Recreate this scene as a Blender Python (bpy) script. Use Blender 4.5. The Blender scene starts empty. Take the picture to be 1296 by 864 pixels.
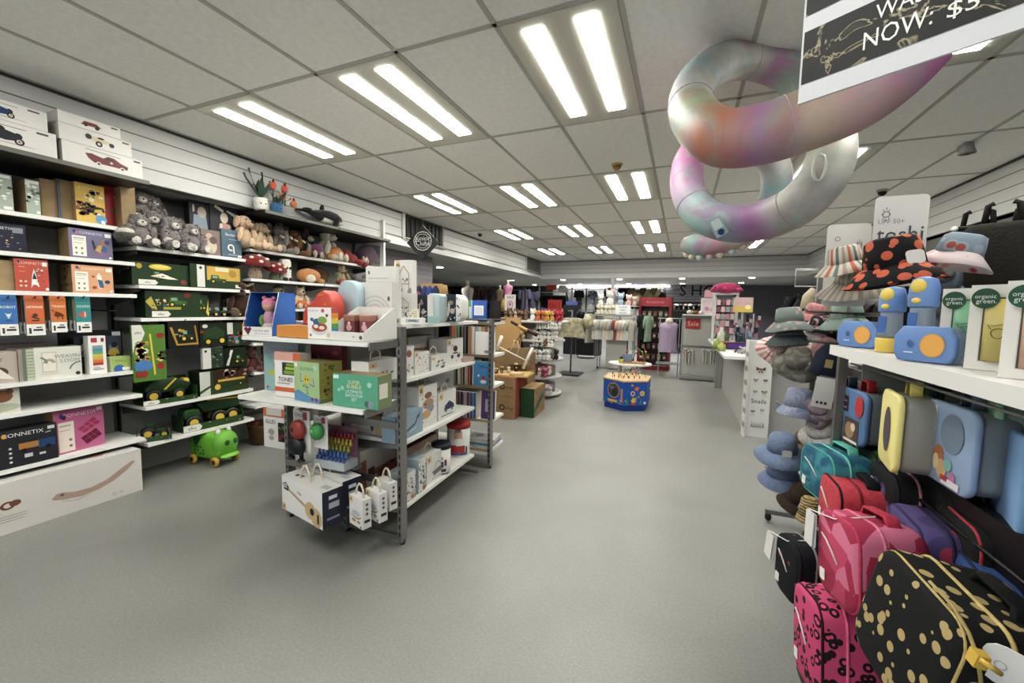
import bpy, random
from math import *
from mathutils import Matrix, Vector
random.seed(7)
SC = bpy.context.scene
COL = SC.collection
# ---------------------------------------------------------------- camera model (fitted to the ceiling grid)
YAW, PIT, ROL, FPX = -.3937, -.0814, -.0179, 516.96
CZ = 1.5
CEIL = 2.896
def _rot():
    cy, sy = cos(YAW), sin(YAW); cp, sp = cos(PIT), sin(PIT); cr, sr = cos(ROL), sin(ROL)
    R = Vector((cy, -sy, 0)); Y = Vector((sy, cy, 0))
    F = Vector((Y.x*cp, Y.y*cp, sp)); U = Vector((-Y.x*sp, -Y.y*sp, cp))
    return R*cr - U*sr, R*sr + U*cr, F
CR, CU, CF = _rot()
def ray(px, py):
    return CF + CR*((px-648)/FPX) + CU*((432-py)/FPX)
def at(px, py, X=None, Y=None, Z=None):
    r = ray(px, py)
    t = X/r.x if X is not None else (Y/r.y if Y is not None else (Z-CZ)/r.z)
    return Vector((t*r.x, t*r.y, CZ+t*r.z))
cam = bpy.data.cameras.new('camera'); co = bpy.data.objects.new('camera', cam); COL.objects.link(co)
cam.sensor_width = 36; cam.lens = FPX/1296*36; cam.clip_start = .02; cam.clip_end = 100
co.matrix_world = Matrix(((CR.x, CU.x, -CF.x, 0), (CR.y, CU.y, -CF.y, 0), (CR.z, CU.z, -CF.z, CZ), (0, 0, 0, 1)))
SC.camera = co
# ---------------------------------------------------------------- materials
_mats = {}
def s2l(c): return c/12.92 if c <= .04045 else ((c+.055)/1.055)**2.4
def rgb(h):
    c = [s2l(int(h[i:i+2], 16)/255) for i in (1, 3, 5)]; y = .3*c[0]+.59*c[1]+.11*c[2]
    return tuple(v*.88+y*.12 for v in c) + (1,)
def mat(col, kind='p'):
    """col '#rrggbb' ; kind: p print/plastic, m metal, f fabric, u plush, g glass, e emissive, k kraft, w woven, c clear plastic, n inflatable"""
    if not isinstance(col, str): return col
    k = (col, kind)
    if k in _mats: return _mats[k]
    m = bpy.data.materials.new('surface'); m.use_nodes = True; _mats[k] = m
    nt = m.node_tree; b = nt.nodes['Principled BSDF']; N = nt.nodes.new; L = nt.links.new
    c = rgb(col)
    b.inputs['Base Color'].default_value = c
    b.inputs['Roughness'].default_value = .45
    def noise(scale, det=2):
        tc = N('ShaderNodeTexCoord'); n = N('ShaderNodeTexNoise'); n.inputs['Scale'].default_value = scale
        n.inputs['Detail'].default_value = det; L(tc.outputs['Object'], n.inputs['Vector']); return n
    def vary(n, lo, hi):
        mr = N('ShaderNodeMapRange'); mr.inputs[1].default_value = .3; mr.inputs[2].default_value = .7
        mr.inputs[3].default_value = lo; mr.inputs[4].default_value = hi; L(n.outputs[0], mr.inputs[0])
        mx = N('ShaderNodeMix'); mx.data_type = 'RGBA'; mx.blend_type = 'MULTIPLY'; mx.inputs[0].default_value = 1
        mx.inputs[6].default_value = c; L(mr.outputs[0], mx.inputs[7]); L(mx.outputs[2], b.inputs['Base Color'])
    def bump(n, s, d=.01):
        bm = N('ShaderNodeBump'); bm.inputs['Strength'].default_value = s; bm.inputs['Distance'].default_value = d
        L(n.outputs[0], bm.inputs['Height']); L(bm.outputs[0], b.inputs['Normal'])
    if kind == 'm':
        b.inputs['Metallic'].default_value = .85; b.inputs['Roughness'].default_value = .33
    elif kind == 'f':
        b.inputs['Roughness'].default_value = .9; n = noise(60); vary(n, .85, 1.12); bump(n, .3)
    elif kind == 'u':
        b.inputs['Roughness'].default_value = 1; n = noise(80, 4); vary(n, .8, 1.2); bump(n, .8, .012)
        b.inputs['Sheen Weight'].default_value = .3
    elif kind == 'k':
        b.inputs['Roughness'].default_value = .85; n = noise(18, 3); vary(n, .88, 1.08)
    elif kind == 'e':
        b.inputs['Emission Color'].default_value = c; b.inputs['Emission Strength'].default_value = LAMP
    elif kind == 'c':
        b.inputs['Transmission Weight'].default_value = .3; b.inputs['Roughness'].default_value = .3; b.inputs['Alpha'].default_value = .8
    elif kind == 'n':
        b.inputs['Roughness'].default_value = .18; b.inputs['Coat Weight'].default_value = .5
    elif kind == 'g':
        b.inputs['Roughness'].default_value = .05; b.inputs['Transmission Weight'].default_value = 1; b.inputs['Alpha'].default_value = .35
    elif kind == 'w':
        b.inputs['Roughness'].default_value = .8
        tc = N('ShaderNodeTexCoord'); wv = N('ShaderNodeTexWave'); wv.wave_type = 'BANDS'; wv.bands_direction = 'Z'
        wv.inputs['Scale'].default_value = 22; wv.inputs['Distortion'].default_value = 3; wv.inputs['Detail Scale'].default_value = 4
        L(tc.outputs['Object'], wv.inputs['Vector'])
        class _o: pass
        vary(wv, .45, 1.15); bump(wv, .6)
    return m
LAMP = 26
def mix_mat(name, stops, scale=6, dist=1.5, rough=.5, vor=False, coat=0, metal=0, det=2, alpha=1):
    """procedural blotch/patch pattern of several colours"""
    m = bpy.data.materials.new(name); m.use_nodes = True; nt = m.node_tree; b = nt.nodes['Principled BSDF']; N = nt.nodes.new; L = nt.links.new
    tc = N('ShaderNodeTexCoord')
    if vor:
        n = N('ShaderNodeTexVoronoi'); n.inputs['Scale'].default_value = scale; n.inputs['Randomness'].default_value = 1
        L(tc.outputs['Object'], n.inputs['Vector'])
        out = n.outputs['Color'] if vor == 'c' else n.outputs['Distance']
        if vor == 'c':
            s = N('ShaderNodeSeparateColor'); L(out, s.inputs[0]); out = s.outputs[0]
    else:
        n = N('ShaderNodeTexNoise'); n.inputs['Scale'].default_value = scale; n.inputs['Detail'].default_value = det; n.inputs['Distortion'].default_value = dist
        L(tc.outputs['Object'], n.inputs['Vector']); out = n.outputs[0]
    cr = N('ShaderNodeValToRGB'); L(out, cr.inputs[0]); e = cr.color_ramp.elements
    e[0].position = stops[0][0]; e[0].color = rgb(stops[0][1])
    e[1].position = stops[1][0]; e[1].color = rgb(stops[1][1])
    for p, c in stops[2:]:
        q = e.new(p); q.color = rgb(c)
    cr.color_ramp.interpolation = 'CONSTANT' if vor else 'LINEAR'
    L(cr.outputs[0], b.inputs['Base Color']); b.inputs['Roughness'].default_value = rough; b.inputs['Coat Weight'].default_value = coat
    b.inputs['Metallic'].default_value = metal; b.inputs['Alpha'].default_value = alpha
    return m
# ---------------------------------------------------------------- mesh builder
_txt = {}
def text_mesh(s):
    if s in _txt: return _txt[s]
    cu = bpy.data.curves.new('t', 'FONT'); cu.body = s; cu.size = 1; cu.resolution_u = 2
    o = bpy.data.objects.new('t', cu); COL.objects.link(o)
    dg = bpy.context.evaluated_depsgraph_get(); dg.update(); e = o.evaluated_get(dg); me = e.to_mesh()
    vs = [(v.co.x, v.co.y) for v in me.vertices]; fs = [tuple(p.vertices) for p in me.polygons]
    e.to_mesh_clear(); bpy.data.objects.remove(o); bpy.data.curves.remove(cu)
    w = max([v[0] for v in vs] or [1]); _txt[s] = (vs, fs, w); return _txt[s]
T = Matrix.Translation
def RX(a): return Matrix.Rotation(a, 4, 'X')
def RY(a): return Matrix.Rotation(a, 4, 'Y')
def RZ(a): return Matrix.Rotation(a, 4, 'Z')
def look(d, up=(0, 0, 1)):
    """matrix whose local Z points along d"""
    return Vector(d).to_track_quat('Z', 'Y').to_matrix().to_4x4()
class MB:
    def __init__(s): s.v = []; s.f = []; s.mi = []; s.ms = []; s.sm = []; s.M = Matrix()
    def idx(s, m, kind='p'):
        m = mat(m, kind) if isinstance(m, str) else (mat(*m) if isinstance(m, tuple) else m)
        if m not in s.ms: s.ms.append(m)
        return s.ms.index(m)
    def add(s, vs, fs, m, sm=False, X=None):
        M = s.M @ X if X is not None else s.M
        n = len(s.v); i = s.idx(m)
        s.v += [tuple(M @ Vector(v)) for v in vs]; s.f += [tuple(a+n for a in f) for f in fs]
        s.mi += [i]*len(fs); s.sm += [sm]*len(fs); return s
    def box(s, c, d, m, X=None):
        x, y, z = c; a, b, h = d[0]/2, d[1]/2, d[2]/2
        vs = [(x+i*a, y+j*b, z+k*h) for k in (-1, 1) for j in (-1, 1) for i in (-1, 1)]
        return s.add(vs, [(0, 2, 3, 1), (4, 5, 7, 6), (0, 1, 5, 4), (2, 6, 7, 3), (0, 4, 6, 2), (1, 3, 7, 5)], m, X=X)
    def bb(s, x0, x1, y0, y1, z0, z1, m, X=None):
        return s.box(((x0+x1)/2, (y0+y1)/2, (z0+z1)/2), (x1-x0, y1-y0, z1-z0), m, X)
    def rr(s, w, h, r, n=3):
        r = min(r, w/2-1e-4, h/2-1e-4); p = []
        for cx, cy, a0 in ((w/2-r, h/2-r, 0), (-w/2+r, h/2-r, 90), (-w/2+r, -h/2+r, 180), (w/2-r, -h/2+r, 270)):
            for k in range(n+1): a = radians(a0+90*k/n); p.append((cx+r*cos(a), cy+r*sin(a)))
        return p
    def slab(s, poly, t, m, X=None, bev=0, sm=False, y0=0):
        """polygon (x,z) extruded along +y by t; bev = edge rounding"""
        n = len(poly); cx = sum(p[0] for p in poly)/n; cz = sum(p[1] for p in poly)/n
        W = max(p[0] for p in poly)-min(p[0] for p in poly); Hh = max(p[1] for p in poly)-min(p[1] for p in poly)
        def ring(k, y):
            sx = 1-2*k/max(W, 1e-6); sz = 1-2*k/max(Hh, 1e-6)
            mx = (max(p[0] for p in poly)+min(p[0] for p in poly))/2; mz = (max(p[1] for p in poly)+min(p[1] for p in poly))/2
            return [(mx+(x-mx)*sx, y, mz+(z-mz)*sz) for x, z in poly]
        lv = [(0, 0), (0, t)] if not bev else [(bev, 0), (bev*.3, bev*.3), (0, bev), (0, t-bev), (bev*.3, t-bev*.3), (bev, t)]
        vs = []
        for k, y in lv: vs += ring(k, y0+y)
        fs = [tuple(range(n))]
        for j in range(len(lv)-1):
            for i in range(n): a = j*n+i; b = j*n+(i+1) % n; fs.append((b, a, a+n, b+n))
        fs.append(tuple(range((len(lv)-1)*n, len(lv)*n))[::-1])
        return s.add(vs, fs, m, sm or bev > 0, X)
    def rbox(s, c, d, r, m, X=None, bev=None):
        """box with rounded outline seen from the front (x-z) and rounded edges"""
        X = (X or Matrix()) @ T((c[0], c[1]-d[1]/2, c[2]))
        return s.slab(s.rr(d[0], d[2], r), d[1], m, X, bev=min(r*.5, d[1]/3) if bev is None else bev)
    def ell(s, c, r, m, X=None, n=14, k=9):
        if not hasattr(r, '__len__'): r = (r, r, r)
        vs = [(0, 0, -1)]; fs = []
        for j in range(1, k):
            a = pi*j/k
            for i in range(n): b = 2*pi*i/n; vs.append((sin(a)*cos(b), sin(a)*sin(b), -cos(a)))
        vs.append((0, 0, 1)); q = len(vs)-1
        for i in range(n): fs.append((0, 1+(i+1) % n, 1+i)); fs.append((q, q-n+i, q-n+(i+1) % n))
        for j in range(k-2):
            for i in range(n): a = 1+j*n+i; b = 1+j*n+(i+1) % n; fs.append((a, b, b+n, a+n))
        vs = [(c[0]+x*r[0], c[1]+y*r[1], c[2]+z*r[2]) for x, y, z in vs] if X is None else [(x*r[0], y*r[1], z*r[2]) for x, y, z in vs]
        return s.add(vs, fs, m, True, None if X is None else T(c) @ X)
    def tube(s, pts, r, m, n=8, closed=False, sq=1):
        pts = [Vector(p) for p in pts]; N = len(pts); R = r if hasattr(r, '__len__') else [r]*N
        vs = []; fs = []; up = None
        for i, p in enumerate(pts):
            d = (pts[(i+1) % N]-pts[i-1]) if closed else (pts[min(i+1, N-1)]-pts[max(i-1, 0)])
            d.normalize()
            if up is None: up = Vector((0, 0, 1)) if abs(d.z) < .9 else Vector((1, 0, 0))
            up = (up-d*up.dot(d)).normalized(); q = d.cross(up)
            for k in range(n): a = 2*pi*k/n+(pi/4 if n == 4 else 0); vs.append(tuple(p+(up*cos(a)*sq+q*sin(a))*R[i]))
        for i in range(N if closed else N-1):
            for k in range(n):
                a = i*n+k; b = i*n+(k+1) % n; c = ((i+1) % N)*n; fs.append((a, b, c+(k+1) % n, c+k))
        if not closed: fs += [tuple(range(n))[::-1], tuple(range((N-1)*n, N*n))]
        return s.add(vs, fs, m, n > 4)
    def lathe(s, prof, m, X=None, n=20, sm=True, sx=1, sy=1, wob=0, nw=5):
        vs = []; fs = []
        for r, z in prof:
            for k in range(n):
                a = 2*pi*k/n; q = r*(1+wob*sin(nw*a)); vs.append((q*cos(a)*sx, q*sin(a)*sy, z+wob*r*.6*sin(nw*a)))
        for j in range(len(prof)-1):
            for k in range(n): a = j*n+k; b = j*n+(k+1) % n; fs.append((a, b, b+n, a+n))
        if prof[0][0] > 1e-5: fs.append(tuple(range(n))[::-1])
        if prof[-1][0] > 1e-5: fs.append(tuple(range((len(prof)-1)*n, len(prof)*n)))
        return s.add(vs, fs, m, sm, X)
    def cyl(s, c, r, h, m, n=16, X=None): return s.lathe([(r, 0), (r, h)], m, (T(c) if X is None else T(c) @ X), n)
    def quad(s, pts, m): return s.add(pts, [tuple(range(len(pts)))], m)
    def text(s, txt, x, z, size, m, X, width=None, align='C'):
        vs, fs, w = text_mesh(txt); k = size*1.35
        kx = k if width is None else width/w
        ox = x-(w*kx/2 if align == 'C' else 0)
        return s.add([(ox+a*kx, 0, z+b*k-size*.48) for a, b in vs], fs, m, X=X)
    # ---- flat artwork on a face: X maps local (x right, -y outwards, z up) with origin at lower-left corner
    def paint(s, w, h, art, X, e=.0005):
        for i, a in enumerate(art):
            Y = X @ T((0, -e*(1+i*.5) if len(art) < 12 else -e*(1+i*.15), 0)); c = a[-1]; t = a[0]
            if t == 'r': s.add([(a[1]*w, 0, a[2]*h), (a[3]*w, 0, a[2]*h), (a[3]*w, 0, a[4]*h), (a[1]*w, 0, a[4]*h)], [(0, 1, 2, 3)], c, X=Y)
            elif t == 'p': s.add([(x*w, 0, z*h) for x, z in a[1]], [tuple(range(len(a[1])))], c, X=Y)
            elif t == 'e':
                n = 16; s.add([(a[1]*w+a[3]*w*cos(2*pi*k/n), 0, a[2]*h+a[4]*h*sin(2*pi*k/n)) for k in range(n)], [tuple(range(n))], c, X=Y)
            elif t == 'c':
                n = 16; s.add([(a[1]*w+a[3]*h*cos(2*pi*k/n), 0, a[2]*h+a[3]*h*sin(2*pi*k/n)) for k in range(n)], [tuple(range(n))], c, X=Y)
            elif t == 'arc':   # cx,cz,r,width (of h),a0,a1
                n = 12; P = []
                for k in range(n+1):
                    q = radians(a[5]+(a[6]-a[5])*k/n)
                    for rr_ in (a[3]-a[4]/2, a[3]+a[4]/2): P.append((a[1]*w+rr_*h*cos(q), 0, a[2]*h+rr_*h*sin(q)))
                s.add(P, [(2*k, 2*k+1, 2*k+3, 2*k+2) for k in range(n)], c, X=Y)
            elif t == 'l':
                P = a[1]; wd = a[2]*h/2
                for (x0, z0), (x1, z1) in zip(P, P[1:]):
                    dx, dz = (x1-x0)*w, (z1-z0)*h; L = hypot(dx, dz) or 1; nx, nz = -dz/L*wd, dx/L*wd
                    s.add([(x0*w-nx, 0, z0*h-nz), (x1*w-nx, 0, z1*h-nz), (x1*w+nx, 0, z1*h+nz), (x0*w+nx, 0, z0*h+nz)], [(0, 1, 2, 3)], c, X=Y)
            elif t == 't':     # x,z,size,text
                nat = text_mesh(a[4])[2]*a[3]*h*1.35; s.text(a[4], a[1]*w, a[2]*h, a[3]*h, c, Y, width=(w*.86 if nat > w*.9 else None))
            elif t == 'd':     # x0,z0,x1,z1,n,size,cols(list) scattered marks
                rd = random.Random(int(a[5]*97+a[1]*31+a[2]*17)); cols = c
                for _ in range(a[5]):
                    x = (a[1]+(a[3]-a[1])*rd.random())*w; z = (a[2]+(a[4]-a[2])*rd.random())*h; q = a[6]*h*(.6+.8*rd.random()); th = rd.random()*6
                    k = rd.choice((3, 4, 6))
                    s.add([(x+q*cos(th+2*pi*j/k), 0, z+q*sin(th+2*pi*j/k)*(.6+.4*(k == 6))) for j in range(k)], [tuple(range(k))], cols[rd.randrange(len(cols))], X=Y)
        return s
    def build(s, name, parent=None, loc=None, rz=0, **kw):
        me = bpy.data.meshes.new(name); me.from_pydata(s.v, [], s.f)
        for m in s.ms: me.materials.append(m)
        me.polygons.foreach_set('material_index', s.mi); me.polygons.foreach_set('use_smooth', s.sm); me.update()
        o = bpy.data.objects.new(name, me); COL.objects.link(o)
        if parent: o.parent = parent
        if loc is not None: o.location = loc
        o.rotation_euler = (0, 0, rz) if not hasattr(rz, '__len__') else rz
        for k, v in kw.items(): o[k] = v
        return o
def tag(o, label, cat, group=None):
    o['label'] = label; o['category'] = cat
    if group: o['group'] = group
    return o
def empty(name, loc, rz=0, label=None, cat=None, group=None):
    o = bpy.data.objects.new(name, None); COL.objects.link(o); o.location = loc
    o.rotation_euler = (0, 0, rz) if not hasattr(rz, '__len__') else rz; o.empty_display_size = .05
    if label: tag(o, label, cat, group)
    return o
def struct(name, mb): return mb.build(name, kind='structure')
def dup(o, loc, rz=None, label=None, group=None, scale=None):
    c = o.copy(); COL.objects.link(c); c.location = loc
    if rz is not None: c.rotation_euler = (0, 0, rz) if not hasattr(rz, '__len__') else rz
    if label: c['label'] = label
    if group: c['group'] = group
    if scale: c.scale = scale if hasattr(scale, '__len__') else (scale,)*3
    for ch in list(o.children):
        d = ch.copy(); COL.objects.link(d); d.parent = c
        for g in list(ch.children):
            e = g.copy(); COL.objects.link(e); e.parent = d
    return c
# ---------------------------------------------------------------- frames: a fixture's own axes
class Frame:
    def __init__(s, ox, oy, deg): s.o = Vector((ox, oy, 0)); s.a = radians(deg); s.R = RZ(s.a)
    def w(s, x, y, z=0): return s.R @ Vector((x, y, z)) + s.o
    def hx(s, px, py, lx):   # ray with plane local x = lx
        r = s.R.inverted() @ ray(px, py); o = s.R.inverted() @ (Vector((0, 0, CZ))-s.o); t = (lx-o.x)/r.x; return o+r*t
    def hy(s, px, py, ly):
        r = s.R.inverted() @ ray(px, py); o = s.R.inverted() @ (Vector((0, 0, CZ))-s.o); t = (ly-o.y)/r.y; return o+r*t
W0 = Frame(0, 0, 0)
def boxmesh(w, d, h, col, front=(), left=(), right=(), top=(), scol=None, tcol=None, kind='p', mb=None, back=None):
    """carton with base centre at origin; front at y=-d/2"""
    m = mb or MB(); X0, Y0 = w/2, d/2
    sc = scol or col; tc = tcol or sc
    m.add([(-X0, -Y0, 0), (X0, -Y0, 0), (X0, -Y0, h), (-X0, -Y0, h)], [(0, 1, 2, 3)], (col, kind) if isinstance(col, str) else col)
    sk = (sc, kind) if isinstance(sc, str) else sc; tk = (tc, kind) if isinstance(tc, str) else tc
    m.add([(X0, -Y0, 0), (X0, Y0, 0), (X0, Y0, h), (X0, -Y0, h)], [(0, 1, 2, 3)], sk)
    m.add([(-X0, Y0, 0), (-X0, -Y0, 0), (-X0, -Y0, h), (-X0, Y0, h)], [(0, 1, 2, 3)], sk)
    m.add([(X0, Y0, 0), (-X0, Y0, 0), (-X0, Y0, h), (X0, Y0, h)], [(0, 1, 2, 3)], sk)
    m.add([(-X0, -Y0, h), (X0, -Y0, h), (X0, Y0, h), (-X0, Y0, h)], [(0, 1, 2, 3)], tk)
    m.add([(-X0, Y0, 0), (X0, Y0, 0), (X0, -Y0, 0), (-X0, -Y0, 0)], [(0, 1, 2, 3)], sk)
    if front: m.paint(w, h, front, T((-X0, -Y0, 0)))
    if right: m.paint(d, h, right, T((X0, -Y0, 0)) @ RZ(pi/2))
    if left: m.paint(d, h, left, T((-X0, Y0, 0)) @ RZ(-pi/2))
    if top: m.paint(w, d, top, T((-X0, -Y0, h)) @ RX(-pi/2))
    return m
FACE = {'+x': pi/2, '-y': 0, '-x': -pi/2, '+y': pi}
def prod(name, label, cat, fr, face, plane, x0, x1, yt, z0, d, col, group=None, turn=0, handle=None, **kw):
    """carton standing at height z0 with its front on plane, spanning pixels x0..x1 with its top at pixel row yt"""
    xm = (x0+x1)/2
    if face in ('+x', '-x'):
        a, b, t = fr.hx(x0, yt, plane), fr.hx(x1, yt, plane), fr.hx(xm, yt, plane)
        w = abs(b.y-a.y); h = t.z-z0; sgn = -1 if face == '+x' else 1
        c = fr.w(plane+sgn*d/2, (a.y+b.y)/2, z0)
    else:
        a, b, t = fr.hy(x0, yt, plane), fr.hy(x1, yt, plane), fr.hy(xm, yt, plane)
        w = abs(b.x-a.x); h = t.z-z0; c = fr.w((a.x+b.x)/2, plane+d/2, z0)
    h = max(h, .01)
    o = boxmesh(w, d, h, col, **kw).build(name, loc=c, rz=FACE[face]+fr.a+radians(turn))
    tag(o, label, cat, group)
    if handle:
        n = handle if isinstance(handle, int) else 1
        for i in range(n):
            hm = MB(); hh = min(.05, w*.3); hm.tube([(-hh, 0, -.002), (-hh*.8, 0, hh*.8), (0, 0, hh*1.25), (hh*.8, 0, hh*.8), (hh, 0, -.002)], .004, ('#e9dfcd', 'f'), 6)
            hm.build('handle', o, loc=(0, (i-(n-1)/2)*d*.5, h))
    return o
# ================================================================= SETTING
SC.view_settings.view_transform = 'Standard'
SC.view_settings.look = 'Medium High Contrast'
SC.view_settings.exposure = .12
wd = bpy.data.worlds.new('world'); SC.world = wd; wd.use_nodes = True
wd.node_tree.nodes['Background'].inputs[0].default_value = (.9, .95, 1, 1); wd.node_tree.nodes['Background'].inputs[1].default_value = .9  # added ambient fill, enters by the open rear in place of storefront windows
WX0, WX1, WY0, WY1 = -10.5, 6.5, -3.0, 16.2
BX = -3.95; RX_ = 2.66; BY = 11.72; LOWC = 2.43
# floor
fm = mix_mat('floor_vinyl', [(.3, '#868681'), (.7, '#90908b')], scale=1.2, dist=.5, rough=.42, det=3)
nt = fm.node_tree; b = nt.nodes['Principled BSDF']; tc = nt.nodes.new('ShaderNodeTexCoord'); n2 = nt.nodes.new('ShaderNodeTexNoise')
n2.inputs['Scale'].default_value = 90; n2.inputs['Detail'].default_value = 3; nt.links.new(tc.outputs['Object'], n2.inputs['Vector'])
mr = nt.nodes.new('ShaderNodeMapRange'); mr.inputs[1].default_value = .35; mr.inputs[2].default_value = .65; mr.inputs[3].default_value = .9; mr.inputs[4].default_value = 1.08
nt.links.new(n2.outputs[0], mr.inputs[0]); mx = nt.nodes.new('ShaderNodeMix'); mx.data_type = 'RGBA'; mx.blend_type = 'MULTIPLY'; mx.inputs[0].default_value = 1
src = b.inputs['Base Color'].links[0].from_socket; nt.links.new(src, mx.inputs[6]); nt.links.new(mr.outputs[0], mx.inputs[7]); nt.links.new(mx.outputs[2], b.inputs['Base Color'])
struct('floor', MB().bb(WX0, WX1, WY0, WY1, -.05, 0, fm))
# ceiling with its grid
tile = mix_mat('ceiling_tile', [(.3, '#e2e1db'), (.7, '#ebeae4')], scale=30, dist=0, rough=.95, det=4)
c = MB(); c.bb(BX, RX_, WY0, BY, CEIL, CEIL+.05, tile)
GX, GY = -3.321, .731
for k in range(-1, 11):
    x = GX+.599*k
    if BX < x < RX_: c.bb(x-.012, x+.012, WY0, BY, CEIL-.006, CEIL+.001, '#b0aea6')
for j in range(-3, 11):
    y = GY+1.2*j
    if WY0 < y < BY: c.bb(BX, RX_, y-.012, y+.012, CEIL-.006, CEIL+.001, '#b0aea6')
c.bb(BX, BX+.02, WY0, BY, CEIL-.02, CEIL-.004, '#3a3a38'); c.bb(RX_-.02, RX_, WY0, BY, CEIL-.02, CEIL-.004, '#3a3a38')
c.bb(BX, RX_, BY-.02, BY, CEIL-.02, CEIL-.004, '#3a3a38')
struct('ceiling', c)
lc = MB()
grey = '#d4d4cf'
lc.bb(WX0, BX-.02, 4.9, WY1, LOWC, LOWC+.05, grey); lc.bb(BX-.02, RX_+.02, BY+.02, WY1, LOWC, LOWC+.05, grey); lc.bb(RX_+.02, WX1, WY0, WY1, LOWC, LOWC+.05, grey)
struct('ceiling_low', lc)
# lamps
def troffer(k, j, label):
    x0, x1 = GX+.599*k+.014, GX+.599*(k+1)-.014; y0, y1 = GY+1.2*j+.014, GY+1.2*(j+1)-.014
    o = empty('ceiling_light', ((x0+x1)/2, (y0+y1)/2, CEIL), 0, label, 'light', 'recessed ceiling lights')
    w, d = x1-x0, y1-y0
    MB().bb(-w/2, w/2, -d/2, d/2, -.008, -.001, '#c4c2b4').build('housing', o)
    for s in (-1, 1):
        MB().bb(s*.135-.055, s*.135+.055, -d/2+.07, d/2-.12, -.013, -.0085, ('#fdfbf3', 'e')).build('diffuser', o)
    return o
rows = {-1: 'above the entrance', 1: 'in the nearest lit row', 3: 'in the second lit row', 5: 'in the third lit row', 7: 'in the farthest lit row'}
cols = {0: 'by the left bulkhead', 2: 'second line from the left', 4: 'over the aisle', 7: 'by the right bulkhead'}
for j in (-1, 1, 3, 5, 7):
    for k in (0, 2, 4, 7):
        troffer(k, j, 'twin strip ceiling light %s, %s' % (cols[k], rows[j]))
# bulkheads: slat-grooved boards with a pale trim along the foot
def bulk(name, ax, p, a0, a1, sgn, zlo=2.43, th=.12):
    m = MB(); wc = '#c3c3c0'
    n = 4; hz = (CEIL-zlo)/n
    def bb(a, b_, d0, d1, z0, z1, c_):
        if ax == 'x': m.bb(min(p+sgn*d0, p+sgn*d1), max(p+sgn*d0, p+sgn*d1), a, b_, z0, z1, c_)
        else: m.bb(a, b_, min(p+sgn*d0, p+sgn*d1), max(p+sgn*d0, p+sgn*d1), z0, z1, c_)
    bb(a0, a1, -th, -.006, zlo, CEIL, '#6d6d6b')
    for i in range(n): bb(a0, a1, -.006, 0, zlo+i*hz+.004, zlo+(i+1)*hz-.004, wc)
    return m
m = bulk('wall_left', 'x', BX, WY0, BY, 1)
m.bb(BX-.12, BX+.05, 4.7, 11.7, 2.40, 2.50, '#cfcfcb'); m.bb(BX-.0, BX+.03, 4.7, 11.7, 2.53, 2.545, '#b5b5b2')
m.bb(BX-.6, BX-.12, WY0, 4.9, 2.43, CEIL, '#a5a5a2')
struct('wall_left_bulkhead', m)
m = bulk('wall_far', 'y', BY, BX, RX_, -1); m.bb(BX, RX_, BY-.06, BY+.12, 2.38, 2.50, '#cfcfcb')
struct('wall_far_bulkhead', m)
m = bulk('wall_right', 'x', RX_, WY0, BY, -1); m.bb(RX_-.05, RX_+.1, 9, BY, 2.38, 2.48, '#cfcfcb')
struct('wall_right_bulkhead', m)
# walls
wl = MB(); wl.bb(-4.56, -4.46, WY0, 6.7, 0, 2.9, '#8b8b88')
for z in (2.02, 2.1, 2.18, 2.26, 2.34): wl.bb(-4.462, -4.455, 4.62, 6.7, z, z+.06, '#9a94a0')
struct('wall_left', wl)
struct('baseboard_left', MB().bb(-4.46, -4.445, WY0, 6.7, 0, .1, '#6e6e6b'))
wf = MB(); wf.bb(WX0, -4.95, WY1, WY1+.1, 0, 2.9, '#3a3a3a'); wf.bb(-4.95, -.7, WY1, WY1+.1, 0, 2.9, '#b9b9b6'); wf.bb(-.7, WX1, WY1, WY1+.1, 0, 2.9, '#6a6870')
struct('wall_far', wf)
struct('wall_far_left', MB().bb(WX0-.1, WX0, 4.9, WY1, 0, 2.5, '#4a4a48'))
wr = MB(); wr.bb(6.4, 6.5, WY0, WY1, 0, 2.5, '#2b2b2c'); struct('wall_right', wr)
struct('wall_left_return', MB().bb(WX0, -4.56, 4.8, 4.9, 0, 2.9, '#555552'))
# air vents in the bulkhead
for y0, y1, lab in ((5.17, 6.2, 'dark louvred air vent in the left bulkhead behind the hanging diamond sign'), (10.4, 11.5, 'grey louvred air vent at the far corner of the left bulkhead')):
    o = empty('air_vent', (BX, (y0+y1)/2, 2.7), 0, lab, 'vent', 'bulkhead air vents'); L = y1-y0
    MB().bb(0, .03, -L/2-.06, -L/2, -.2, .19, '#c6c6c2').bb(0, .03, L/2, L/2+.04, -.2, .19, '#8a8a86').bb(0, .05, -L/2-.06, L/2+.04, -.22, -.19, '#c6c6c2').build('frame', o)
    v = MB(); v.bb(.001, .006, -L/2, L/2, -.19, .18, '#1b1b1b' if y0 < 6 else '#5c5c58')
    for i in range(9): yy = -L/2+L*(i+.5)/9; v.bb(.006, .022, yy-.012, yy+.002, -.19, .18, '#34342f' if y0 < 6 else '#82827c')
    v.build('louvre', o)
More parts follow.
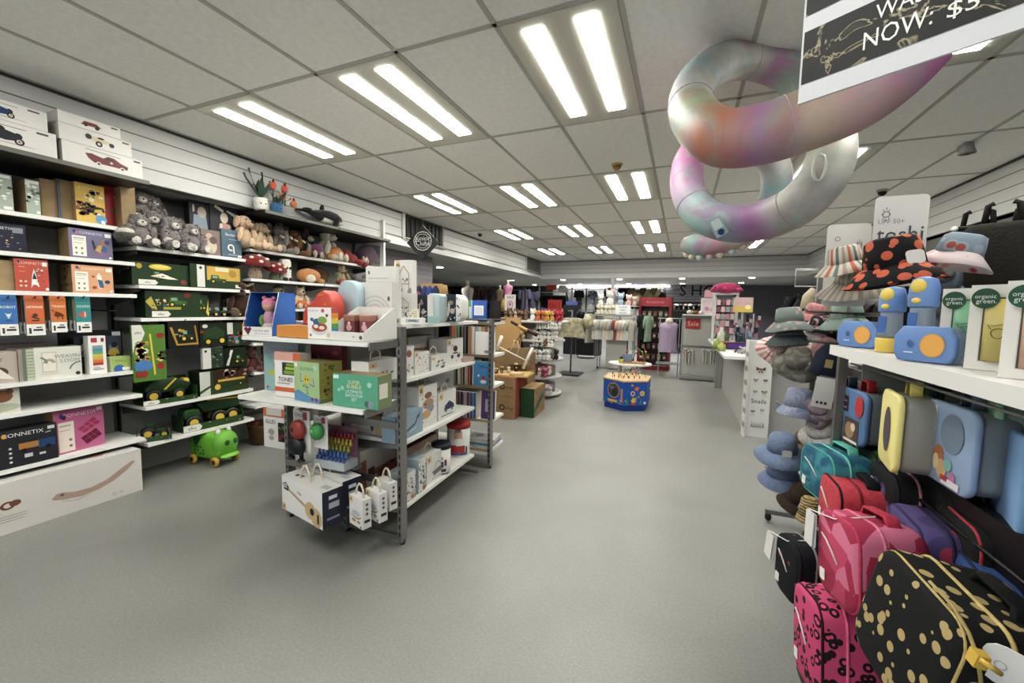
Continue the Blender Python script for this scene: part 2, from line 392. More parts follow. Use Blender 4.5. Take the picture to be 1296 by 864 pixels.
# downlights in the low ceiling
for i, (x, y) in enumerate([(-5.32, 8.3), (-5.34, 12.75), (-5.4, 15.2), (-3.57, 12.75), (-3.57, 15.05), (-1.8, 12.7), (-1.8, 15), (-.06, 12.65), (-.06, 14.96), (1.66, 12.6), (1.66, 14.75), (3.6, 9), (3.6, 5.5)]):
    o = empty('downlight', (x, y, LOWC), 0, 'round recessed downlight in the low ceiling at the back of the shop', 'light', 'round downlights in the low ceiling')
    MB().lathe([(.1, -.006), (.1, -.001)], '#d8d8d4').build('rim', o); MB().lathe([(.075, -.011), (.075, -.0065)], ('#fff8e8', 'e')).build('lens', o)
    if y > 12 or x > 3 or x < -5:
        l = bpy.data.lights.new('downlight_lamp', 'SPOT'); l.energy = 130; l.spot_size = 2.2; l.spot_blend = .6; l.shadow_soft_size = .06
        q = bpy.data.objects.new('lamp', l); COL.objects.link(q); q.parent = o; q.location = (0, 0, -.03)
# ================================================================= LEFT WALL SHELVING
WHITE = '#e4e3dd'; XS = -4.0
def shelf_mb(w, d, t=.028, col=WHITE, under='#4a4a47', lip=True):
    """shelf: origin at back centre top; extends to -y (front)"""
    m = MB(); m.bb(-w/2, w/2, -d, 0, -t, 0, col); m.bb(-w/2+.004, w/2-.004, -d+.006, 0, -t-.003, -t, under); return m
def brackets(w, d, t, par):
    for s in (-1, 1):
        MB().slab([(0, 0), (-d+.03, 0), (-d+.03, -.02), (0, -.07)], .006, '#55544f', X=T((s*(w/2-.012), 0, -t)) @ RZ(pi/2)).build('bracket', par)
def bay(y0, y1, zs, label, top=None, col=WHITE):
    w = y1-y0-.008; o = empty('shelving_bay', (-4.44, (y0+y1)/2, 0), pi/2, label, 'shelving', 'wall shelving bays')
    MB().bb(-w/2, w/2, -.012, -.002, .003, 2.4, '#a3a3a0').build('back_panel', o)
    MB().bb(-w/2, w/2, -.05, -.03, .005, .26, '#a9a9a4').build('kick_board', o)
    for s in (-1, 1):
        u = MB(); u.bb(s*w/2-.014, s*w/2+.014, -.045, -.012, .1, 2.4, '#57564f')
        for i in range(40): z = .16+i*.056; u.bb(s*w/2-.004, s*w/2+.004, -.046, -.0451, z, z+.03, '#111110')
        u.build('upright', o)
    for z in zs:
        s_ = shelf_mb(w-.01, .395, col=col).build('shelf', o, loc=(0, -.045, z)); brackets(w-.03, .38, .031, s_)
    if top:
        s_ = MB(); s_.bb(-w/2, w/2, -.68, 0, -.028, 0, '#23221f'); s_.bb(-w/2, w/2, -.684, -.68, -.028, 0, '#6b6a63'); s_.build('top_board', o, loc=(0, 0, top))
    return o
bay(.03, .95, [2.064, 1.806, 1.556, .955, .757, .396], 'grey wall shelving bay at the extreme left edge of the photo', 2.405)
bay(.95, 1.87, [2.064, 1.806, 1.556, .955, .757, .396], 'grey wall shelving bay with tile game boxes and a long carton at its foot', 2.405)
bay(1.87, 2.79, [1.935, 1.633, 1.368, .64, .335], 'grey wall shelving bay holding green farm toys and grey plush bunnies')
bay(2.79, 3.71, [2.045, 1.751, 1.45, 1.1, .8, .45], 'grey wall shelving bay of plush toys under the potted plush plants', 2.405)
bay(3.71, 4.63, [2.045, 1.751, 1.45, 1.1, .8, .45], 'grey wall shelving bay of plush toys under the plush whale', 2.405)
# white end post
MB().bb(-.03, .03, -.02, .02, 0, 2.69, '#d4d4d0').build('post', loc=(-3.93, 4.67, 0), label='white square post closing the end of the plush toy shelving', category='post')
def L(x0, x1, yt, z0, d, col, label, inset=.015, **kw):
    nm = kw.pop('name', 'toy_box'); cat = kw.pop('cat', 'box')
    return prod(nm, label, cat, W0, '+x', XS-inset, x0, x1, yt, z0+.001, d, col, **kw)
K = '#a58d68'; KR = '#8d7652'
def car_art(c, w_='#d8d0c4', dark='#26262a', wx=.5):
    return [('e', .58, .2, .22, .03, '#bdb8b0'), ('c', .46, .66, .13, dark), ('c', .62, .52, .12, dark), ('e', .46, .5, .17, .17, c), ('p', [(.28, .5), (.4, .68), (.62, .52), (.66, .36), (.5, .28), (.34, .34)], c), ('e', .48, .6, .06, .08, dark), ('c', .37, .34, .13, dark), ('c', .37, .34, .05, '#55555a'), ('c', .63, .32, .14, dark), ('c', .63, .32, .08, w_), ('c', .63, .32, .03, dark),
            ('r', .8, .82, .92, .9, '#555555'), ('l', [(.3, .82), (.7, .82)], .03, '#8a8a8a')]
G1 = 'boxed toy cars on the top board'
XT = -3.79
def carbox(yc, w, h, z, art, label, d=.15, x=XT):
    o = boxmesh(w, d, h, '#dcd9d3', front=art, scol='#c9c5bd').build('toy_car_box', loc=(x-d/2, yc, z), rz=pi/2); return tag(o, label, 'box', G1)
z = 2.407
carbox(1.165, .44, .155, z, car_art('#1f2536', '#c9b8b0'), 'large white box printed with a dark navy racing car, on the top board')
carbox(1.14, .42, .115, z+.157, car_art('#22406b'), 'white box with a blue racing car, lying on the navy car box')
carbox(1.625, .43, .14, z, [('p', [(.26, .66), (.34, .7), (.48, .6), (.54, .74), (.62, .72), (.7, .56), (.8, .46), (.79, .3), (.36, .3), (.3, .44)], '#6d2026'), ('e', .56, .62, .05, .05, '#2a1416'), ('c', .58, .46, .06, '#c9bab0'), ('c', .42, .28, .1, '#d8c8bc'), ('c', .42, .28, .05, '#3a2020'), ('c', .72, .28, .1, '#d8c8bc'), ('c', .72, .28, .05, '#3a2020'), ('r', .88, .82, .97, .9, '#555555'), ('l', [(.26, .87), (.7, .8)], .03, '#8a8a8a')], 'white box with a dark red racing car, lowest of the right stack up high')
carbox(1.59, .38, .105, z+.142, [('p', [(.36, .5), (.44, .7), (.54, .74), (.68, .6), (.72, .46), (.52, .36)], '#cfc2a0'), ('e', .55, .68, .05, .06, '#2a2a2a'), ('c', .38, .62, .16, '#222222'), ('c', .52, .3, .18, '#222222'), ('c', .52, .3, .08, '#d5cdbb'), ('c', .7, .42, .14, '#222222'), ('r', .86, .8, .96, .9, '#555555')], 'white box with a cream big-wheeled toy car, middle of the right stack')
carbox(1.56, .32, .075, z+.249, [('p', [(.34, .35), (.4, .7), (.6, .7), (.68, .4)], '#7c2d28'), ('c', .42, .4, .14, '#222222'), ('c', .6, .34, .16, '#222222'), ('r', .84, .75, .95, .88, '#555555')], 'small white box with a red and black toy car, topmost of the right stack')
# --- shelf 1 : puzzle boxes
g = 'puzzle boxes on the highest left shelf'; S1 = 2.064
leafy = [('d', .05, .3, .95, .9, 14, .06, ['#30403a', '#f0f0ea', '#5d7a6a']), ('r', .05, .9, .95, .98, '#e8e8e0'), ('r', .7, .04, .95, .12, '#f0f0ea')]
L(-30, 14, 218, S1, .25, '#a8b3a3', 'pale green puzzle box cut by the left edge of the photo, on the highest shelf', group=g, front=leafy, right=[('r', 0, 0, 1, 1, K)], inset=.03)
L(31, 49, 228, S1, .25, '#a9b6a7', 'narrow pale green puzzle box between brown cartons on the highest shelf', group=g, front=leafy, inset=.03, scol=K, kind='p')
L(50, 71, 227, S1, .2, K, 'plain brown carton standing between the narrow green and the giraffe puzzle boxes', group=g, kind='k', inset=.07)
L(72, 94, 228, S1, .26, KR, 'brown puzzle carton with a blue spine, left of the yellow giraffe puzzle', group=g, kind='k', inset=.05, front=[('r', 0, 0, .14, 1, '#42586e')])
L(94, 131, 233, S1, .26, '#d9b23c', 'yellow puzzle box with a jungle of giraffe spots, on the highest shelf', group=g, scol=K, inset=.02, front=[('t', .4, .9, .07, 'JUNGLE', '#f3e6b0'), ('d', .02, .2, .8, .5, 30, .06, ['#2b2117', '#8c4a1e', '#e9ddb5']), ('d', .3, .6, .95, .85, 12, .05, ['#3d4a20', '#6a4a20', '#eee4c0']), ('c', .84, .12, .12, '#5d9ac6'), ('r', .84, .02, .97, .1, '#f2f2ea'), ('l', [(.1, .32), (.9, .42), (.95, .32)], .05, '#2b2117')])
L(126, 163, 226, S1, .2, '#b02433', 'red puzzle box behind the yellow one on the highest shelf', group=g, scol=K, inset=.12, front=[('e', .6, .7, .14, .05, '#e9e2d4'), ('e', .55, .62, .12, .04, '#e9e2d4'), ('c', .55, .35, .09, '#47702d'), ('r', .8, .02, .94, .09, '#f3f3ee')])
L(152, 170, 232, S1, .22, K, 'tall brown carton at the right end of the highest left shelf', group=g, kind='k', inset=.03)
# --- shelf 2
S2 = 1.806
terr = [('d', .02, .02, .98, .98, 60, .05, ['#3c352d', '#6b604e'])]
def magnet(bg, txtc, pic, logo='CONNETIX', panel=True):
    A = [('t', .5, .88, .09, logo, txtc)]
    A += [('e', .13, .9, .035, .05, '#3a3a6a'), ('e', .18, .87, .03, .045, '#c86a8a')]
    if panel: A += [('r', .07, .06, .38, .76, '#efe9dc'), ('r', .1, .66, .34, .69, '#9a9488'), ('r', .1, .6, .34, .62, '#b5aea0'), ('r', .1, .5, .3, .52, '#b5aea0')] + [('e', .15+.13*i, .16+.17*j, .025, .035, '#6a6a70') for i in (0, 1) for j in (0, 1)]
    return A+pic+[('r', .82, .8, .97, .93, '#eeeae2'), ('c', .93, .07, .04, '#eeeae2')]
L(-30, 37, 283, S2, .2, '#23253a', 'dark navy tile set box with speckled brown side, left on the second shelf', scol='#a39172', inset=.05, turn=-14, left=terr, front=[('t', .5, .85, .1, 'CONNETIX', '#dddddd'), ('d', .1, .1, .9, .7, 26, .03, ['#8a8aa0', '#cdcdd8', '#c05a4a', '#d8c060']), ('r', .75, .7, .95, .9, '#8a8f94')], group='magnetic tile set boxes')
L(86, 141, 291, S2, .14, '#7a7391', 'muted purple tile set box with a printed rainbow dragon, on the second shelf', inset=.02, scol='#8d7753', group='magnetic tile set boxes', front=magnet('', '#d7d3e6', [('p', [(.5, .62), (.55, .66), (.6, .4), (.55, .3)], '#2c3340'), ('p', [(.58, .3), (.66, .5), (.74, .5), (.72, .22)], '#caa33a'), ('p', [(.7, .3), (.78, .5), (.86, .42), (.84, .24)], '#3b6aa0'), ('c', .8, .6, .1, '#b07a3a'), ('c', .87, .62, .08, '#4a4a8a'), ('d', .55, .1, .9, .28, 14, .03, ['#d05a9a', '#5a5ad0', '#d05a5a'])]))
L(80, 90, 290, S2, .1, '#7d684a', 'brown speckled carton tucked left behind the muted purple tile set box', inset=.2, kind='k')
# --- shelf 3
S3 = 1.556
L(17, 60, 328, S3, .16, '#c2513a', 'orange red tile set box with a printed white rocket, on the third shelf', inset=.02, scol='#8d7753', group='magnetic tile set boxes', left=terr,
  front=magnet('', '#e8c0b0', [('p', [(.45, .1), (.5, .5), (.56, .7), (.62, .5), (.7, .12), (.6, .2), (.52, .2)], '#e9e5df'), ('p', [(.5, .38), (.56, .6), (.64, .38)], '#22314f'), ('d', .62, .3, .88, .75, 16, .03, ['#2a2a2a', '#e9e5df', '#7a3a2a'])], panel=False)+[('r', .12, .74, .3, .77, '#e0907a'), ('r', .12, .6, .3, .62, '#e0907a')]+[('c', .16+.14*i, .16+.14*j, .03, '#f0dcd4') for i in (0, 1) for j in (0, 1)])
L(-30, 16, 328, S3, .12, K, 'brown speckled carton left of the orange red box on the third shelf', inset=.04, kind='k')
L(90, 142, 336, S3, .16, '#dca476', 'peach tile set box with a printed blue rocket, on the third shelf', inset=.02, scol='#8d7753', group='magnetic tile set boxes', left=terr,
  front=magnet('', '#f2dcc4', [('p', [(.58, .62), (.64, .75), (.7, .64), (.76, .2), (.64, .16)], '#e9e2d2'), ('p', [(.6, .5), (.72, .48), (.76, .2), (.65, .2)], '#2f6f93'), ('e', .85, .42, .07, .07, '#34486a'), ('e', .52, .2, .06, .06, '#a5522a'), ('e', .5, .6, .04, .04, '#a5522a')]))
L(80, 91, 334, S3, .1, '#7d684a', 'brown speckled carton tucked left behind the peach tile set box', inset=.2, kind='k')
# --- hooks with hanging model kits
def hangpack(y, x, z, w, h, d, top, bot, fig, label, txt, behind=0):
    m = MB(); m.bb(-d/2, d/2, -w/2, w/2, -h, 0, '#8a9aa0')
    X = T((d/2, -w/2, -h)) @ RZ(pi/2)
    m.paint(w, h, [('r', 0, .3, 1, .93, top), ('r', 0, 0, 1, .3, '#e9e7e0'), ('t', .5, .76, .07, txt, '#f2efe6')]+fig+[('r', .12, .05, .24, .2, '#444444'), ('r', .34, .12, .86, .17, '#333333'), ('r', .5, .2, .8, .23, '#555555'), ('r', 0, .9, 1, 1, bot)], X)
    m.bb(-d/2, -d/2+.004, -w/2, w/2, 0, h*.1, top)
    o = m.build('hanging_kit', loc=(x, y, z)); tag(o, label, 'kit', 'hanging model kits'); return o
def figs(kind):
    if kind == 0: return [('l', [(.35, .6), (.5, .45), (.65, .6)], .02, '#bcd0e4'), ('e', .5, .54, .1, .04, '#d8e6f0'), ('e', .5, .4, .22, .02, '#2c5f90')]
    if kind == 1: return [('l', [(.3, .5), (.7, .44)], .03, '#2d2620'), ('l', [(.3, .4), (.7, .4)], .03, '#2d2620'), ('e', .5, .54, .14, .05, '#5c4030')]
    if kind == 2: return [('p', [(.2, .48), (.3, .62), (.6, .58), (.85, .5), (.8, .46), (.3, .46)], '#6a3518'), ('l', [(.7, .5), (.74, .38)], .02, '#4a2510'), ('l', [(.45, .5), (.42, .4)], .02, '#4a2510'), ('l', [(.2, .6), (.1, .66)], .02, '#4a2510')]
    return [('e', .52, .52, .22, .08, '#cf5a3c'), ('p', [(.3, .52), (.12, .6), (.14, .44)], '#cf5a3c'), ('e', .6, .53, .04, .09, '#e8e0d8')]
XH = -4.0
for (x0, x1, yt, yb, tp, bt, k, tx, lab) in ((-4, 20, 377, 425, '#3d78b4', '#3468a0', 0, 'ROBOT', 'blue hanging model kit pack, leftmost of the row'), (30, 54, 377, 425, '#cf6a35', '#b85a2c', 1, 'EARTHMOVER', 'burnt orange hanging model kit pack with a dark digger'), (62, 82, 377, 421, '#d0752e', '#c4661f', 2, 'TYRANNO', 'amber hanging model kit pack with a brown dinosaur'), (94, 113, 377, 421, '#2f8f92', '#2a7f84', 3, 'GOLDFISH', 'teal hanging model kit pack with an orange fish, rightmost of the row')):
    A = at(x0, yt, X=XH); B = at(x1, yt, X=XH); w = abs(B.y-A.y); h = A.z-at(x0, yb, X=XH).z; yc = (A.y+B.y)/2; zt = (A.z+B.z)/2
    hangpack(yc, XH, zt, w, h, .015, tp, bt, figs(k), lab, tx)
    cs = [('#2b5d92', '#d8b23a', '#c2642e'), ('#3f4a3a', '#b05530', '#d7cfc0'), ('#7a4a22', '#d08a2c', '#b05a20'), ('#c8a832', '#3f8f6a', '#2f8f92')][k]
    for i in range(3):
        hangpack(yc-.006*i, XH-.04-.045*i, zt+.012, w, h, .02, cs[i], bt, [], 'model kit pack hanging behind the %s front pack' % lab.split()[0], '') 
    hk = MB(); hk.tube([(XH-.4, yc, zt+.0), (XH+.02, yc, zt+.0), (XH+.03, yc, zt+.012)], .004, '#2b2b2b', 6); hk.build('display_hook', label='black wire hook carrying the %s' % lab.split(',')[0].replace(' pack', ' packs'), category='hook')
MB().tube([(XH-.4, 1.72, 1.425), (XH+.0, 1.72, 1.425)], .005, '#2b2b2b', 6).build('display_hook', label='empty black wire hook right of the teal fish kits', category='hook')
# --- shelf 4 (z .955)
S4 = .955
L(-40, 60, 436, S4, .1, '#8f7a7b', 'long flat mauve box lying behind the weaving loom box', inset=.25, front=[('p', [(.1, .3), (.9, .6), (.9, .5), (.1, .2)], '#a99595')])
L(-30, 21, 446, S4, .12, '#b7aca0', 'art set box printed with a bison drawing, leftmost on the fourth shelf', inset=.04, scol='#cfc6bb', front=[('t', .45, .75, .12, 'ART', '#7a4636'), ('e', .45, .35, .3, .18, '#5a4438'), ('p', [(.3, .2), (.5, .5), (.9, .1)], '#e0d8cc'), ('e', .25, .5, .12, .14, '#4a382e'), ('t', .4, .92, .07, 'SET', '#7a4636')], right=[('r', 0, 0, .3, 1, '#8a5050')])
for i, (x0, x1, c_) in enumerate(((22, 27, '#9a8f86'), (27, 32, '#6e7a66'), (32, 42, '#b9bfa6'))):
    L(x0, x1, 442, S4, .16, c_, ['slim taupe craft box beside the art set', 'slim dark green craft box beside the weaving loom', 'pale green striped craft box standing against the weaving loom box'][i], inset=.03, front=[('r', 0, .1*j, 1, .1*j+.02, '#8a907a') for j in range(1, 10)] if i == 2 else [])
loom = [('r', .14, .2, .46, .86, '#c9c2ac'), ('r', .17, .24, .43, .82, '#e2ddd0'), ('arc', .3, .5, .12, .03, 0, 180, '#b08a5a'), ('arc', .3, .5, .08, .03, 0, 180, '#7a8f7a'), ('t', .74, .7, .12, 'WEAVING', '#8a8f8a'), ('t', .74, .55, .12, 'LOOM', '#8a8f8a'), ('arc', .06, .5, .2, .05, 0, 70, '#6f8f80'), ('arc', .98, .2, .28, .04, 90, 170, '#6f8074'), ('c', .9, .1, .06, '#4a3a34'), ('r', .1, .14, .5, .17, '#cfc8b4')]
L(42, 102, 439, S4, .1, '#d7d6cc', 'wide pale weaving loom box with a small printed loom, on the fourth shelf', inset=.03, scol='#b9bfa6', front=loom)
L(76, 154, 418, S4, .05, '#17181c', 'large black flat box standing behind the rainbow stripe box', inset=.2, front=[('r', .82, .82, .97, .95, '#c9cdd0')])
L(93, 112, 427, S4, .06, '#2a2c34', 'dark game box with grey figures, left of the rainbow stripe box', inset=.12, front=[('p', [(.3, .7), (.6, .85), (.8, .7), (.5, .6)], '#8f979e'), ('d', 0, .05, 1, .5, 20, .05, ['#5a2a2a', '#3c3f50', '#7a6a5a'])])
L(132, 153, 425, S4, .06, '#3a3f4c', 'dark game box with a yellow figure, right of the rainbow stripe box', inset=.12, front=[('e', .5, .65, .3, .15, '#6a7280'), ('e', .5, .5, .35, .15, '#b29a3a'), ('d', 0, .05, 1, .5, 30, .05, ['#3c4a30', '#2c2f28', '#c8a33a', '#7a2a22']), ('e', .55, .75, .2, .08, '#14151a')])
L(111, 133, 425, S4, .07, '#ebe9e3', 'tall narrow white box with rainbow stripes in a window, on the fourth shelf', inset=.03, front=[('r', .15, .83, .5, .95, '#b23a44'), ('r', .72, .84, .9, .94, '#8a2a34')]+[('r', .2, .22+.075*i, .8, .3+.075*i, c_) for i, c_ in enumerate(['#b8452e', '#d07a34', '#d8a93c', '#c8c04c', '#62a880', '#4a97a8', '#8aa0a4'])]+[('r', .2, .1, .8, .13, '#9aa0a8'), ('r', .2, .15, .6, .17, '#9aa0a8')])
L(140, 165, 451, S4, .07, '#a5bc62', 'small green card box with a blue globe, at the right end of the fourth shelf', inset=.03, front=[('t', .5, .72, .16, 'SMALL', '#5a7a34'), ('c', .4, .15, .3, '#3a68b0'), ('r', .55, .06, .95, .26, '#e8e8dd')], scol='#cfd4b0')
# --- shelf 5 (z .757)
L(-30, 24, 488, .757, .12, '#cfc9bd', 'white box with a printed brown bear, alone on the fifth shelf', inset=.05, front=[('e', .55, .6, .28, .22, '#8a5c42'), ('e', .75, .75, .1, .1, '#7a4c34'), ('e', .5, .2, .5, .15, '#a8ad98'), ('r', .7, .88, .95, .95, '#55524c')], scol='#d8d4ca')
# --- shelf 6 (z .396)
L(-40, 72, 544, .396, .1, '#2c2d33', 'black tile set box with a printed truck, on the lowest left shelf', inset=.01, group='magnetic tile set boxes', scol='#8d7753', tcol='#2a2a2e', front=[('t', .58, .86, .11, 'CONNETIX', '#e6e4e0'), ('e', .36, .86, .03, .06, '#d8a03a'), ('r', .52, .44, .78, .6, '#b07a34'), ('r', .76, .4, .97, .62, '#2a4a78'), ('c', .58, .4, .05, '#111111'), ('c', .88, .4, .05, '#111111'), ('r', .58, .2, .68, .3, '#c8c8c8'), ('r', .76, .2, .84, .26, '#c8c8c8'), ('r', .88, .86, .97, .95, '#c8c8c8')]+[('c', .42, .15+.12*i, .03, '#d8d8d8') for i in range(4)]+[('l', [(.85, .78), (.92, .8)], .02, '#d0d0d0')])
L(62, 131, 516, .396, .1, '#bf6690', 'pink tile set box with printed ruby tiles, on the lowest left shelf', inset=.07, turn=8, group='magnetic tile set boxes', scol='#94794f', front=[('t', .5, .86, .09, 'CONNETIX', '#e9c4d4'), ('e', .15, .86, .04, .06, '#4a3a7a'), ('e', .2, .82, .04, .05, '#34305a'), ('r', .08, .04, .38, .72, '#e3d9cb'), ('r', .1, .62, .32, .65, '#a5a094'), ('r', .1, .52, .3, .54, '#b5aea0'), ('c', .3, .3, .03, '#8a6a7a'), ('c', .3, .16, .03, '#8a6a7a'),
  ('p', [(.45, .5), (.78, .72), (.92, .56), (.58, .38)], '#a83562'), ('p', [(.5, .28), (.82, .44), (.94, .26), (.62, .1)], '#6e1a38'), ('l', [(.56, .57), (.7, .46)], .01, '#d87a9a'), ('l', [(.66, .64), (.82, .5)], .01, '#d87a9a'), ('l', [(.52, .45), (.86, .64)], .01, '#d87a9a'), ('l', [(.6, .34), (.74, .18)], .01, '#b04a6a'), ('l', [(.7, .38), (.86, .22)], .01, '#b04a6a'), ('l', [(.56, .2), (.88, .36)], .01, '#b04a6a'), ('r', .85, .86, .97, .95, '#e9d8de')])
# --- floor: long balance board carton
bw, bd, bh = 1.3, .34, .335
o = boxmesh(bw, bd, bh, '#d3cfc9', scol='#c9c5be', tcol='#d9d6d0', front=[('p', [(0.610, .42), (0.630, .5), (0.653, .5), (0.698, .44), (0.767, .43), (0.835, .5), (0.904, .67), (0.958, .78), (0.969, .74), (0.926, .58), (0.869, .44), (0.801, .34), (0.727, .3), (0.658, .34), (0.619, .38)], '#b49a8b'),
   ('e', .65, .45, .008, .02, '#5a4a40'), ('p', [(0.641, .33), (0.698, .27), (0.790, .31), (0.710, .24), (0.653, .3)], '#bdb6ae'), ('e', .46, .55, .025, .08, '#7a4a34'), ('e', .46, .55, .014, .045, '#d3cfc9'), ('e', .485, .57, .02, .06, '#7a4a34'), ('r', .42, .34, .52, .355, '#a8a39c'), ('r', .42, .29, .52, .305, '#a8a39c'), ('r', .43, .24, .51, .255, '#a8a39c'), ('t', .88, .13, .06, '25  3+', '#9a9690')],
   top=[('p', [(.84, .2), (.93, .7), (.88, .7), (.76, .3)], '#b49a8b')]).build('floor_carton', loc=(-4.085, 1.14, .002), rz=pi/2)
tag(o, 'long white carton with a printed curved balance board, on the floor under the shelves', 'box')
# ================================================================= FARM TOYS, BAY 2
GD, GM, YL = '#1d3a1a', '#2c5a24', '#d8b92a'
def tractor_mb(m, L, X, kind=0):
    """a toy tractor / truck of length L, standing at z=0, long axis x, seen from -y"""
    M0 = m.M; m.M = M0 @ X @ Matrix.Scale(L, 4)
    if kind == 0:    # tractor
        m.rbox((.2, 0, .3), (.42, .2, .2), .06, GD, bev=.02); m.rbox((-.12, 0, .46), (.3, .26, .34), .05, '#20261f', bev=.02); m.box((-.12, 0, .64), (.34, .28, .03), GM)
        wh = ((-.2, .24), (.32, .16))
    elif kind == 1:  # dump truck
        m.slab([(-.15, .28), (.48, .28), (.5, .52), (-.1, .56), (-.26, .46)], .3, GD, X=T((0, -.15, 0)), bev=.015); m.rbox((-.34, 0, .28), (.26, .26, .2), .06, GM, bev=.02)
        m.add([(-.1, -.155, .5), (.5, -.155, .46), (.5, -.155, .48), (-.1, -.155, .52)], [(0, 1, 2, 3)], YL); wh = ((-.34, .13), (.1, .14), (.34, .14))
    else:            # harvester
        m.slab([(-.4, .2), (.4, .2), (.46, .36), (.1, .56), (-.3, .5), (-.44, .3)], .26, GD, X=T((0, -.13, 0)), bev=.02)
        m.add([(-.1, -.14, .28), (.14, -.14, .52), (.17, -.14, .5), (-.06, -.14, .26)], [(0, 1, 2, 3)], YL); m.rbox((.38, 0, .38), (.12, .2, .2), .04, YL, bev=.01); wh = ((-.3, .15), (.2, .13))
    for x, r in wh:
        for s in (-1, 1):
            m.lathe([(r*.6, -.04), (r, -.04), (r, .04), (r*.6, .04)], '#17181a', X=T((x, s*.14, r)) @ RX(pi/2), n=16); m.lathe([(0, -.045), (r*.55, -.045), (r*.55, .045), (0, .045)], YL, X=T((x, s*.14, r)) @ RX(pi/2), n=12, sm=False)
    m.M = M0
def tray(label, x0, x1, yt, z0, d, kind, group='boxed green farm toys', inset=.02, turn=0, back=True, win=GD, lens=.85, rim=.22, hgt=None, tag_=True):
    """open window box with the toy inside"""
    a = W0.hx(x0, yt, XS-inset); b = W0.hx(x1, yt, XS-inset); w = abs(b.y-a.y); h = hgt or ((a.z+b.z)/2-z0)
    o = empty('farm_toy_box', (XS-inset-d/2, (a.y+b.y)/2, z0+.001), pi/2+radians(turn), label, 'toy', group)
    m = MB(); Y = d/2
    m.bb(-w/2, w/2, -Y, Y, 0, .004, GD); m.bb(-w/2, w/2, -Y, -Y+.004, .004, h*rim, '#33512a'); m.bb(-w/2, -w/2+.004, -Y+.004, Y, .004, h*.6, GD); m.bb(w/2-.004, w/2, -Y+.004, Y, .004, h*.6, GM)
    if back: m.bb(-w/2+.004, w/2-.004, Y-.004, Y, .004, h, win)
    m.paint(w, h, [('p', [(0, .01), (.25, .01), (.29, rim*.5), (.25, rim*.95), (0, rim*.95)], '#d8d6cc'), ('t', .13, rim*.5, rim*.5, 'siku', '#222222'), ('d', .35, .02, .95, rim*.9, 10, .03, ['#6f8a4a', '#8a4a3a', '#a5b07a'])], T((-w/2, -Y, 0)))
    m.build('tray', o)
    t = MB(); tractor_mb(t, w*lens, T((0, 0, .008)), kind); t.build('toy_vehicle', o); return o
def farm(x0, x1, yt, z0, d, label, front, inset=.03, **kw):
    return L(x0, x1, yt, z0, d, kw.pop('col', GD), label, inset=inset, group='boxed green farm toys', front=front, name='farm_toy_box', cat='toy', scol=kw.pop('scol', '#1c2d1a'), **kw)
def trac2(cx, cz, s, c=GM):
    return [('p', [(cx-.5*s, cz), (cx+.5*s, cz), (cx+.5*s, cz+.35*s), (cx+.1*s, cz+.4*s), (cx+.05*s, cz+.8*s), (cx-.35*s, cz+.8*s), (cx-.4*s, cz+.3*s)], c), ('p', [(cx-.3*s, cz+.42*s), (cx, cz+.42*s), (cx, cz+.72*s), (cx-.28*s, cz+.72*s)], '#8aa08a'),
            ('c', cx-.25*s, cz, .3*s, '#15160f'), ('c', cx-.25*s, cz, .15*s, YL), ('c', cx+.35*s, cz, .2*s, '#15160f'), ('c', cx+.35*s, cz, .1*s, YL)]
ribbon = [('p', [(.1, .02), (.38, .02), (.43, .12), (.38, .24), (.1, .24)], '#dad8cf'), ('t', .25, .13, .1, 'siku', '#1a1a1a')]
farm(166, 238, 333, 1.635, .16, 'dark green farm toy box with a yellow oval lid, on the second bay upper shelf', trac2(.45, .42, .25)+[('e', .48, .82, .2, .13, '#d9c02e'), ('e', .48, .85, .15, .07, '#e8d45a'), ('p', [(.3, .4), (.5, .55), (.8, .3), (.6, .3)], '#e6e0c8'), ('d', .35, .3, .75, .5, 14, .04, ['#6a3020', '#2a1a12', '#efe8d0']), ('e', .12, .82, .05, .12, '#b5a030'), ('e', .9, .2, .06, .12, '#7a3a2a')]+ribbon, inset=.05)
farm(240, 306, 336, 1.635, .14, 'dark green farm toy box with a yellow window and printed tractor scene', [('p', [(.3, .35), (.95, .35), (.95, .95), (.3, .95)], '#c8a236')]+trac2(.5, .3, .34)+[('r', .12, .03, .26, .98, '#d5d4cc'), ('c', .19, .85, .06, '#333333'), ('c', .8, .68, .17, '#a8842a'), ('r', .46, .75, .72, .92, '#d9d2b0'), ('r', .85, .05, .96, .2, '#d5d4cc')], inset=.03)
farm(183, 253, 369, 1.37, .16, 'wide farm toy box with tractor and trailer in front of the middle shelf', [('r', 0, .3, 1, 1, '#24391d')]+trac2(.55, .5, .36, '#3a6a2a')+[('p', [(.0, .6), (.12, .3), (.2, .3), (.1, .8)], '#b5a42c'), ('d', .1, .3, .4, .7, 16, .06, ['#d8c040', '#3a5a8a', '#8a2a20', '#d9d4b8']), ('e', .75, .88, .07, .1, '#7a2a22'), ('r', .3, .3, .62, .4, '#a3a02a')]+ribbon, inset=.03)
for i in range(4):
    o = empty('toy_tractor', (XS-.09, 2.46+.075*i, 1.371), radians(60), 'small dark green toy tractor, one of four parked side by side on the middle shelf', 'toy', 'four small toy tractors in a row')
    t = MB(); tractor_mb(t, .13, Matrix(), 0); t.build('body', o)
    MB().box((-.016, 0, .07), (.03, .04, .03), '#98a8a8').build('window', o)
    MB().box((0, .0, .002), (.14, .07, .004), '#16181a').build('base', o)
farm(246, 263, 373, 1.37, .1, 'narrow green farm toy box with a yellow corner, right of the trailer box', trac2(.5, .4, .5)+[('p', [(.8, .2), (1, .0), (1, .8)], YL)], inset=.06)
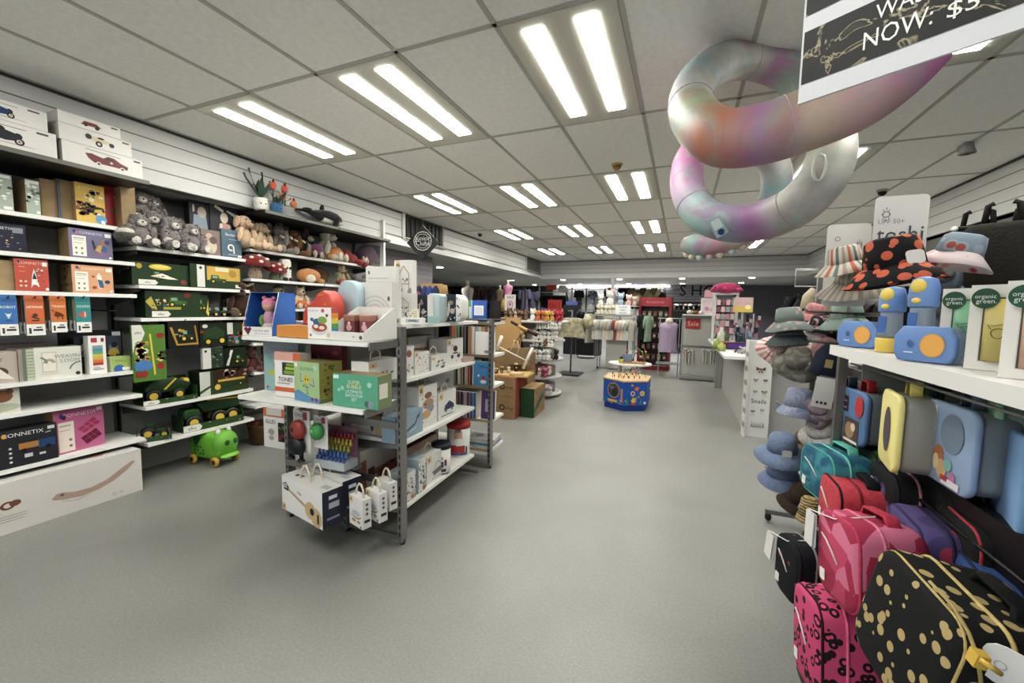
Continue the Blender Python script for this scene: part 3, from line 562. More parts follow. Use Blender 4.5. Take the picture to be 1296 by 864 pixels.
# hanging rows
def hpack(x0, x1, yt, yb, label, art, col, inset=.02, d=.03, turn=0, name='hanging_toy_pack', grp='hanging farm toy packs', frame=W0, face='+x', plane=None, cat='toy', **kw):
    pl = XS-inset if plane is None else plane
    if face in ('+x', '-x'): z0 = frame.hx((x0+x1)/2, yb, pl).z
    else: z0 = frame.hy((x0+x1)/2, yb, pl).z
    o = prod(name, label, cat, frame, face, pl, x0, x1, yt, z0, d, col, group=grp, front=art, turn=turn, **kw)
    return o
hpack(166, 208, 411, 482, 'large green toy card with gold baubles and a yellow ruler, hanging at the left', [('p', [(0, .5), (.0, 1), (.28, 1), (.38, .86), (.28, .72), (.1, .7)], '#d6d6cc'), ('t', .18, .87, .05, 'siku', '#222222'), ('d', .08, .35, .45, .72, 26, .05, ['#b99a40', '#d9b860', '#8a3020', '#e8e0c0']), ('p', [(.5, .84), (.56, .84), (.66, .1), (.6, .1)], '#d8c22a'), ('e', .85, .8, .13, .05, '#9a2a24'), ('d', .72, .25, .95, .5, 8, .06, ['#a52a20', '#d8c060', '#2a4a1a']), ('e', .3, .28, .28, .1, '#4a80b5'), ('r', .05, .2, .5, .3, '#4a80b5'), ('r', .05, .08, .3, .18, '#9a3028'), ('p', [(.3, .04), (.42, .13), (.3, .22)], '#9a3028')], '#56822c', inset=-.01, d=.02)
hpack(212, 251, 407, 440, 'yellow edged window pack with a dark toy tractor, hanging in the upper row', [('p', [(.05, .8), (.25, .1), (.98, .1), (.9, .85)], '#b08a2a'), ('p', [(.12, .85), (.3, .16), (.92, .18), (.84, .9)], '#1b1c1a')]+trac2(.6, .35, .42, '#2a3a30')+[('d', .2, .2, .5, .7, 8, .06, ['#8aa0a8', '#c8b030'])], '#141513', d=.12, inset=-.0)
hpack(252, 286, 408, 438, 'dark green toy tractor pack with big yellow wheels, hanging in the upper row', [('p', [(.1, .3), (.9, .3), (.95, .6), (.6, .85), (.2, .7)], '#24421f'), ('c', .3, .2, .15, '#111111'), ('c', .3, .2, .09, YL), ('c', .82, .22, .17, '#111111'), ('c', .82, .22, .1, YL), ('e', .2, .85, .1, .08, '#c9c9c0'), ('e', .08, .62, .08, .06, '#8a2a22')], '#15200f', d=.1)
hpack(287, 311, 408, 437, 'small pack with an orange rod and little farm pieces, hanging at the right', [('r', .0, .5, .3, 1, '#c9c9c0'), ('r', .78, .4, .95, .95, '#b06a2a'), ('d', .1, .05, .9, .6, 22, .07, ['#3a5a2a', '#4a80a0', '#8a9a8a', '#b03a2a', '#1f2a1a'])], '#26361f', d=.08)
hpack(256, 282, 440, 466, 'pale backed pack with small dark tractors, hanging in the lower row', [('r', .4, 0, 1, 1, '#2a3a2a'), ('d', .42, .05, .98, .95, 26, .06, ['#14180f', '#4a6a4a', '#9aa8a0', '#2c4a24']), ('c', .15, .85, .06, '#333333')], '#cfcfc6', d=.03)
hpack(287, 312, 440, 464, 'dark green boxed tractor tilted on its hook, hanging in the lower row', [('p', [(.1, .1), (.3, .9), (.42, .9), (.22, .1)], '#d8d8d0'), ('p', [(.0, .2), (.2, .8), (.26, .6), (.1, .2)], '#14180f')]+trac2(.68, .3, .4, '#224a1e'), '#16260f', d=.1, turn=-20)
for px_, py_ in ((187, 410), (232, 406), (270, 407), (299, 407), (269, 439), (299, 439)):
    p = at(px_, py_, X=XS-.02); MB().tube([(-4.44, p.y, p.z+.004), (XS, p.y, p.z+.004), (XS+.015, p.y, p.z+.016)], .004, '#3a3a38', 6).build('display_hook', label='grey wire hook for hanging farm toy packs in the second bay', category='hook', group='hooks for the farm toy packs')
tray('large dark green toy harvester in an open tray, left on the fourth shelf down', 183, 249, 472, .642, .2, 2, turn=-6, lens=.95, rim=.2, hgt=.2)
farm(252, 314, 467, .642, .16, 'window box with a red and yellow harvest trailer, right of the toy harvester', [('r', .26, .25, .98, .98, '#3a2018'), ('r', 0, 0, .2, .98, '#c3c6bd'), ('p', [(.0, .2), (.2, .4), (.2, .3), (0, .08)], '#3a5a2a'), ('d', .35, .6, .95, .92, 18, .09, ['#b58a80', '#c8a29a', '#5a2a1f']), ('r', .35, .48, .92, .58, '#c8a52c'), ('r', .3, .28, .92, .46, '#26401c'), ('c', .34, .28, .12, YL), ('c', .82, .3, .09, '#1a1a1a'), ('c', .82, .3, .04, YL)], col='#2c421f')
tray('small green toy tractor in a low carton, left on the lowest farm toy shelf', 180, 220, 528, .337, .15, 0, turn=-25, lens=.9, rim=.3, back=False, hgt=.13)
tray('large dark green toy dump truck in a tray, right on the lowest farm toy shelf', 233, 307, 505, .337, .2, 1, turn=-4, lens=.95, rim=.26, back=False, hgt=.24)
# ================================================================= PLUSH TOYS
def plush(name, label, loc, rz, parts, group='plush toys on the wall shelves', noses=(), scale=1, shag=0, cat='plush toy', kind='u'):
    m = MB(); m.M = Matrix.Scale(scale, 4)
    for p in parts:
        c, r, col = p[0], p[1], p[2]; X = p[3] if len(p) > 3 else None
        m.ell(c, r, (col, kind) if isinstance(col, str) else col, X)
    if shag:
        rd = random.Random(len(label)+int(loc[1]*1000)); base = list(parts)
        for _ in range(shag):
            p = rd.choice(base[:max(1, len(base)-0)]); r = p[1] if hasattr(p[1], '__len__') else (p[1],)*3
            if p[2] != parts[0][2]: continue
            a, b_ = rd.random()*2*pi, acos(2*rd.random()-1); d = Vector((sin(b_)*cos(a), sin(b_)*sin(a), cos(b_)))
            q = Vector(p[0])+Vector((d.x*r[0], d.y*r[1], d.z*r[2]))*.92; ln = .016+.014*rd.random(); dd = (d+Vector((rd.random()-.5, rd.random()-.5, rd.random()-.8))*.9).normalized()
            t1 = d.cross(Vector((rd.random(), rd.random(), rd.random()))).normalized()*.006; t2 = d.cross(t1).normalized()*.006
            m.add([q+t1, q+t2-t1*.5, q-t2-t1*.5, q+dd*ln], [(0, 1, 3), (1, 2, 3), (2, 0, 3)], (rd.choice(['#8d8784', '#75706e', '#a29c98', '#5e5957']), 'f'))
    o = m.build(name, loc=loc, rz=rz); tag(o, label, cat, group)
    for nm, c, r, col in noses:
        MB().ell((0, 0, 0), tuple(q*scale for q in (r if hasattr(r, '__len__') else (r,)*3)), col).build(nm, o, loc=tuple(q*scale for q in c))
    return o
def bunny(y, x, z, rz, label, s=1, low=False):
    g = '#827c7a'; w = '#cfc9bf'
    P = [((0, 0, .09), (.085, .07, .09), g), ((0, -.02, .2), (.06, .055, .055), g), ((-.05, -.03, .18), (.02, .025, .07), g), ((.05, -.03, .18), (.02, .025, .07), g),
         ((-.075, -.05, .11), (.025, .03, .06), g), ((.075, -.05, .11), (.025, .03, .06), g), ((-.06, -.09, .035), (.04, .05, .038), g), ((.06, -.09, .035), (.04, .05, .038), g),
         ((0, -.07, .185), (.03, .015, .025), w), ((-.06, -.135, .038), (.03, .008, .03), w), ((.06, -.135, .038), (.03, .008, .03), w)]
    o = plush('plush_bunny', label, (x, y, z), rz, P, 'grey plush bunnies on the upper shelf of the second bay', [('nose', (0, -.085, .19), .007, '#5a4a4a')], s, 320); return o
Zb = 1.937
for (y, x, z, rz, s, lab) in ((1.92, -4.05, Zb, 1.45, 1, 'shaggy grey plush bunny at the left end of its shelf'), (2.05, -4.12, Zb+.02, 1.3, 1.15, 'shaggy grey plush bunny sitting second from the left'), (2.13, -4.06, Zb, 1.8, 1.1, 'shaggy grey plush bunny sitting at the front middle of the pile'),
      (2.0, -4.2, Zb+.2, 1.5, 1.05, 'shaggy grey plush bunny perched on top of the pile, left'), (2.1, -4.24, Zb+.22, 1.7, .95, 'shaggy grey plush bunny perched on top of the pile, right'), (2.3, -4.08, Zb, 1.7, 1, 'shaggy grey plush bunny sitting left of the mauve comforter box'), (2.24, -4.22, Zb+.02, 1.5, 1.15, 'shaggy grey plush bunny at the back of the pile, towards the right'), (1.93, -4.25, Zb+.03, 1.5, 1.2, 'shaggy grey plush bunny behind the left end of the pile')):
    bunny(y, x, z, rz, lab, s)
# slipper by the shelf end
m = MB(); m.ell((0, 0, .045), (.07, .12, .045), ('#57544f', 'u')); m.ell((0, -.01, .075), (.06, .1, .035), ('#d9d3c8', 'u'))
for i in range(6): m.tube([(-.045, -.07+.022*i, .1), (0, -.065+.022*i, .112), (.045, -.07+.022*i, .1)], .003, '#8a857c', 5)
tag(m.build('plush_slipper', loc=(-4.02, 1.815, 1.957), rz=1.3), 'pale fluffy slipper with a ribbed top hanging over the shelf end beside the bunnies', 'slipper')
# comforter boxes
L(239, 265, 257, 2.05, .08, '#2b2d33', 'black box holding a blue comforter toy, on the bunny shelf', inset=.15, group='boxed baby comforters', front=[('p', [(.12, .05), (.2, .7), (.8, .7), (.95, .05)], '#8c9aa6'), ('e', .6, .78, .22, .14, '#b7ab9c'), ('e', .2, .85, .06, .1, '#c0b8a8')])
L(265, 300, 259, 2.05, .08, '#3c3b41', 'black box with a pink skirted bunny comforter, right of the blue comforter box', inset=.14, group='boxed baby comforters', front=[('p', [(.1, .15), (.4, .55), (.65, .55), (.95, .2), (.5, .05)], '#d3988f'), ('e', .5, .68, .14, .13, '#d9cdb8'), ('p', [(.15, .9), (.2, .97), (.5, .86), (.45, .8)], '#dcd6c6'), ('p', [(.95, .82), (.93, .72), (.6, .84), (.6, .88)], '#dcd6c6'), ('e', .38, .48, .06, .06, '#e0d6c4'), ('e', .68, .48, .06, .06, '#e0d6c4')])
L(254, 279, 291, Zb, .1, '#8c7a74', 'mauve box with a cream bunny comforter, standing in front of the boxed comforters', inset=.04, group='boxed baby comforters', front=[('e', .4, .75, .16, .12, '#c8ab98'), ('e', .5, .35, .28, .28, '#cfc0a8'), ('e', .6, .6, .2, .15, '#6a5a58'), ('p', [(.3, .7), (.1, .3), (.2, .2), (.4, .5)], '#bfa898')])
L(280, 305, 291, Zb, .07, '#56707f', 'slate blue baby book box with a white bird outline, beside the mauve box', inset=.02, group='boxed baby comforters', front=[('t', .5, .82, .1, 'Bedtime', '#d9dde0'), ('r', .35, .64, .8, .66, '#aeb8bf'), ('arc', .45, .35, .1, .05, 0, 300, '#e8e6e0'), ('l', [(.58, .35), (.6, .14)], .05, '#e8e6e0'), ('r', .78, .02, .97, .1, '#e8e6e0'), ('r', .3, .08, .75, .1, '#c8ccd0')])
# ---- bay 3/4 upper shelf
Z3 = 2.047; BG = '#c9ac8c'
def P(px, py, dx=.1): return at(px, py, X=XS-dx)
def seated(label, px, py, z, s, col, belly=None, muz=None, ear='drop', nose='#1d1816', dx=.12, rz=1.3, earcol=None, extra=(), name='plush_dog', grp='plush toys on the wall shelves', eye='#1a1410'):
    p = P(px, py, dx); muz = muz or col; ec = earcol or col
    Q = [((0, .01, .1), (.08, .07, .105), col), ((0, -.01, .24), (.065, .06, .062), col), ((0, -.07, .225), (.038, .045, .032), muz), ((-.08, -.05, .12), (.026, .03, .075), col, RY(.3)), ((.08, -.05, .12), (.026, .03, .075), col, RY(-.3)),
         ((-.06, -.11, .03), (.035, .07, .033), col, RZ(-.3)), ((.06, -.11, .03), (.035, .07, .033), col, RZ(.3)), ((-.075, -.17, .04), (.035, .02, .04), muz), ((.075, -.17, .04), (.035, .02, .04), muz)]
    if belly: Q.append(((0, -.05, .1), (.05, .03, .07), belly))
    if ear == 'drop': Q += [((-.068, .0, .235), (.02, .035, .06), ec, RY(.25)), ((.068, .0, .235), (.02, .035, .06), ec, RY(-.25))]
    elif ear == 'round': Q += [((-.045, 0, .3), (.024, .014, .024), ec), ((.045, 0, .3), (.024, .014, .024), ec)]
    elif ear == 'big': Q += [((-.09, .02, .25), (.05, .012, .06), ec), ((.09, .02, .25), (.05, .012, .06), ec)]
    Q += list(extra)
    return plush(name, label, (p.x, p.y, z), rz, Q, grp, [('nose', (0, -.112, .238), (.018, .01, .014), nose), ('eye', (-.026, -.062, .262), .006, eye), ('eye', (.026, -.062, .262), .006, eye)], s)
seated('cream floppy eared plush dog at the left end of the upper plush shelf', 308, 300, Z3, 1.05, BG, dx=.06, rz=1.75)
seated('cream plush dog with a brown nose leaning beside the first cream dog', 330, 305, Z3, .95, '#c4ab8b', dx=.08, rz=1.8)
seated('black and white plush dog sitting behind the two cream dogs', 325, 270, Z3, 1.05, '#1e1b19', muz='#b9a68c', dx=.27, rz=1.6)
tusk = [((-.05, -.12, .17), (.012, .04, .012), '#d9d2c2', RX(.5)), ((.05, -.12, .17), (.012, .04, .012), '#d9d2c2', RX(.5)), ((0, -.12, .16), (.02, .03, .08), '#8a827a')]
seated('grey plush mammoth with curved white tusks on the upper plush shelf', 353, 300, Z3, 1.05, '#8a827a', ear='big', extra=tusk+[((0, -.01, .3), (.04, .04, .03), '#5f4c3c')], name='plush_mammoth', dx=.14, rz=1.5)
seated('brown plush mammoth with white tusks, right of the grey mammoth', 371, 303, Z3, .95, '#7b4f2b', ear='big', extra=[(a_, b2, c_ if c_ != '#8a827a' else '#7b4f2b') + tuple(r_) for a_, b2, c_, *r_ in tusk], name='plush_mammoth', dx=.12, rz=1.5)
seated('black plush puppy with a pale snout and a white paw', 386, 305, Z3, .95, '#16130f', muz='#a89c88', belly='#8f8472', dx=.1, rz=1.9, extra=[((.02, -.01, .32), (.03, .03, .03), '#6b2c1c')])
seated('large white plush polar bear on the upper plush shelf', 412, 315, Z3, 1.3, '#c9c2b2', ear='round', dx=.16, rz=2.0, name='plush_bear')
def blob(label, px, z, r, col, dx=.1, name='plush_ball', extra=(), rz=1.5, noses=(), py=320):
    p = P(px, py, dx); return plush(name, label, (p.x, p.y, z), rz, [((0, 0, r[2]), r, col)]+list(extra), noses=noses)
blob('round plum purple plush ball in front of the white polar bear', 401, Z3, (.085, .075, .085), '#6e3a5c', .04, extra=[((-.07, -.05, .03), (.03, .02, .035), '#c9c2b2')])
blob('mustard yellow plush dinosaur hump right of the purple ball', 425, Z3, (.11, .07, .085), '#b57a22', .04, name='plush_dinosaur', extra=[((-.1, -.02, .04), (.04, .03, .035), '#b57a22')]+[((-.06+.04*i, 0, .165-.01*abs(i-1.5)), (.014, .014, .02), '#c98a2c') for i in range(4)])
blob('dark red plush dragon draped over the shelf edge', 440, Z3, (.16, .06, .07), '#7c1519', .07, name='plush_dragon', extra=[((.14, -.05, .02), (.06, .06, .045), '#8c171b'), ((.2, -.08, .0), (.05, .05, .04), '#7c1519'), ((-.02, 0, .14), (.08, .03, .03), '#8c171b')]+[((.02+.05*i, -.02, .13-.03*i), (.012, .012, .02), '#a53a2c') for i in range(4)])
blob('big round mauve plush ball at the right end of the upper plush shelf', 463, Z3, (.15, .15, .15), '#6d5a68', .16)
blob('small cream plush bear head in front of the mauve plush ball', 462, Z3-.0, (.05, .05, .05), '#c2ad97', .02, name='plush_bear', extra=[((-.03, 0, .1), (.015, .01, .015), '#c2ad97'), ((.03, 0, .1), (.015, .01, .015), '#c2ad97')], noses=[('nose', (0, -.052, .05), .008, '#2a201c')])
# ---- second plush shelf
Z4 = 1.753
def mushroom(label, px, z, s, stem='#b09a80', dx=.1, tilt=.1):
    p = P(px, 340, dx); m = MB(); m.M = Matrix.Scale(s, 4) @ RX(tilt)
    m.lathe([(.06, 0), (.068, .04), (.055, .1), (.045, .16)], (stem, 'u')); m.lathe([(.02, .15), (.14, .14), (.15, .16), (.13, .21), (.08, .25), (0, .265)], ('#7c1a1c', 'u'))
    for a, r_, z_ in ((-1.6, .135, .19), (-.9, .12, .22), (-2.3, .115, .225), (-1.5, .075, .25), (.2, .13, .2), (2.8, .13, .2)): m.ell((r_*cos(a), r_*sin(a), z_), (.022, .022, .016), ('#e6ddd0', 'u'))
    o = m.build('plush_mushroom', loc=(p.x, p.y, z), rz=1.4); tag(o, label, 'plush toy', 'plush toys on the wall shelves')
    for sx in (-1, 1): MB().ell((0, 0, 0), .006, '#1a1614').build('eye', o, loc=(sx*.02*s, -.06*s, .09*s))
mushroom('large red capped plush mushroom with white spots, left on the second plush shelf', 322, Z4, .95, dx=.06)
mushroom('smaller spotted red plush mushroom leaning right of the large one', 346, Z4, .78, stem='#6f7a60', dx=.1, tilt=.3)
p = P(361, 350, .06); m = MB(); m.lathe([(.055, 0), (.06, .02), (.06, .2), (.05, .235), (0, .24)], ('#d8d4c8', 'u')); m.ell((-.03, -.05, .02), (.03, .03, .02), ('#3a342e', 'u')); m.ell((.03, -.05, .02), (.03, .03, .02), ('#3a342e', 'u'))
o = tag(m.build('plush_candle', loc=(p.x, p.y, Z4), rz=1.5), 'white cylindrical plush with round dark glasses on the second plush shelf', 'plush toy', 'plush toys on the wall shelves')
for sx in (-1, 1): MB().ell((0, 0, 0), (.018, .008, .014), '#161414').build('glasses_lens', o, loc=(sx*.024, -.062, .14))
blob('curled orange tan plush croissant lying right of the white plush', 390, Z4, (.15, .08, .085), '#c08348', .08, name='plush_croissant', extra=[((-.02, -.06, .05), (.06, .04, .05), '#dcd4c2'), ((.14, -.03, .03), (.05, .04, .03), '#c99354')])
blob('rust brown leafy plush bush at the back of the second plush shelf', 402, Z4, (.14, .08, .1), '#6a431c', .25, name='plush_bush', extra=[((-.1, 0, .12), (.06, .06, .06), '#7a4c1e'), ((.09, 0, .13), (.07, .06, .05), '#5f3c18')])
seated('khaki plush dinosaur with red shorts on the second plush shelf', 432, 350, Z4, .85, '#968769', muz='#a89878', dx=.08, rz=1.4, ear='round', name='plush_dinosaur', extra=[((0, -.02, .05), (.1, .085, .055), '#99211f'), ((-.09, -.03, .14), (.04, .03, .05), '#5c6b4a')])
blob('grey plush shark with spread fins at the right of the second plush shelf', 455, Z4, (.12, .07, .06), '#5f5f5a', .08, name='plush_shark', extra=[((-.1, 0, .13), (.06, .015, .03), '#54544f', RY(.6)), ((.08, 0, .14), (.05, .015, .03), '#54544f', RY(-.5)), ((0, -.04, .03), (.09, .04, .03), '#b8b4a8')])
# ---- lower plush
Z5 = 1.452
seated('shaggy dark brown plush highland cow with pale horns, left on the third plush shelf', 303, 380, 1.372, 1.05, '#4a2c1c', muz='#6e5244', dx=.1, rz=1.2, ear='big', name='plush_cow', extra=[((-.09, 0, .3), (.05, .012, .012), '#b8ab92', RY(.5)), ((.09, 0, .3), (.05, .012, .012), '#b8ab92', RY(-.5)), ((0, -.04, .29), (.06, .05, .03), '#54321f')])
seated('green capped plush toy partly hidden behind the blue doll box', 352, 365, Z5, .8, '#a79576', dx=.15, name='plush_elf', ear='round', extra=[((0, 0, .29), (.07, .06, .04), '#3c5a34')])
seated('cream and orange plush tiger behind the red case', 380, 385, Z5, .8, '#cdb498', dx=.1, name='plush_tiger', ear='round', extra=[((0, -.02, .07), (.09, .08, .06), '#c4682c')])
for i, (px, zz, c_, lab) in enumerate(((318, 1.102, '#5a3f2a', 'dark brown plush bear low on the shelves left of the blue doll box'), (336, .802, '#3c2c22', 'very dark plush dog low on the shelves under the gondola corner'), (318, .802, '#6a3a34', 'maroon plush mouse on the low shelf by the farm toys'))):
    seated(lab, px, 440, zz, .75, c_, dx=.12, name='plush_bear', ear='round')
# striped skirt cloth hanging
# ---- on the top board
def potted(label, px, pot, size, dx, leaves, flowers=False):
    p = P(px, 255, dx); o = empty('potted_plush_plant', (p.x, p.y, 2.406), 1.3, label, 'plush plant', 'plush pot plants on the top board')
    MB().lathe([(size*.8, 0), (size, size*.2), (size, size*1.7), (size*.95, size*1.8), (size*.8, size*1.75), (0, size*1.7)], (pot, 'u')).build('pot', o)
    f = MB(); rd = random.Random(px)
    for a, tl, ln, wd_ in leaves:
        X = T((0, 0, size*1.7)) @ RZ(a) @ RY(tl); q = []
        for k in range(7): u = k/6; q.append((u, wd_*sin(pi*min(1, u*.93+.07))**.7))
        f.M = X
        f.add([v for u, w_ in q for v in ((0, -w_, u*ln), (.012*sin(pi*u)-u*u*.02, 0, u*ln), (0, w_, u*ln))], [t for k in range(6) for t in ((3*k, 3*k+1, 3*k+4, 3*k+3), (3*k+1, 3*k+2, 3*k+5, 3*k+4))], ('#2c4532', 'u'), True)
        f.M = Matrix()
    f.build('leaves', o)
    for sx in (-1, 1): MB().ell((0, 0, 0), .006, '#1a1614').build('eye', o, loc=(sx*.02, -size*.98, size*.9))
    if flowers:
        for (x, y, z, c_) in ((-.03, 0, .27, '#c8583c'), (.08, 0, .26, '#c8503a'), (.05, -.02, .18, '#b8622e'), (.15, -.03, .12, '#a8642c')):
            fl = MB(); fl.tube([(0, 0, size*1.7-z), (0, 0, 0)], .008, ('#3a5a34', 'u'), 6); fl.ell((0, 0, 0), (.034, .03, .04), (c_, 'u')); fl.ell((.0, -.01, .04), (.012, .012, .025), ('#7a2a20', 'u')); fl.build('flower', o, loc=(x, y, z))
    return o
potted('white faced plush pot plant with long upright dark green leaves', 330, '#c9c6bc', .062, -.16, [(0, .1, .26, .03), (2.6, .35, .3, .026), (3.1, .6, .26, .024), (.4, .55, .24, .03), (1.5, .3, .2, .03), (4.6, .3, .2, .028)])
potted('blue plush pot plant with orange and red plush flowers', 350, '#2f5f86', .056, -.17, [(0, .6, .2, .03), (2.8, .4, .2, .03), (1.2, .9, .18, .026), (5, .9, .17, .026), (.3, 1.1, .2, .02)], True)
# whale
p0 = P(372, 265, -.16); p1 = P(440, 272, -.16)
m = MB(); pts = []; Lw = .56
body = [(0, .006, .0), (.06, .02, .01), (.14, .035, 0), (.25, .062, 0), (.36, .075, 0), (.46, .068, -.004), (.52, .045, -.01), (.555, .012, -.02)]
m.tube([(x-.28, 0, .1+z) for x, r, z in body], [r for x, r, z in body], ('#191a1b', 'u'), 14)
m.tube([(x-.28, -.004, .1+z-.03) for x, r, z in body[3:]], [r*.8 for x, r, z in body[3:]], ('#c6c2b6', 'u'), 12)
m.ell((-.255, .05, .115), (.05, .06, .012), ('#191a1b', 'u'), RZ(.5)); m.ell((-.255, -.05, .115), (.05, .06, .012), ('#191a1b', 'u'), RZ(-.5)); m.ell((-.01, 0, .18), (.03, .01, .045), ('#191a1b', 'u'), RY(.4)); m.ell((.12, -.08, .04), (.04, .02, .07), ('#191a1b', 'u'), RX(.4)); m.ell((.12, .08, .04), (.04, .02, .07), ('#191a1b', 'u'), RX(-.4))
tag(m.build('plush_whale', loc=((p0.x+p1.x)/2, (p0.y+p1.y)/2, 2.41), rz=pi/2), 'black and white plush orca whale lying on the top board', 'plush toy')
# wicker basket and the green ride-on case
o = empty('wicker_basket', (-4.14, 2.98, .003), 0, 'brown round wicker basket on the floor at the foot of the plush toy shelving', 'basket')
MB().lathe([(.1, 0), (.13, .02), (.15, .2), (.155, .215), (.14, .215), (.125, .03), (0, .03)], ('#7a5836', 'w')).build('bowl', o)
m = MB(); [m.ell((.05*cos(i), .05*sin(i*1.7), .19+.01*(i % 2)), (.04, .04, .04), (c_, 'f')) for i, c_ in enumerate(['#5a3226', '#8a5a3a', '#3e2a22', '#7a4030'])]; m.build('contents', o)
# ride-on case shaped like a green dinosaur
o = empty('ride_on_suitcase', (-4.03, 2.40, .002), radians(6), 'lime green ride on suitcase shaped like a horned creature, on the floor', 'suitcase')
m = MB(); g1 = '#6fb52a'; prof = m.rr(.40, .25, .1, 5)
m.slab([(x, z+.175) for x, z in prof], .2, g1, X=T((0, -.1, 0)), bev=.045); m.ell((.145, 0, .2), (.085, .115, .12), g1); m.build('shell', o)
MB().slab([(x, z+.175) for x, z in MB().rr(.405, .256, .1, 5)], .02, '#9aa39a', X=T((0, -.01, 0)), bev=.003).build('seam_band', o)
MB().slab([(-.02, .17), (.04, .25), (.03, .29), (-.06, .29), (-.06, .2)], .206, '#1f5a34', X=T((-.06, -.103, 0)), bev=.01).build('saddle', o)
for sy in (-1, 1):
    MB().lathe([(.014, 0), (.02, .02), (.016, .045), (0, .05)], '#d9d9d2', X=RX(-sy*-.3)).build('horn', o, loc=(.13, sy*.06, .29))
    MB().ell((0, 0, 0), (.012, .022, .026), '#17602f').build('eye', o, loc=(.224, sy*.04, .22))
    for sx in (-.13, .14):
        w_ = MB(); w_.lathe([(0, -.012), (.045, -.012), (.045, .012), (0, .012)], '#d0a82a', X=RX(pi/2), n=16); w_.lathe([(0, -.015), (.022, -.015), (.022, .015), (0, .015)], '#4a3a1a', X=RX(pi/2), n=12); w_.build('wheel', o, loc=(sx, sy*.1, .047))
MB().ell((0, 0, 0), (.05, .09, .02), '#86cc3c').build('lip', o, loc=(.2, 0, .09))
m = MB()
for i in range(9): m.ell((-.1+.035*(i % 4), -.1-.001, .11+.03*(i % 3)), (.011, .004, .011), '#20502a')
m.build('spots', o)
m = MB(); m.slab([(-.02, 0), (.02, 0), (.0, .03)], .01, '#a9c23a'); m.build('crest', o, loc=(.0, 0, .298))
# ================================================================= GONDOLA
G = Frame(-1.57, 2.03, 2.5)
STL = ('#9b9a97', 'm')
def gpost(par, x, y, z1, slots=True, face=-1):
    m = MB(); m.bb(x-.014, x+.014, y-.03, y+.03, .02, z1, STL)
    if slots:
        for i in range(int((z1-.08)/.05)):
            z = .06+i*.05; m.bb(x-.004, x+.004, y-.0312, y-.03, z, z+.028, '#101010')
    m.cyl((x, y, 0), .016, .03, '#222222', 10); return m.build('upright', par)
def gshelf(par, x0, x1, y0, y1, z, near='#e2e1da', col=WHITE, wood=False):
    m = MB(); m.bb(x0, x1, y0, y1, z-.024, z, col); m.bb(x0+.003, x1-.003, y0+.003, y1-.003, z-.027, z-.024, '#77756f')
    if wood: m.bb(x0, x1, y0-.001, y0, z-.024, z, '#b7a27f')
    return m.build('shelf', par)
ga = empty('gondola_shelf', G.w(0, 0), G.a, 'double sided steel and white gondola shelf in the middle of the shop floor', 'shelving')
for x in (0, -.43, -.93): gpost(ga, x-.0, 0, 1.375)
for x in (-.43, -.93): gpost(ga, x-.0, 1.12, 1.375)
MB().bb(-.436, -.424, .03, 1.09, .12, 1.37, '#b3b3ae').build('back_panel', ga)
for z in (1.04, .64, .215):
    s_ = gshelf(ga, -.42, -.02, .06, 1.09, z)
    for y in (.055, 1.095): MB().slab([(0, 0), (.36, 0), (.36, -.02), (0, -.06)], .006, STL, X=T((-.41, y-.003, z-.028))).build('bracket', s_)
    gshelf(ga, -.93, -.44, .06, 1.09, z)
gshelf(ga, -.93, -.01, .03, 1.12, 1.385)
for z, y in ((1.3, -.3), (.935, -.34)):
    s_ = gshelf(ga, -.96, -.01, y, -.04, z)
    for x in (-.955, -.004): MB().bb(x-.004, x+.004, y+.01, -.03, z-.045, z-.001, STL).build('bracket', s_)
MB().bb(-.93, 0, -.036, -.03, .385, .43, STL).build('cross_bar', ga)
MB().bb(-.43, 0, -.036, -.03, .745, .79, STL).build('cross_bar', ga)
MB().bb(-.93, 0, -.012, .012, .03, .055, STL).build('base_rail', ga)
MB().bb(-.93, 0, 1.108, 1.132, .03, .055, STL).build('base_rail', ga)
# second unit behind: end-on book rack
gb = empty('book_rack', G.w(0, 1.35), G.a, 'steel framed rack of picture books standing behind the gondola shelf', 'shelving')
for x in (.0, -.93): gpost(gb, x+.02, 0, 1.40)
MB().bb(-.91, .02, -.03, -.01, 0.005, .03, STL).build('base_rail', gb)
for z in (1.365, 1.06, .765, .445, .16): gshelf(gb, -.92, .02, .03, .34, z, wood=True)
MB().bb(-.91, .02, -.006, .006, 1.385, 1.4, STL).bb(.02, .03, .0, .34, 1.385, 1.4, STL).build('top_rail', gb)
# ---- cartons helper on the gondola
def E_(x0, x1, yt, z0, d, col, label, ly=-.28, **kw):   # faces the camera end
    return prod(kw.pop('name', 'toy_box'), label, kw.pop('cat', 'box'), G, '-y', ly, x0, x1, yt, z0+.001, d, col, **kw)
def S_(x0, x1, yt, z0, d, col, label, lx=-.04, **kw):   # faces the aisle
    return prod(kw.pop('name', 'toy_box'), label, kw.pop('cat', 'box'), G, '+x', lx, x0, x1, yt, z0+.001, d, col, **kw)
WB = '#d9d7d2'
logo = lambda x=.12, z=.86, c='#d3bf98': [('r', x-.12, z-.12, x+.12, z+.14, c), ('c', x, z, .06, '#8a6f50')]
def animals(seed, cols=('#8a5a44', '#33405a', '#c08a60', '#7d8a70', '#4a4440'), n=16, s=.06, z0=.08, z1=.7, x0=.1, x1=.9):
    rd = random.Random(seed); out = []
    for _ in range(n):
        x = x0+(x1-x0)*rd.random(); z = z0+(z1-z0)*rd.random(); c = rd.choice(cols); q = s*(.6+.8*rd.random())
        out += [('e', x, z, q, q*.7, c), ('e', x+q*.8, z+q*.6, q*.45, q*.45, c), ('r', x-q*.6, z-q*1.2, x-q*.35, z, c), ('r', x+q*.3, z-q*1.2, x+q*.55, z, c)]
    return out
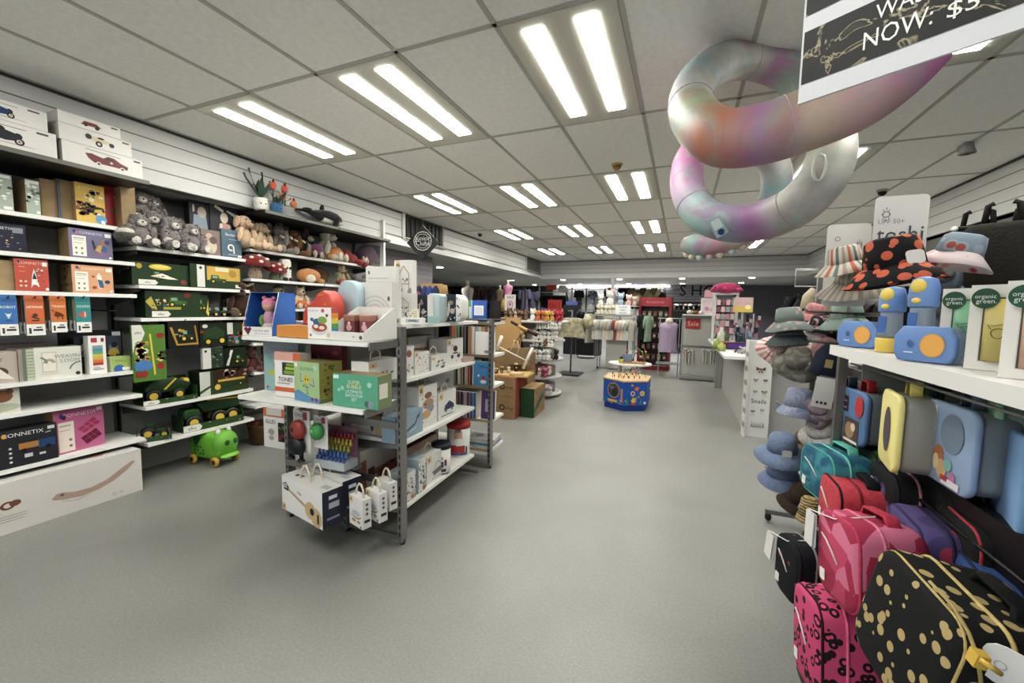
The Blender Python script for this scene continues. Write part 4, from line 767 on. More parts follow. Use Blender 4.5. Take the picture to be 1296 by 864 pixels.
dots = lambda n=60, s=.02, c=('#3a3a3a', '#5a6a78'): [('d', .02, .02, .98, .98, n, s, list(c))]
# open blue doll carton
p0 = G.hy(318, 424, -.27); p1 = G.hy(372, 424, -.27); W_ = .2; zz = 1.302
o = empty('open_doll_box', G.w(-.88, -.17, zz), G.a+radians(8), 'blue open sided box with a pink capped doll inside, left on the top end shelf', 'toy')
m = MB(); H_ = .27; Lx = .105
side = [(-.1, 0), (.1, 0), (.1, H_), (-.035, H_)]
m.slab([(-Lx, 0), (Lx, 0), (Lx, H_), (-Lx, H_)], .004, '#2257a0', X=T((0, .1, 0)))
for x in (-Lx, Lx-.004): m.slab(side, .004, '#2a66b4', X=T((x+.004, 0, 0)) @ RZ(pi/2))
m.bb(-Lx, Lx, -.1, .1, 0, .004, '#2257a0'); m.bb(-Lx, Lx, -.035, .1, H_-.004, H_, '#2a66b4'); m.bb(-Lx, Lx, -.102, -.098, 0, .055, '#dcd9d4')
m.tube([(-Lx, -.1, .055), (-Lx, -.035, H_), (Lx, -.035, H_), (Lx, -.1, .055)], .0022, '#dcdcd8', 5)
m.paint(2*Lx, .055, [('p', [(.05, .75), (.12, 1), (.19, .8), (.26, 1), (.32, .75), (.19, .05)], '#6a2440'), ('t', .65, .6, .3, 'my first doll', '#6a7a90'), ('r', .42, .2, .95, .28, '#a8aab0')], T((-Lx, -.103, 0))); m.build('carton', o)
m = MB(); m.ell((0, 0, .1), (.04, .035, .06), ('#b98aa0', 'f')); m.ell((0, 0, .05), (.05, .04, .04), ('#c9b6b8', 'f')); m.ell((-.03, -.02, .09), (.015, .03, .04), ('#6fa04a', 'f')); m.ell((0, 0, .185), (.042, .04, .04), '#c99a80'); m.ell((0, .006, .2), (.048, .045, .036), ('#d77f98', 'f')); m.ell((-.035, 0, .235), (.015, .012, .014), ('#d77f98', 'f')); m.ell((.035, 0, .235), (.015, .012, .014), ('#d77f98', 'f'))
m.ell((-.03, -.05, .025), (.02, .035, .018), ('#c98aa0', 'f')); m.ell((.03, -.05, .025), (.02, .035, .018), ('#c98aa0', 'f')); m.build('doll', o)
E_(350, 392, 412, 1.302, .14, '#cf8a34', 'flat amber packet lying on the top end shelf in front of the red case', ly=-.27, top=[('r', .05, .1, .5, .9, '#d9a054'), ('r', .6, .1, .95, .9, '#a8c0b8'), ('e', .3, .5, .1, .2, '#b86a24')])
E_(372, 402, 415, 1.302, .1, '#b7c2b8', 'flat pale teal packet right of the amber one on the top end shelf', ly=-.2)
# red cloud-top case
m = MB(); pr = [(-.13, 0), (.1, 0), (.1, .2), (.12, .24), (.1, .29), (.05, .3), (.03, .27), (-.02, .27), (-.06, .22), (-.11, .18), (-.13, .1)]
m.slab([(-.12, 0), (.13, 0), (.13, .2), (.11, .26), (.06, .285), (.01, .265), (-.02, .225), (-.08, .2), (-.12, .14)], .1, '#bf4732', X=T((0, -.05, 0)), bev=.008)
m.paint(.25, .28, [('l', [(.2, .75), (.25, .7), (.32, .74)], .012, '#e4cfc4'), ('l', [(.55, .9), (.75, .93)], .014, '#e8b04a'), ('t', .55, .62, .05, 'carry case', '#e4cfc4'), ('r', .3, .53, .85, .545, '#dca090'), ('r', .55, .4, .95, .46, '#e4cfc4'), ('d', .1, .3, .95, .95, 14, .016, ['#e8d04a', '#e4cfc4', '#8a2a2a']), ('r', .02, .12, .98, .3, '#a83a3c'), ('arc', .25, .3, .06, .02, 0, 180, '#e4cfc4')], T((-.12, -.0515, 0)))
tag(m.build('toy_case', loc=G.w(-.5, -.11, 1.302), rz=G.a+radians(-4)), 'red cardboard toy case with a rounded cloud shaped top', 'box')
m = MB(); m.slab(MB().rr(.16, .27, .07), .08, '#a9bfc8', X=T((0, -.04, .135)), bev=.01)
tag(m.build('toy_case', loc=G.w(-.4, .03, 1.387), rz=G.a), 'pale blue arched toy case just behind the red cloud topped case', 'box')
bowl = [('e', .5, .32, .36, .2, '#c9c9c6'), ('e', .5, .38, .32, .15, '#a8402e'), ('e', .4, .55, .18, .1, '#3f5f8a'), ('e', .62, .6, .2, .12, '#7fa04a'), ('e', .35, .4, .1, .06, '#e0dcd2'), ('e', .6, .36, .12, .06, '#d8d0c4'), ('c', .65, .9, .06, '#b0553a'), ('c', .18, .62, .06, '#3a5a94'), ('c', .82, .75, .05, '#8a3a3a'), ('c', .85, .12, .06, '#8a5a54'), ('c', .12, .12, .04, '#8a5a54'), ('t', .26, .9, .06, 'SALAD SET', '#8a9a9a')]
E_(390, 417, 389, 1.302, .06, '#e3e1dc', 'white toy food box with a bowl picture and rainbow striped edge', ly=-.27, front=bowl, turn=6, right=[('r', 0, i/6, 1, (i+1)/6, c_) for i, c_ in enumerate(['#3a58a0', '#4a8ab0', '#4a9a58', '#d8c83a', '#d88a34', '#b8484a'])])
# white display tray with gift tubes
o = empty('display_tray', G.w(-.17, -.15, 1.302), G.a+radians(-6), 'white cardboard display tray with speckled sloping sides, right on the top end shelf', 'tray')
m = MB(); sd = [(-.13, 0), (.13, 0), (.13, .19), (.11, .19), (-.13, .05)]
for x in (-.15, .146): m.slab(sd, .004, WB, X=T((x+.004, 0, 0)) @ RZ(pi/2))
m.bb(-.15, .15, -.13, .13, 0, .004, WB).bb(-.15, .15, .126, .13, 0, .19, WB).bb(-.15, .15, -.132, -.128, 0, .05, WB)
m.paint(.26, .19, [('d', .02, .02, .55, .28, 50, .03, ['#3a3a44', '#6a7480']), ('d', .5, .02, .98, .6, 60, .03, ['#3a3a44', '#6a7480']), ('d', .82, .5, .98, .95, 16, .03, ['#3a3a44'])], T((-.1505, .13, 0)) @ RZ(-pi/2))
m.paint(.3, .05, [('c', .1, .5, .25, '#c9b48c'), ('c', .75, .5, .1, '#6a6a6a'), ('c', .93, .45, .22, '#5a564e')], T((-.15, -.1325, 0))); m.build('tray', o)
for i, x in enumerate((-.075, .02)):
    q = empty('gift_tube', G.w(-.17+x-.02, -.11+.02*i, 1.308), G.a, 'clear pink filled gift tube, %s of two standing in the white display tray' % ('left' if i == 0 else 'right'), 'gift tube')
    MB().bb(-.036, .036, -.036, .036, 0, .12, '#7c4248').bb(-.037, .037, -.037, .037, .1, .13, '#9a6a5a').build('tube_body', q); MB().bb(-.038, .038, -.038, .038, .13, .136, '#b8948a').build('lid', q)
    m = MB(); [m.ell((0, -.04, .06+.0), (.008, .004, .022), '#c9a0a8', RY(a)) for a in (0, .8, -.8, 1.6)]; m.ell((0, -.04, .085), (.01, .005, .01), '#d8b0b8'); m.build('figure', q)
E_(428, 441, 369, 1.387, .08, '#93a8a4', 'sage green rounded toy case with a dotted rim, left of the rainbow arch box', ly=.03, front=[('r', 0, 0, .18, 1, '#dcdad4'), ('d', 0, .05, .18, .95, 12, .02, ['#333333'])])
# top of the gondola
ZT = 1.387
E_(440, 496, 357, ZT, .1, WB, 'large white box with pale concentric rainbow arches, on top of the gondola', ly=.06, front=[('r', .02, .78, .22, 1, '#d9c7a0'), ('r', .02, .02, .2, .74, '#e2e0da'), ('r', .2, .8, .28, 1, '#c2b59a')]+[('arc', .62, .22, .14+.1*i, .05, 0, 180, '#c9c6c0') for i in range(4)]+[('e', .36+.06*i, .14, .012, .06, c_) for i, c_ in enumerate(['#3a3a44', '#6a4a3a', '#3a4a5a'])]+[('e', .7+.06*i, .14, .012, .06, c_) for i, c_ in enumerate(['#3a3a44', '#8a5a3a', '#3a3a44'])]+[('r', .05, .25+.08*i, .17, .27+.08*i, '#b0aca4') for i in range(5)]+[('e', .93, .6, .03, .06, '#6a6a6a')], scol='#c9c7c2')
tb = E_(463, 499, 337, 1.49, .12, WB, 'large white play house box stacked high at the back of the gondola top', ly=.24, front=[('r', .1, .5, .9, .52, '#b0aca4'), ('r', .1, .6, .9, .62, '#b0aca4'), ('r', .1, .7, .8, .72, '#b0aca4')]+[('r', .1+.13*i, .05, .18+.13*i, .05+.16+.05*(i % 3), c_) for i, c_ in enumerate(['#b8986a', '#8a6a4a', '#a88a64', '#b8986a', '#7a5a44', '#a8845a'])]+[('e', .12, .85, .03, .05, '#55585f')])
house = logo(.2, .86)+[('r', .2, .06, .85, .12, '#7a3a30'), ('l', [(.25, .12), (.25, .62), (.5, .85), (.8, .66), (.8, .12)], .02, '#9a7a5a'), ('l', [(.25, .4), (.8, .4)], .02, '#9a7a5a')]+animals(4, n=7, s=.04, x0=.3, x1=.8, z0=.2, z1=.6)+[('e', .88, .2, .08, .1, '#8a98a4'), ('e', .06, .5, .03, .06, '#55585f')]
E_(499, 522, 329, 1.545, .05, WB, 'upper of two white play house boxes with printed wooden houses', ly=.3, front=house)
E_(497, 522, 371, ZT, .06, WB, 'lower of two white play house boxes with printed wooden houses', ly=.28, front=house, scol='#c9c7c2')
for i, x in enumerate((485, 511)):
    w_ = 22
    o = E_(x, x+w_, 402, ZT, .05, '#e2e1dc', ('small white toy vehicle box with a green window' if i == 0 else 'small white toy vehicle box with a silver car window') + ' on the gondola top edge', ly=.04+.1*i, front=[('r', .1, .25, .9, .8, '#8fb060' if i == 0 else '#b8bcc0'), ('p', [(.2, .35), (.3, .7), (.7, .7), (.85, .35)], '#4a5a4a' if i == 0 else '#7a8088')])
    E_(x-3, x+w_-4, 391, ZT, .02, WB, ('left' if i == 0 else 'right')+' white backing card behind the small toy vehicle boxes', ly=.12+.1*i, front=[('d', .1, .4, .7, .9, 14, .06, ['#4a4a44', '#7a7a74']), ('r', .72, .3, .95, .9, '#cdbd98')], name='backing_card', cat='card')
rab = [('r', 0, .78, .25, 1, '#d8c69e'), ('c', .12, .88, .06, '#8a6f50'), ('e', .3, .35, .14, .2, '#e2e0da'), ('e', .62, .7, .12, .08, '#9a7a70'), ('e', .75, .4, .1, .1, '#b8a8a0'), ('e', .5, .5, .05, .2, '#c9c4bc'), ('d', .1, .08, .95, .85, 26, .035, ['#e2e0da', '#b89a8a', '#c9c0b0'])]
E_(521, 541, 373, ZT, .1, '#22303c', 'navy box with printed white rabbits and animals, left of the sage arched case', ly=.42, front=rab, scol=WB)
for x0, x1, yt, c_, lab, fr_, ly in ((541, 556, 371, '#a9b9b9', 'sage grey arched case between the two navy rabbit boxes', [], .5), (554, 584, 372, WB, 'white arched case with dotted sides and a navy rabbit panel on the gondola top', [('r', .18, .02, .78, 1, '#22303c')]+[(a[0],)+tuple((.18+.6*v if j in (0,) else v) for j, v in enumerate(a[1:-1]))+(a[-1],) if a[0] in ('e', 'c') else a for a in rab[2:-1]]+[('d', .0, .05, .17, .95, 10, .03, ['#2a2a2a']), ('d', .8, .05, .98, .95, 12, .03, ['#2a2a2a']), ('r', .2, .8, .36, 1, '#d8c69e'), ('d', .2, .08, .76, .8, 18, .03, ['#e2e0da', '#b89a8a'])], .62)):
    A_, B_ = G.hy(x0, yt, ly), G.hy(x1, yt, ly); w = B_.x-A_.x; h = A_.z-ZT-.001
    m = MB(); m.slab([(x, z+h/2) for x, z in m.rr(w, h, w*.3, 4)], .12, c_, bev=.004); m.paint(w, h, fr_, T((-w/2, -.001, 0)))
    tag(m.build('toy_case', loc=G.w((A_.x+B_.x)/2, ly, ZT), rz=G.a), lab, 'box')
E_(541, 553, 400, ZT, .05, '#9ab8b8', 'tiny pale teal toy packet in front of the sage arched case', ly=.3)
# kraft satchel carton + dark blue bag
o = empty('satchel_carton', G.w(-.3, .85, 1.56), G.a, 'folded kraft satchel shaped carton on top of the boxes', 'box')
m = MB(); m.slab([(-.1, 0), (.1, 0), (.09, .12), (-.09, .12)], .09, ('#9a7848', 'k'), bev=.002); m.build('body', o); m = MB(); m.slab([(-.1, .128), (.1, .128), (.105, .1), (.07, .04), (-.07, .04), (-.105, .1)], .004, ('#b08d5a', 'k'), X=T((0, -.006, 0))); m.build('flap', o)
E_(531, 567, 372, ZT, .07, '#d9d7d2', 'plain white carton carrying the kraft satchel carton', ly=.8)
m = MB()
for i in range(6): m.ell((-.12+.05*i, .01*(i % 2), .1), (.035, .05, .14), (('#20305a', '#2c3f74', '#1a2648')[i % 3], 'f'))
m.box((0, 0, .0), (.3, .08, .03), '#1a2648'); m.ell((0, -.05, .16), (.03, .01, .03), ('#8a3a5a', 'f'))
tag(m.build('plush_bag', loc=G.w(G.hy(533, 350, .8).x, .8, ZT+.045), rz=G.a), 'dark blue pleated bag bunched up behind the play house boxes', 'bag')
MB().box((0, 0, 0), (.34, .12, .03), '#2b2b30').build('black_tray', loc=G.w(G.hy(533, 350, .8).x, .8, ZT+.016), rz=G.a, label='thin black tray under the dark blue pleated bag on the gondola top', category='tray')
# second end shelf
Z2 = .937
E_(333, 377, 430, Z2, .05, '#8fb3ae', 'tall teal dinosaur jigsaw box at the back left of the lower end shelf', ly=-.16, front=[('r', 0, .72, 1, 1, '#8f9aa0'), ('t', .45, .82, .06, 'DINOSAUR', '#8a5a70'), ('e', .3, .35, .16, .06, '#b0b84a'), ('e', .35, .5, .05, .06, '#9a4a5a'), ('d', .05, .1, .95, .7, 14, .02, ['#d8dcd0', '#6a9a98']), ('c', .1, .06, .03, '#a04a8a')])
E_(393, 432, 433, Z2, .05, '#7d2f38', 'dark red book like box standing at the back of the lower end shelf', ly=-.08, front=[('e', .4, .6, .18, .14, '#555a50'), ('l', [(.2, .75), (.4, .6), (.3, .45), (.6, .5)], .03, '#9a9a8a'), ('e', .8, .8, .1, .04, '#a0505a')])
E_(347, 380, 446, Z2, .08, '#e1dfda', 'white stacking toy box with an orange band and lime cups in its window', ly=-.27, front=[('r', 0, .82, 1, 1, '#d8a090'), ('r', .72, .82, 1, 1, '#d0643a'), ('r', .3, .5, 1, .78, '#3a3f2c'), ('r', .36, .52, 1, .6, '#7fa038'), ('r', .42, .62, 1, .68, '#a0c048'), ('r', .46, .7, 1, .76, '#7fa038'), ('t', .42, .4, .1, 'TONES', '#2a2a2a'), ('r', 0, .12, .9, .22, '#d0643a'), ('r', .1, .3, .6, .32, '#9a9a9a')], scol='#cfcdc8')
E_(371, 407, 458, Z2, .16, '#a3c08a', 'square green octopus toy box with wiggly mustard sides', ly=-.31, turn=-6, front=[('p', [(0, 0), (1, 0), (1, .1), (.7, .12), (.4, .2), (.15, .28), (0, .22)], '#5a90b8'), ('e', .5, .55, .13, .12, '#c8b83a'), ('e', .46, .56, .02, .03, '#333333'), ('e', .56, .56, .02, .03, '#333333'), ('t', .5, .82, .08, 'OCTOPUS', '#4a7a5a'), ('l', [(.38, .5), (.25, .5), (.28, .7)], .02, '#7a6a8a'), ('l', [(.6, .45), (.8, .4), (.76, .6)], .02, '#7a6a8a'), ('l', [(.5, .44), (.52, .2), (.58, .22)], .02, '#7a6a8a'), ('l', [(.44, .44), (.35, .38), (.6, .36)], .02, '#7a6a8a'), ('c', .85, .88, .07, '#a8c8c0'), ('r', .02, .86, .14, .96, '#e8e8e0'), ('c', .72, .08, .05, '#8a3a7a'), ('c', .88, .08, .05, '#8a3a7a')],
   scol='#a09a4a', right=[('d', .05, .05, .95, .95, 24, .05, ['#4a4a28', '#6a6a30']), ('r', 0, 0, 1, .08, '#6a8a4a')], tcol='#94895a')
E_(421, 478, 474, Z2, .12, '#55a585', 'mint green bath fun box with white lettering, right on the lower end shelf', ly=-.31, front=[('t', .48, .76, .12, 'SUPER', '#e0d8a0'), ('t', .48, .63, .12, 'BUBBLE', '#e0d8a0'), ('t', .48, .48, .1, 'ULTIMATE', '#dcebe2'), ('t', .48, .36, .1, 'BATH FUN', '#dcebe2'), ('t', .48, .24, .1, 'SET', '#dcebe2'), ('c', .82, .72, .08, '#a8d0c0'), ('c', .14, .5, .05, '#a8d0c0'), ('c', .22, .56, .07, '#98c8b4'), ('e', .76, .14, .05, .1, '#5a6a6a'), ('e', .85, .14, .06, .12, '#8a9aa0'), ('r', .02, .84, .14, .95, '#dcebe2'), ('d', .02, .05, .98, .95, 18, .015, ['#7cc0a4'])], scol='#7a8a62', tcol='#8a7a58', right=[('r', .1, .3, .7, .75, '#d8d4c8')])
# hanging bubble packs under the lower end shelf
def bubble(px, py, pb, w, label, colA, colB, ly, card='#dad8d3', leg=False):
    t = G.hy(px, py, ly); b_ = G.hy(px, pb, ly); h = t.z-b_.z
    o = empty('hanging_toy_pack', G.w(t.x, ly, t.z), G.a+radians(-6), label, 'toy', 'soft toys on hanging cards')
    MB().slab([(-w/2, -h), (w/2, -h), (w/2, 0), (-w/2, 0)], .004, card).paint(w, h, [('t', .45, .88, .09, 'CHOMP', '#333333'), ('r', .6, .78, .85, .97, '#9a4a44'), ('e', .5, .98, .1, .012, '#333333')], T((-w/2, 0, -h))).build('card', o)
    MB().ell((0, -.025, -h*.45), (w*.4, .035, w*.42), colA).ell((-w*.06, -.05, -h*.42), (w*.12, .012, w*.12), colB).build('toy_head', o)
    if leg:
        m = MB(); m.ell((-.01, -.03, -h*.82), (w*.46, .04, h*.22), colB, RY(.3)); [m.tube([(x, -.03, -h*.85), (x*1.1, -.035, -h*1.13)], [.016, .01], colB) for x in (-w*.32, w*.25)]; m.ell((-w*.36, -.035, -h*1.14), (.022, .02, .012), colB); m.ell((w*.3, -.04, -h*1.14), (.026, .02, .012), colB); m.build('toy_body', o)
    MB().tube([(0, .2, .005), (0, -.01, .005), (0, -.02, .014)], .003, '#8a8a88', 6).build('hook', o)
bubble(381, 519, 571, .15, 'hanging card with a red headed dark stretchy toy animal', '#93382e', '#15171f', -.22, leg=True)
bubble(405, 526, 567, .125, 'hanging card with a rounded green bubble toy, right of the red headed one', '#3f8f4a', '#6fb070', -.2)
# rainbow figures in a tray behind
o = empty('figure_tray', G.w(-.41, -.12, .49), G.a, 'tray of tiny rainbow coloured peg figures under the lower end shelf', 'toy')
MB().bb(-.12, .12, -.06, .06, 0, .05, '#a8b0b4').bb(-.12, .12, .055, .06, .05, .24, '#8a5f70').build('tray', o)
m = MB()
for r_, c_ in enumerate(('#2f4f94', '#3f6aa8', '#8f9a3a', '#c4a52c', '#a83a4a')):
    for i in range(8): m.lathe([(.011, 0), (.009, .022), (.004, .026), (.007, .03), (.009, .037), (0, .043)], c_, X=T((-.105+.03*i, -.045+.02*r_, .03+.035*r_)), n=8)
m.build('peg_figures', o)
tag(MB().bb(-.16, .14, -.03, .03, 0, .014, STL).build('support_arm', loc=G.w(-.41, -.075, .474), rz=G.a), 'short steel arm carrying the tray of rainbow figures', 'bracket')
# orange topped boxes hanging at the left flank
def hangbox(x0, x1, yt, yb, lx, col, label, front, **kw):
    A_ = G.hy(x0, yt, lx[1]); B_ = G.hy(x1, yt, lx[1]); zb = G.hy(x0, yb, lx[1]).z
    o = prod('hanging_toy_box', label, 'toy', G, '-y', lx[1], x0, x1, yt, zb, .12, col, front=front, scol='#c8c6c1', **kw); return o
hangbox(333, 366, 517, 564, (0, .1), '#dedcd7', 'white hanging toy box with an orange top and magenta green window', [('r', 0, .78, 1, 1, '#cf6a3a'), ('r', .12, .82, .7, 1, '#c8c6c1'), ('r', .56, .18, .98, .66, '#1e1c1c'), ('d', .58, .2, .96, .4, 14, .05, ['#8a2a5a', '#6a1f3a']), ('d', .58, .4, .96, .64, 14, .05, ['#4a6a2a', '#8a8a2a']), ('t', .28, .66, .1, 'ELLES', '#3a3a3a'), ('e', .3, .4, .12, .08, '#a8a29a'), ('e', .3, .25, .1, .06, '#b8a890')], group='toy boxes hanging on the gondola flank')
for i, (x, y, c_) in enumerate(((352, 505, '#9a6a40'), (377, 508, '#8a5a44'), (398, 506, '#a04a3a'), (368, 500, '#7a4a3a'))):
    hangbox(x, x+26, y, y+40, (0, .3+.12*i), '#b8b0a6', ['brown topped toy box hanging behind the white and orange one', 'pale toy box with brown edge hanging further back on the flank', 'red edged toy box hanging at the far end of the flank hooks', 'dim brown toy box half hidden under the lower end shelf'][i], [('r', 0, .8, 1, 1, c_), ('r', .2, .84, .8, .97, '#c8c6c1')], group='toy boxes hanging on the gondola flank')
# guitar carton and drum cartons hung below
gp = empty('guitar_box', G.w(-.455, -.27, .235), G.a+radians(-14), 'white carton with a printed toy guitar and rope handles, hanging low on the gondola end', 'box')
w, d, h = .44, .13, .215
boxmesh(w, d, h, '#e0deda', scol='#262a3a', tcol='#d8d6d2', front=[('p', [(.02, .78), (.12, .84), (.2, .7), (.17, .6), (.06, .62)], '#22262f'), ('p', [(.16, .7), (.18, .62), (.62, .36), (.63, .44)], '#b89a72'), ('e', .72, .36, .13, .24, '#c8ab7c'), ('e', .86, .24, .13, .26, '#c8ab7c'), ('e', .76, .35, .05, .1, '#1a1a1e'), ('r', .88, .1, .92, .36, '#1a1a1e'), ('r', 0, 0, .1, .2, '#cdb98e'), ('c', .05, .1, .05, '#8a6f50'), ('l', [(.42, .72), (.5, .66)], .03, '#3a4048')]+[('c', .06+.035*i, .7+.07*j, .03, '#dcdad6') for i in range(3) for j in range(2)],
  right=[('r', .3, .5+.0, .8, .66, '#a8acb8'), ('r', .2, .2, .8, .26, '#8a8ea0'), ('r', .3, .75, .7, .85, '#c8ccd4')], top=[('c', .2, .4, .1, '#22262f'), ('c', .3, .5, .06, '#22262f'), ('r', .8, .3, .95, .6, '#b0b4bc')]).build('carton', gp)
for i in (0, 1):
    hm = MB(); hm.tube([(-.05, 0, 0), (-.04, 0, .05), (-.01, -.0, .085), (.015, 0, .09), (.04, 0, .05), (.055, 0, 0)], .0055, ('#d8cfb8', 'f'), 6); hm.build('rope_handle', gp, loc=(-.03+.03*i, -.02+.06*i, h))
MB().tube([(0, .3, 0), (0, -.02, 0), (0, -.03, .02)], .004, '#8a8a88', 6).build('display_hook', loc=G.w(-.46, -.26, .405), rz=G.a, label='steel hook from the cross bar carrying the guitar carton', category='hook')
gp2 = dup(gp, G.w(-.44, -.13, .245), None, 'second white guitar carton close behind the front one on the same hook')
for i, (lx, ly, z) in enumerate(((-.095, -.27, .245), (-.045, -.19, .255), (.0-.06, -.075, .27))):
    o = empty('drum_box', G.w(lx, ly, z), G.a+radians(-18), 'white carton with a printed drum and rope handle, %s in the row by the post' % ('first', 'second', 'third')[i], 'box', 'drum cartons hanging by the post')
    boxmesh(.135, .055, .17, '#e0deda', scol='#d4d2ce', front=[('r', 0, .78, .28, 1, '#d6c39a'), ('c', .13, .88, .05, '#8a6f50'), ('e', .52, .42, .38, .14, '#8a5f44'), ('e', .52, .46, .38, .14, '#d8d8d4'), ('e', .52, .46, .3, .1, '#b8c0c4'), ('e', .35, .2, .16, .06, '#b08a64'), ('e', .72, .2, .12, .05, '#b08a64'), ('d', .4, .6, .9, .72, 5, .02, ['#9aa0a4']), ('c', .88, .07, .04, '#6a4a3a')], right=[('r', .2, .2, .85, .3, '#2a2d3a'), ('c', .5, .5, .05, '#5a5a5a'), ('c', .5, .66, .05, '#5a5a5a'), ('c', .5, .82, .05, '#5a5a5a')]).build('carton', o)
    hm = MB(); hm.tube([(-.045, 0, 0), (-.03, 0, .045), (-.01, 0, .07), (.01, 0, .07), (.03, 0, .045), (.04, 0, 0)], .0055, ('#d8cfb8', 'f'), 6); hm.build('rope_handle', o, loc=(0, 0, .17))
# dark red bag under
tag(MB().ell((0, 0, .1), (.09, .07, .1), ('#4a1c22', 'f')).build('cloth_bag', loc=G.w(-.35, .3, .218), rz=G.a), 'dark maroon cloth bag on the bottom gondola shelf behind the guitar cartons', 'bag')
# ---- aisle side shelves
g1 = 'wooden toy boxes on the top aisle shelf'
ZA = 1.041
S_(466, 503, 455, ZA, .12, WB, 'long white carton with a printed row of animals and handle, behind the corner post', lx=-.08, front=logo(.15, .8)+animals(11, n=6, s=.05, z0=.35, z1=.5), left=[('r', 0, .3, 1, .32, '#b8b4ac')], handle=1, group=g1)
E_(455, 479, 435, ZA, .12, '#a8a099', 'taupe toy carton at the far back left of the top aisle shelf', ly=.5, group=g1)
for x0, x1, yt, d, lab, fr_, lx, kw in (
  (511, 524, 438, .06, 'slim white box with a brown flower print, beside the corner post', [('e', .5, .75, .25, .12, '#8a5a44'), ('d', .1, .1, .9, .6, 10, .05, ['#4a5a70', '#c8a080', '#8a6a5a'])], -.06, {}),
  (525, 543, 445, .09, 'white box covered in little brown animal prints, second from the corner post', [('d', .08, .05, .95, .85, 40, .035, ['#6a4a40', '#4a4a54', '#a87a5c'])]+logo(.12, .9), -.05, {}),
  (546, 567, 449, .12, 'wide low white box with animal prints and rope handle on the top aisle shelf', animals(21, n=6, s=.08, x0=.3)+logo(.1, .8), -.05, {'handle': 1}),
  (516, 550, 425, .1, 'large pale box with a wooden block print at the back of the top aisle shelf', [('r', .2, .1, .7, .6, '#a8846a'), ('r', .3, .1, .35, .6, '#8a5a44'), ('r', .5, .1, .55, .6, '#c8a284'), ('e', .85, .8, .04, .08, '#3a3a44')], -.28, {'scol': '#c6b496'}),
  (566, 586, 428, .16, 'tall white carton with dark panda like print, right on the top aisle shelf', logo(.12, .86)+[('e', .5, .6, .14, .12, '#2a2a30'), ('e', .3, .3, .08, .08, '#3a3a44'), ('e', .7, .3, .1, .08, '#3a3a44'), ('r', .35, .4, .65, .46, '#7a3a34'), ('d', .1, .1, .9, .8, 12, .035, ['#4a4a50', '#a8705a'])], -.08, {})):
    S_(x0, x1, yt, ZA, d, WB, lab, lx=lx, front=fr_, group=g1, scol=kw.pop('scol', '#cfccc6'), **kw)
S_(588, 600, 452, ZA, .12, '#b59a92', 'low stack of pale pink books at the far end of the top aisle shelf', lx=-.05, group=g1, name='book_stack', cat='books', front=[('r', 0, .3, 1, .36, '#e0d8cc'), ('r', 0, .62, 1, .68, '#e0d8cc')])
g2 = 'wooden toy boxes on the middle aisle shelf'; ZBm = .642
S_(497, 529, 483, ZBm, .08, WB, 'large white carton with a printed toy piano, standing behind the corner post', lx=-.2, group=g2, front=[('p', [(.55, .3), (.85, .42), (.75, .62), (.5, .5)], '#e6e4e0'), ('l', [(.58, .5), (.76, .58)], .05, '#222222'), ('l', [(.62, .4), (.8, .48)], .02, '#555555'), ('e', .8, .8, .06, .1, '#55606a'), ('e', .8, .12, .1, .08, '#9a6a5a'), ('p', [(.1, .1), (.3, .2), (.24, .36), (.05, .28)], '#e6e4e0'), ('l', [(.1, .2), (.24, .28)], .03, '#333333')])
E_(448, 487, 531, ZBm, .12, WB, 'long low white carton with dark line drawing, near end of the middle aisle shelf', ly=.1, group=g2, front=[('e', .62, .5, .06, .3, '#5a5f68'), ('r', .0, .0, .06, 1, '#8a95a4'), ('r', .72, 0, 1, 1, '#cdb792')], scol='#b9a184', turn=-4)
S_(500, 535, 522, ZBm, .1, '#92aab8', 'long low pale blue carton with a printed whale tail on the middle aisle shelf', lx=-.04, group=g2, front=[('l', [(.4, .3), (.7, .45), (.8, .7)], .08, '#4a5f70'), ('p', [(.75, .7), (.9, .9), (.85, .65)], '#4a5f70'), ('l', [(.5, .2), (.75, .3)], .03, '#d8e0e4')])
S_(530, 553, 487, ZBm, .12, WB, 'white carton with a printed wooden toy set, middle of the middle aisle shelf', lx=-.07, group=g2, front=logo(.12, .9)+[('e', .5, .75, .2, .08, '#8a5a44'), ('e', .5, .55, .3, .12, '#b08a70'), ('e', .62, .42, .2, .1, '#8a9aa4'), ('e', .4, .3, .25, .1, '#c8a078'), ('d', .1, .1, .9, .9, 16, .03, ['#6a4a40', '#4a4a54'])], handle=1)
S_(531, 574, 473, ZBm, .06, '#c2c0bc', 'large grey white carton at the back of the middle aisle shelf', lx=-.3, group=g2, front=[('arc', .5, .5, .2, .03, 30, 330, '#8a8a8a'), ('e', .8, .7, .06, .06, '#9a7a6a'), ('l', [(.75, .1), (.85, .5)], .02, '#6a6a6a')])
S_(555, 577, 495, ZBm, .12, WB, 'white carton with a printed dark blue car and rope handle on the middle aisle shelf', lx=-.06, group=g2, front=logo(.14, .86)+[('p', [(.3, .3), (.36, .48), (.6, .62), (.85, .46), (.9, .3)], '#2f3a58'), ('c', .42, .28, .07, '#6a6a74'), ('c', .76, .28, .07, '#6a6a74'), ('r', .15, .1, .8, .13, '#3a3a3a')], handle=2, scol='#cfccc6')
g3 = 'wooden toy boxes on the bottom aisle shelf'; ZC = .217
S_(456, 530, 555, ZC, .08, '#b9b2ac', 'long grey carton with a printed brown guitar at the back of the bottom shelf', lx=-.3, group=g3, front=[('r', .1, .35, .2, .6, '#5a3024'), ('r', .2, .42, .6, .54, '#8a6a54'), ('e', .7, .5, .12, .3, '#a0764e'), ('e', .68, .5, .03, .1, '#2a2220'), ('r', 0, .1, .08, .8, '#8a5a4a')], handle=1)
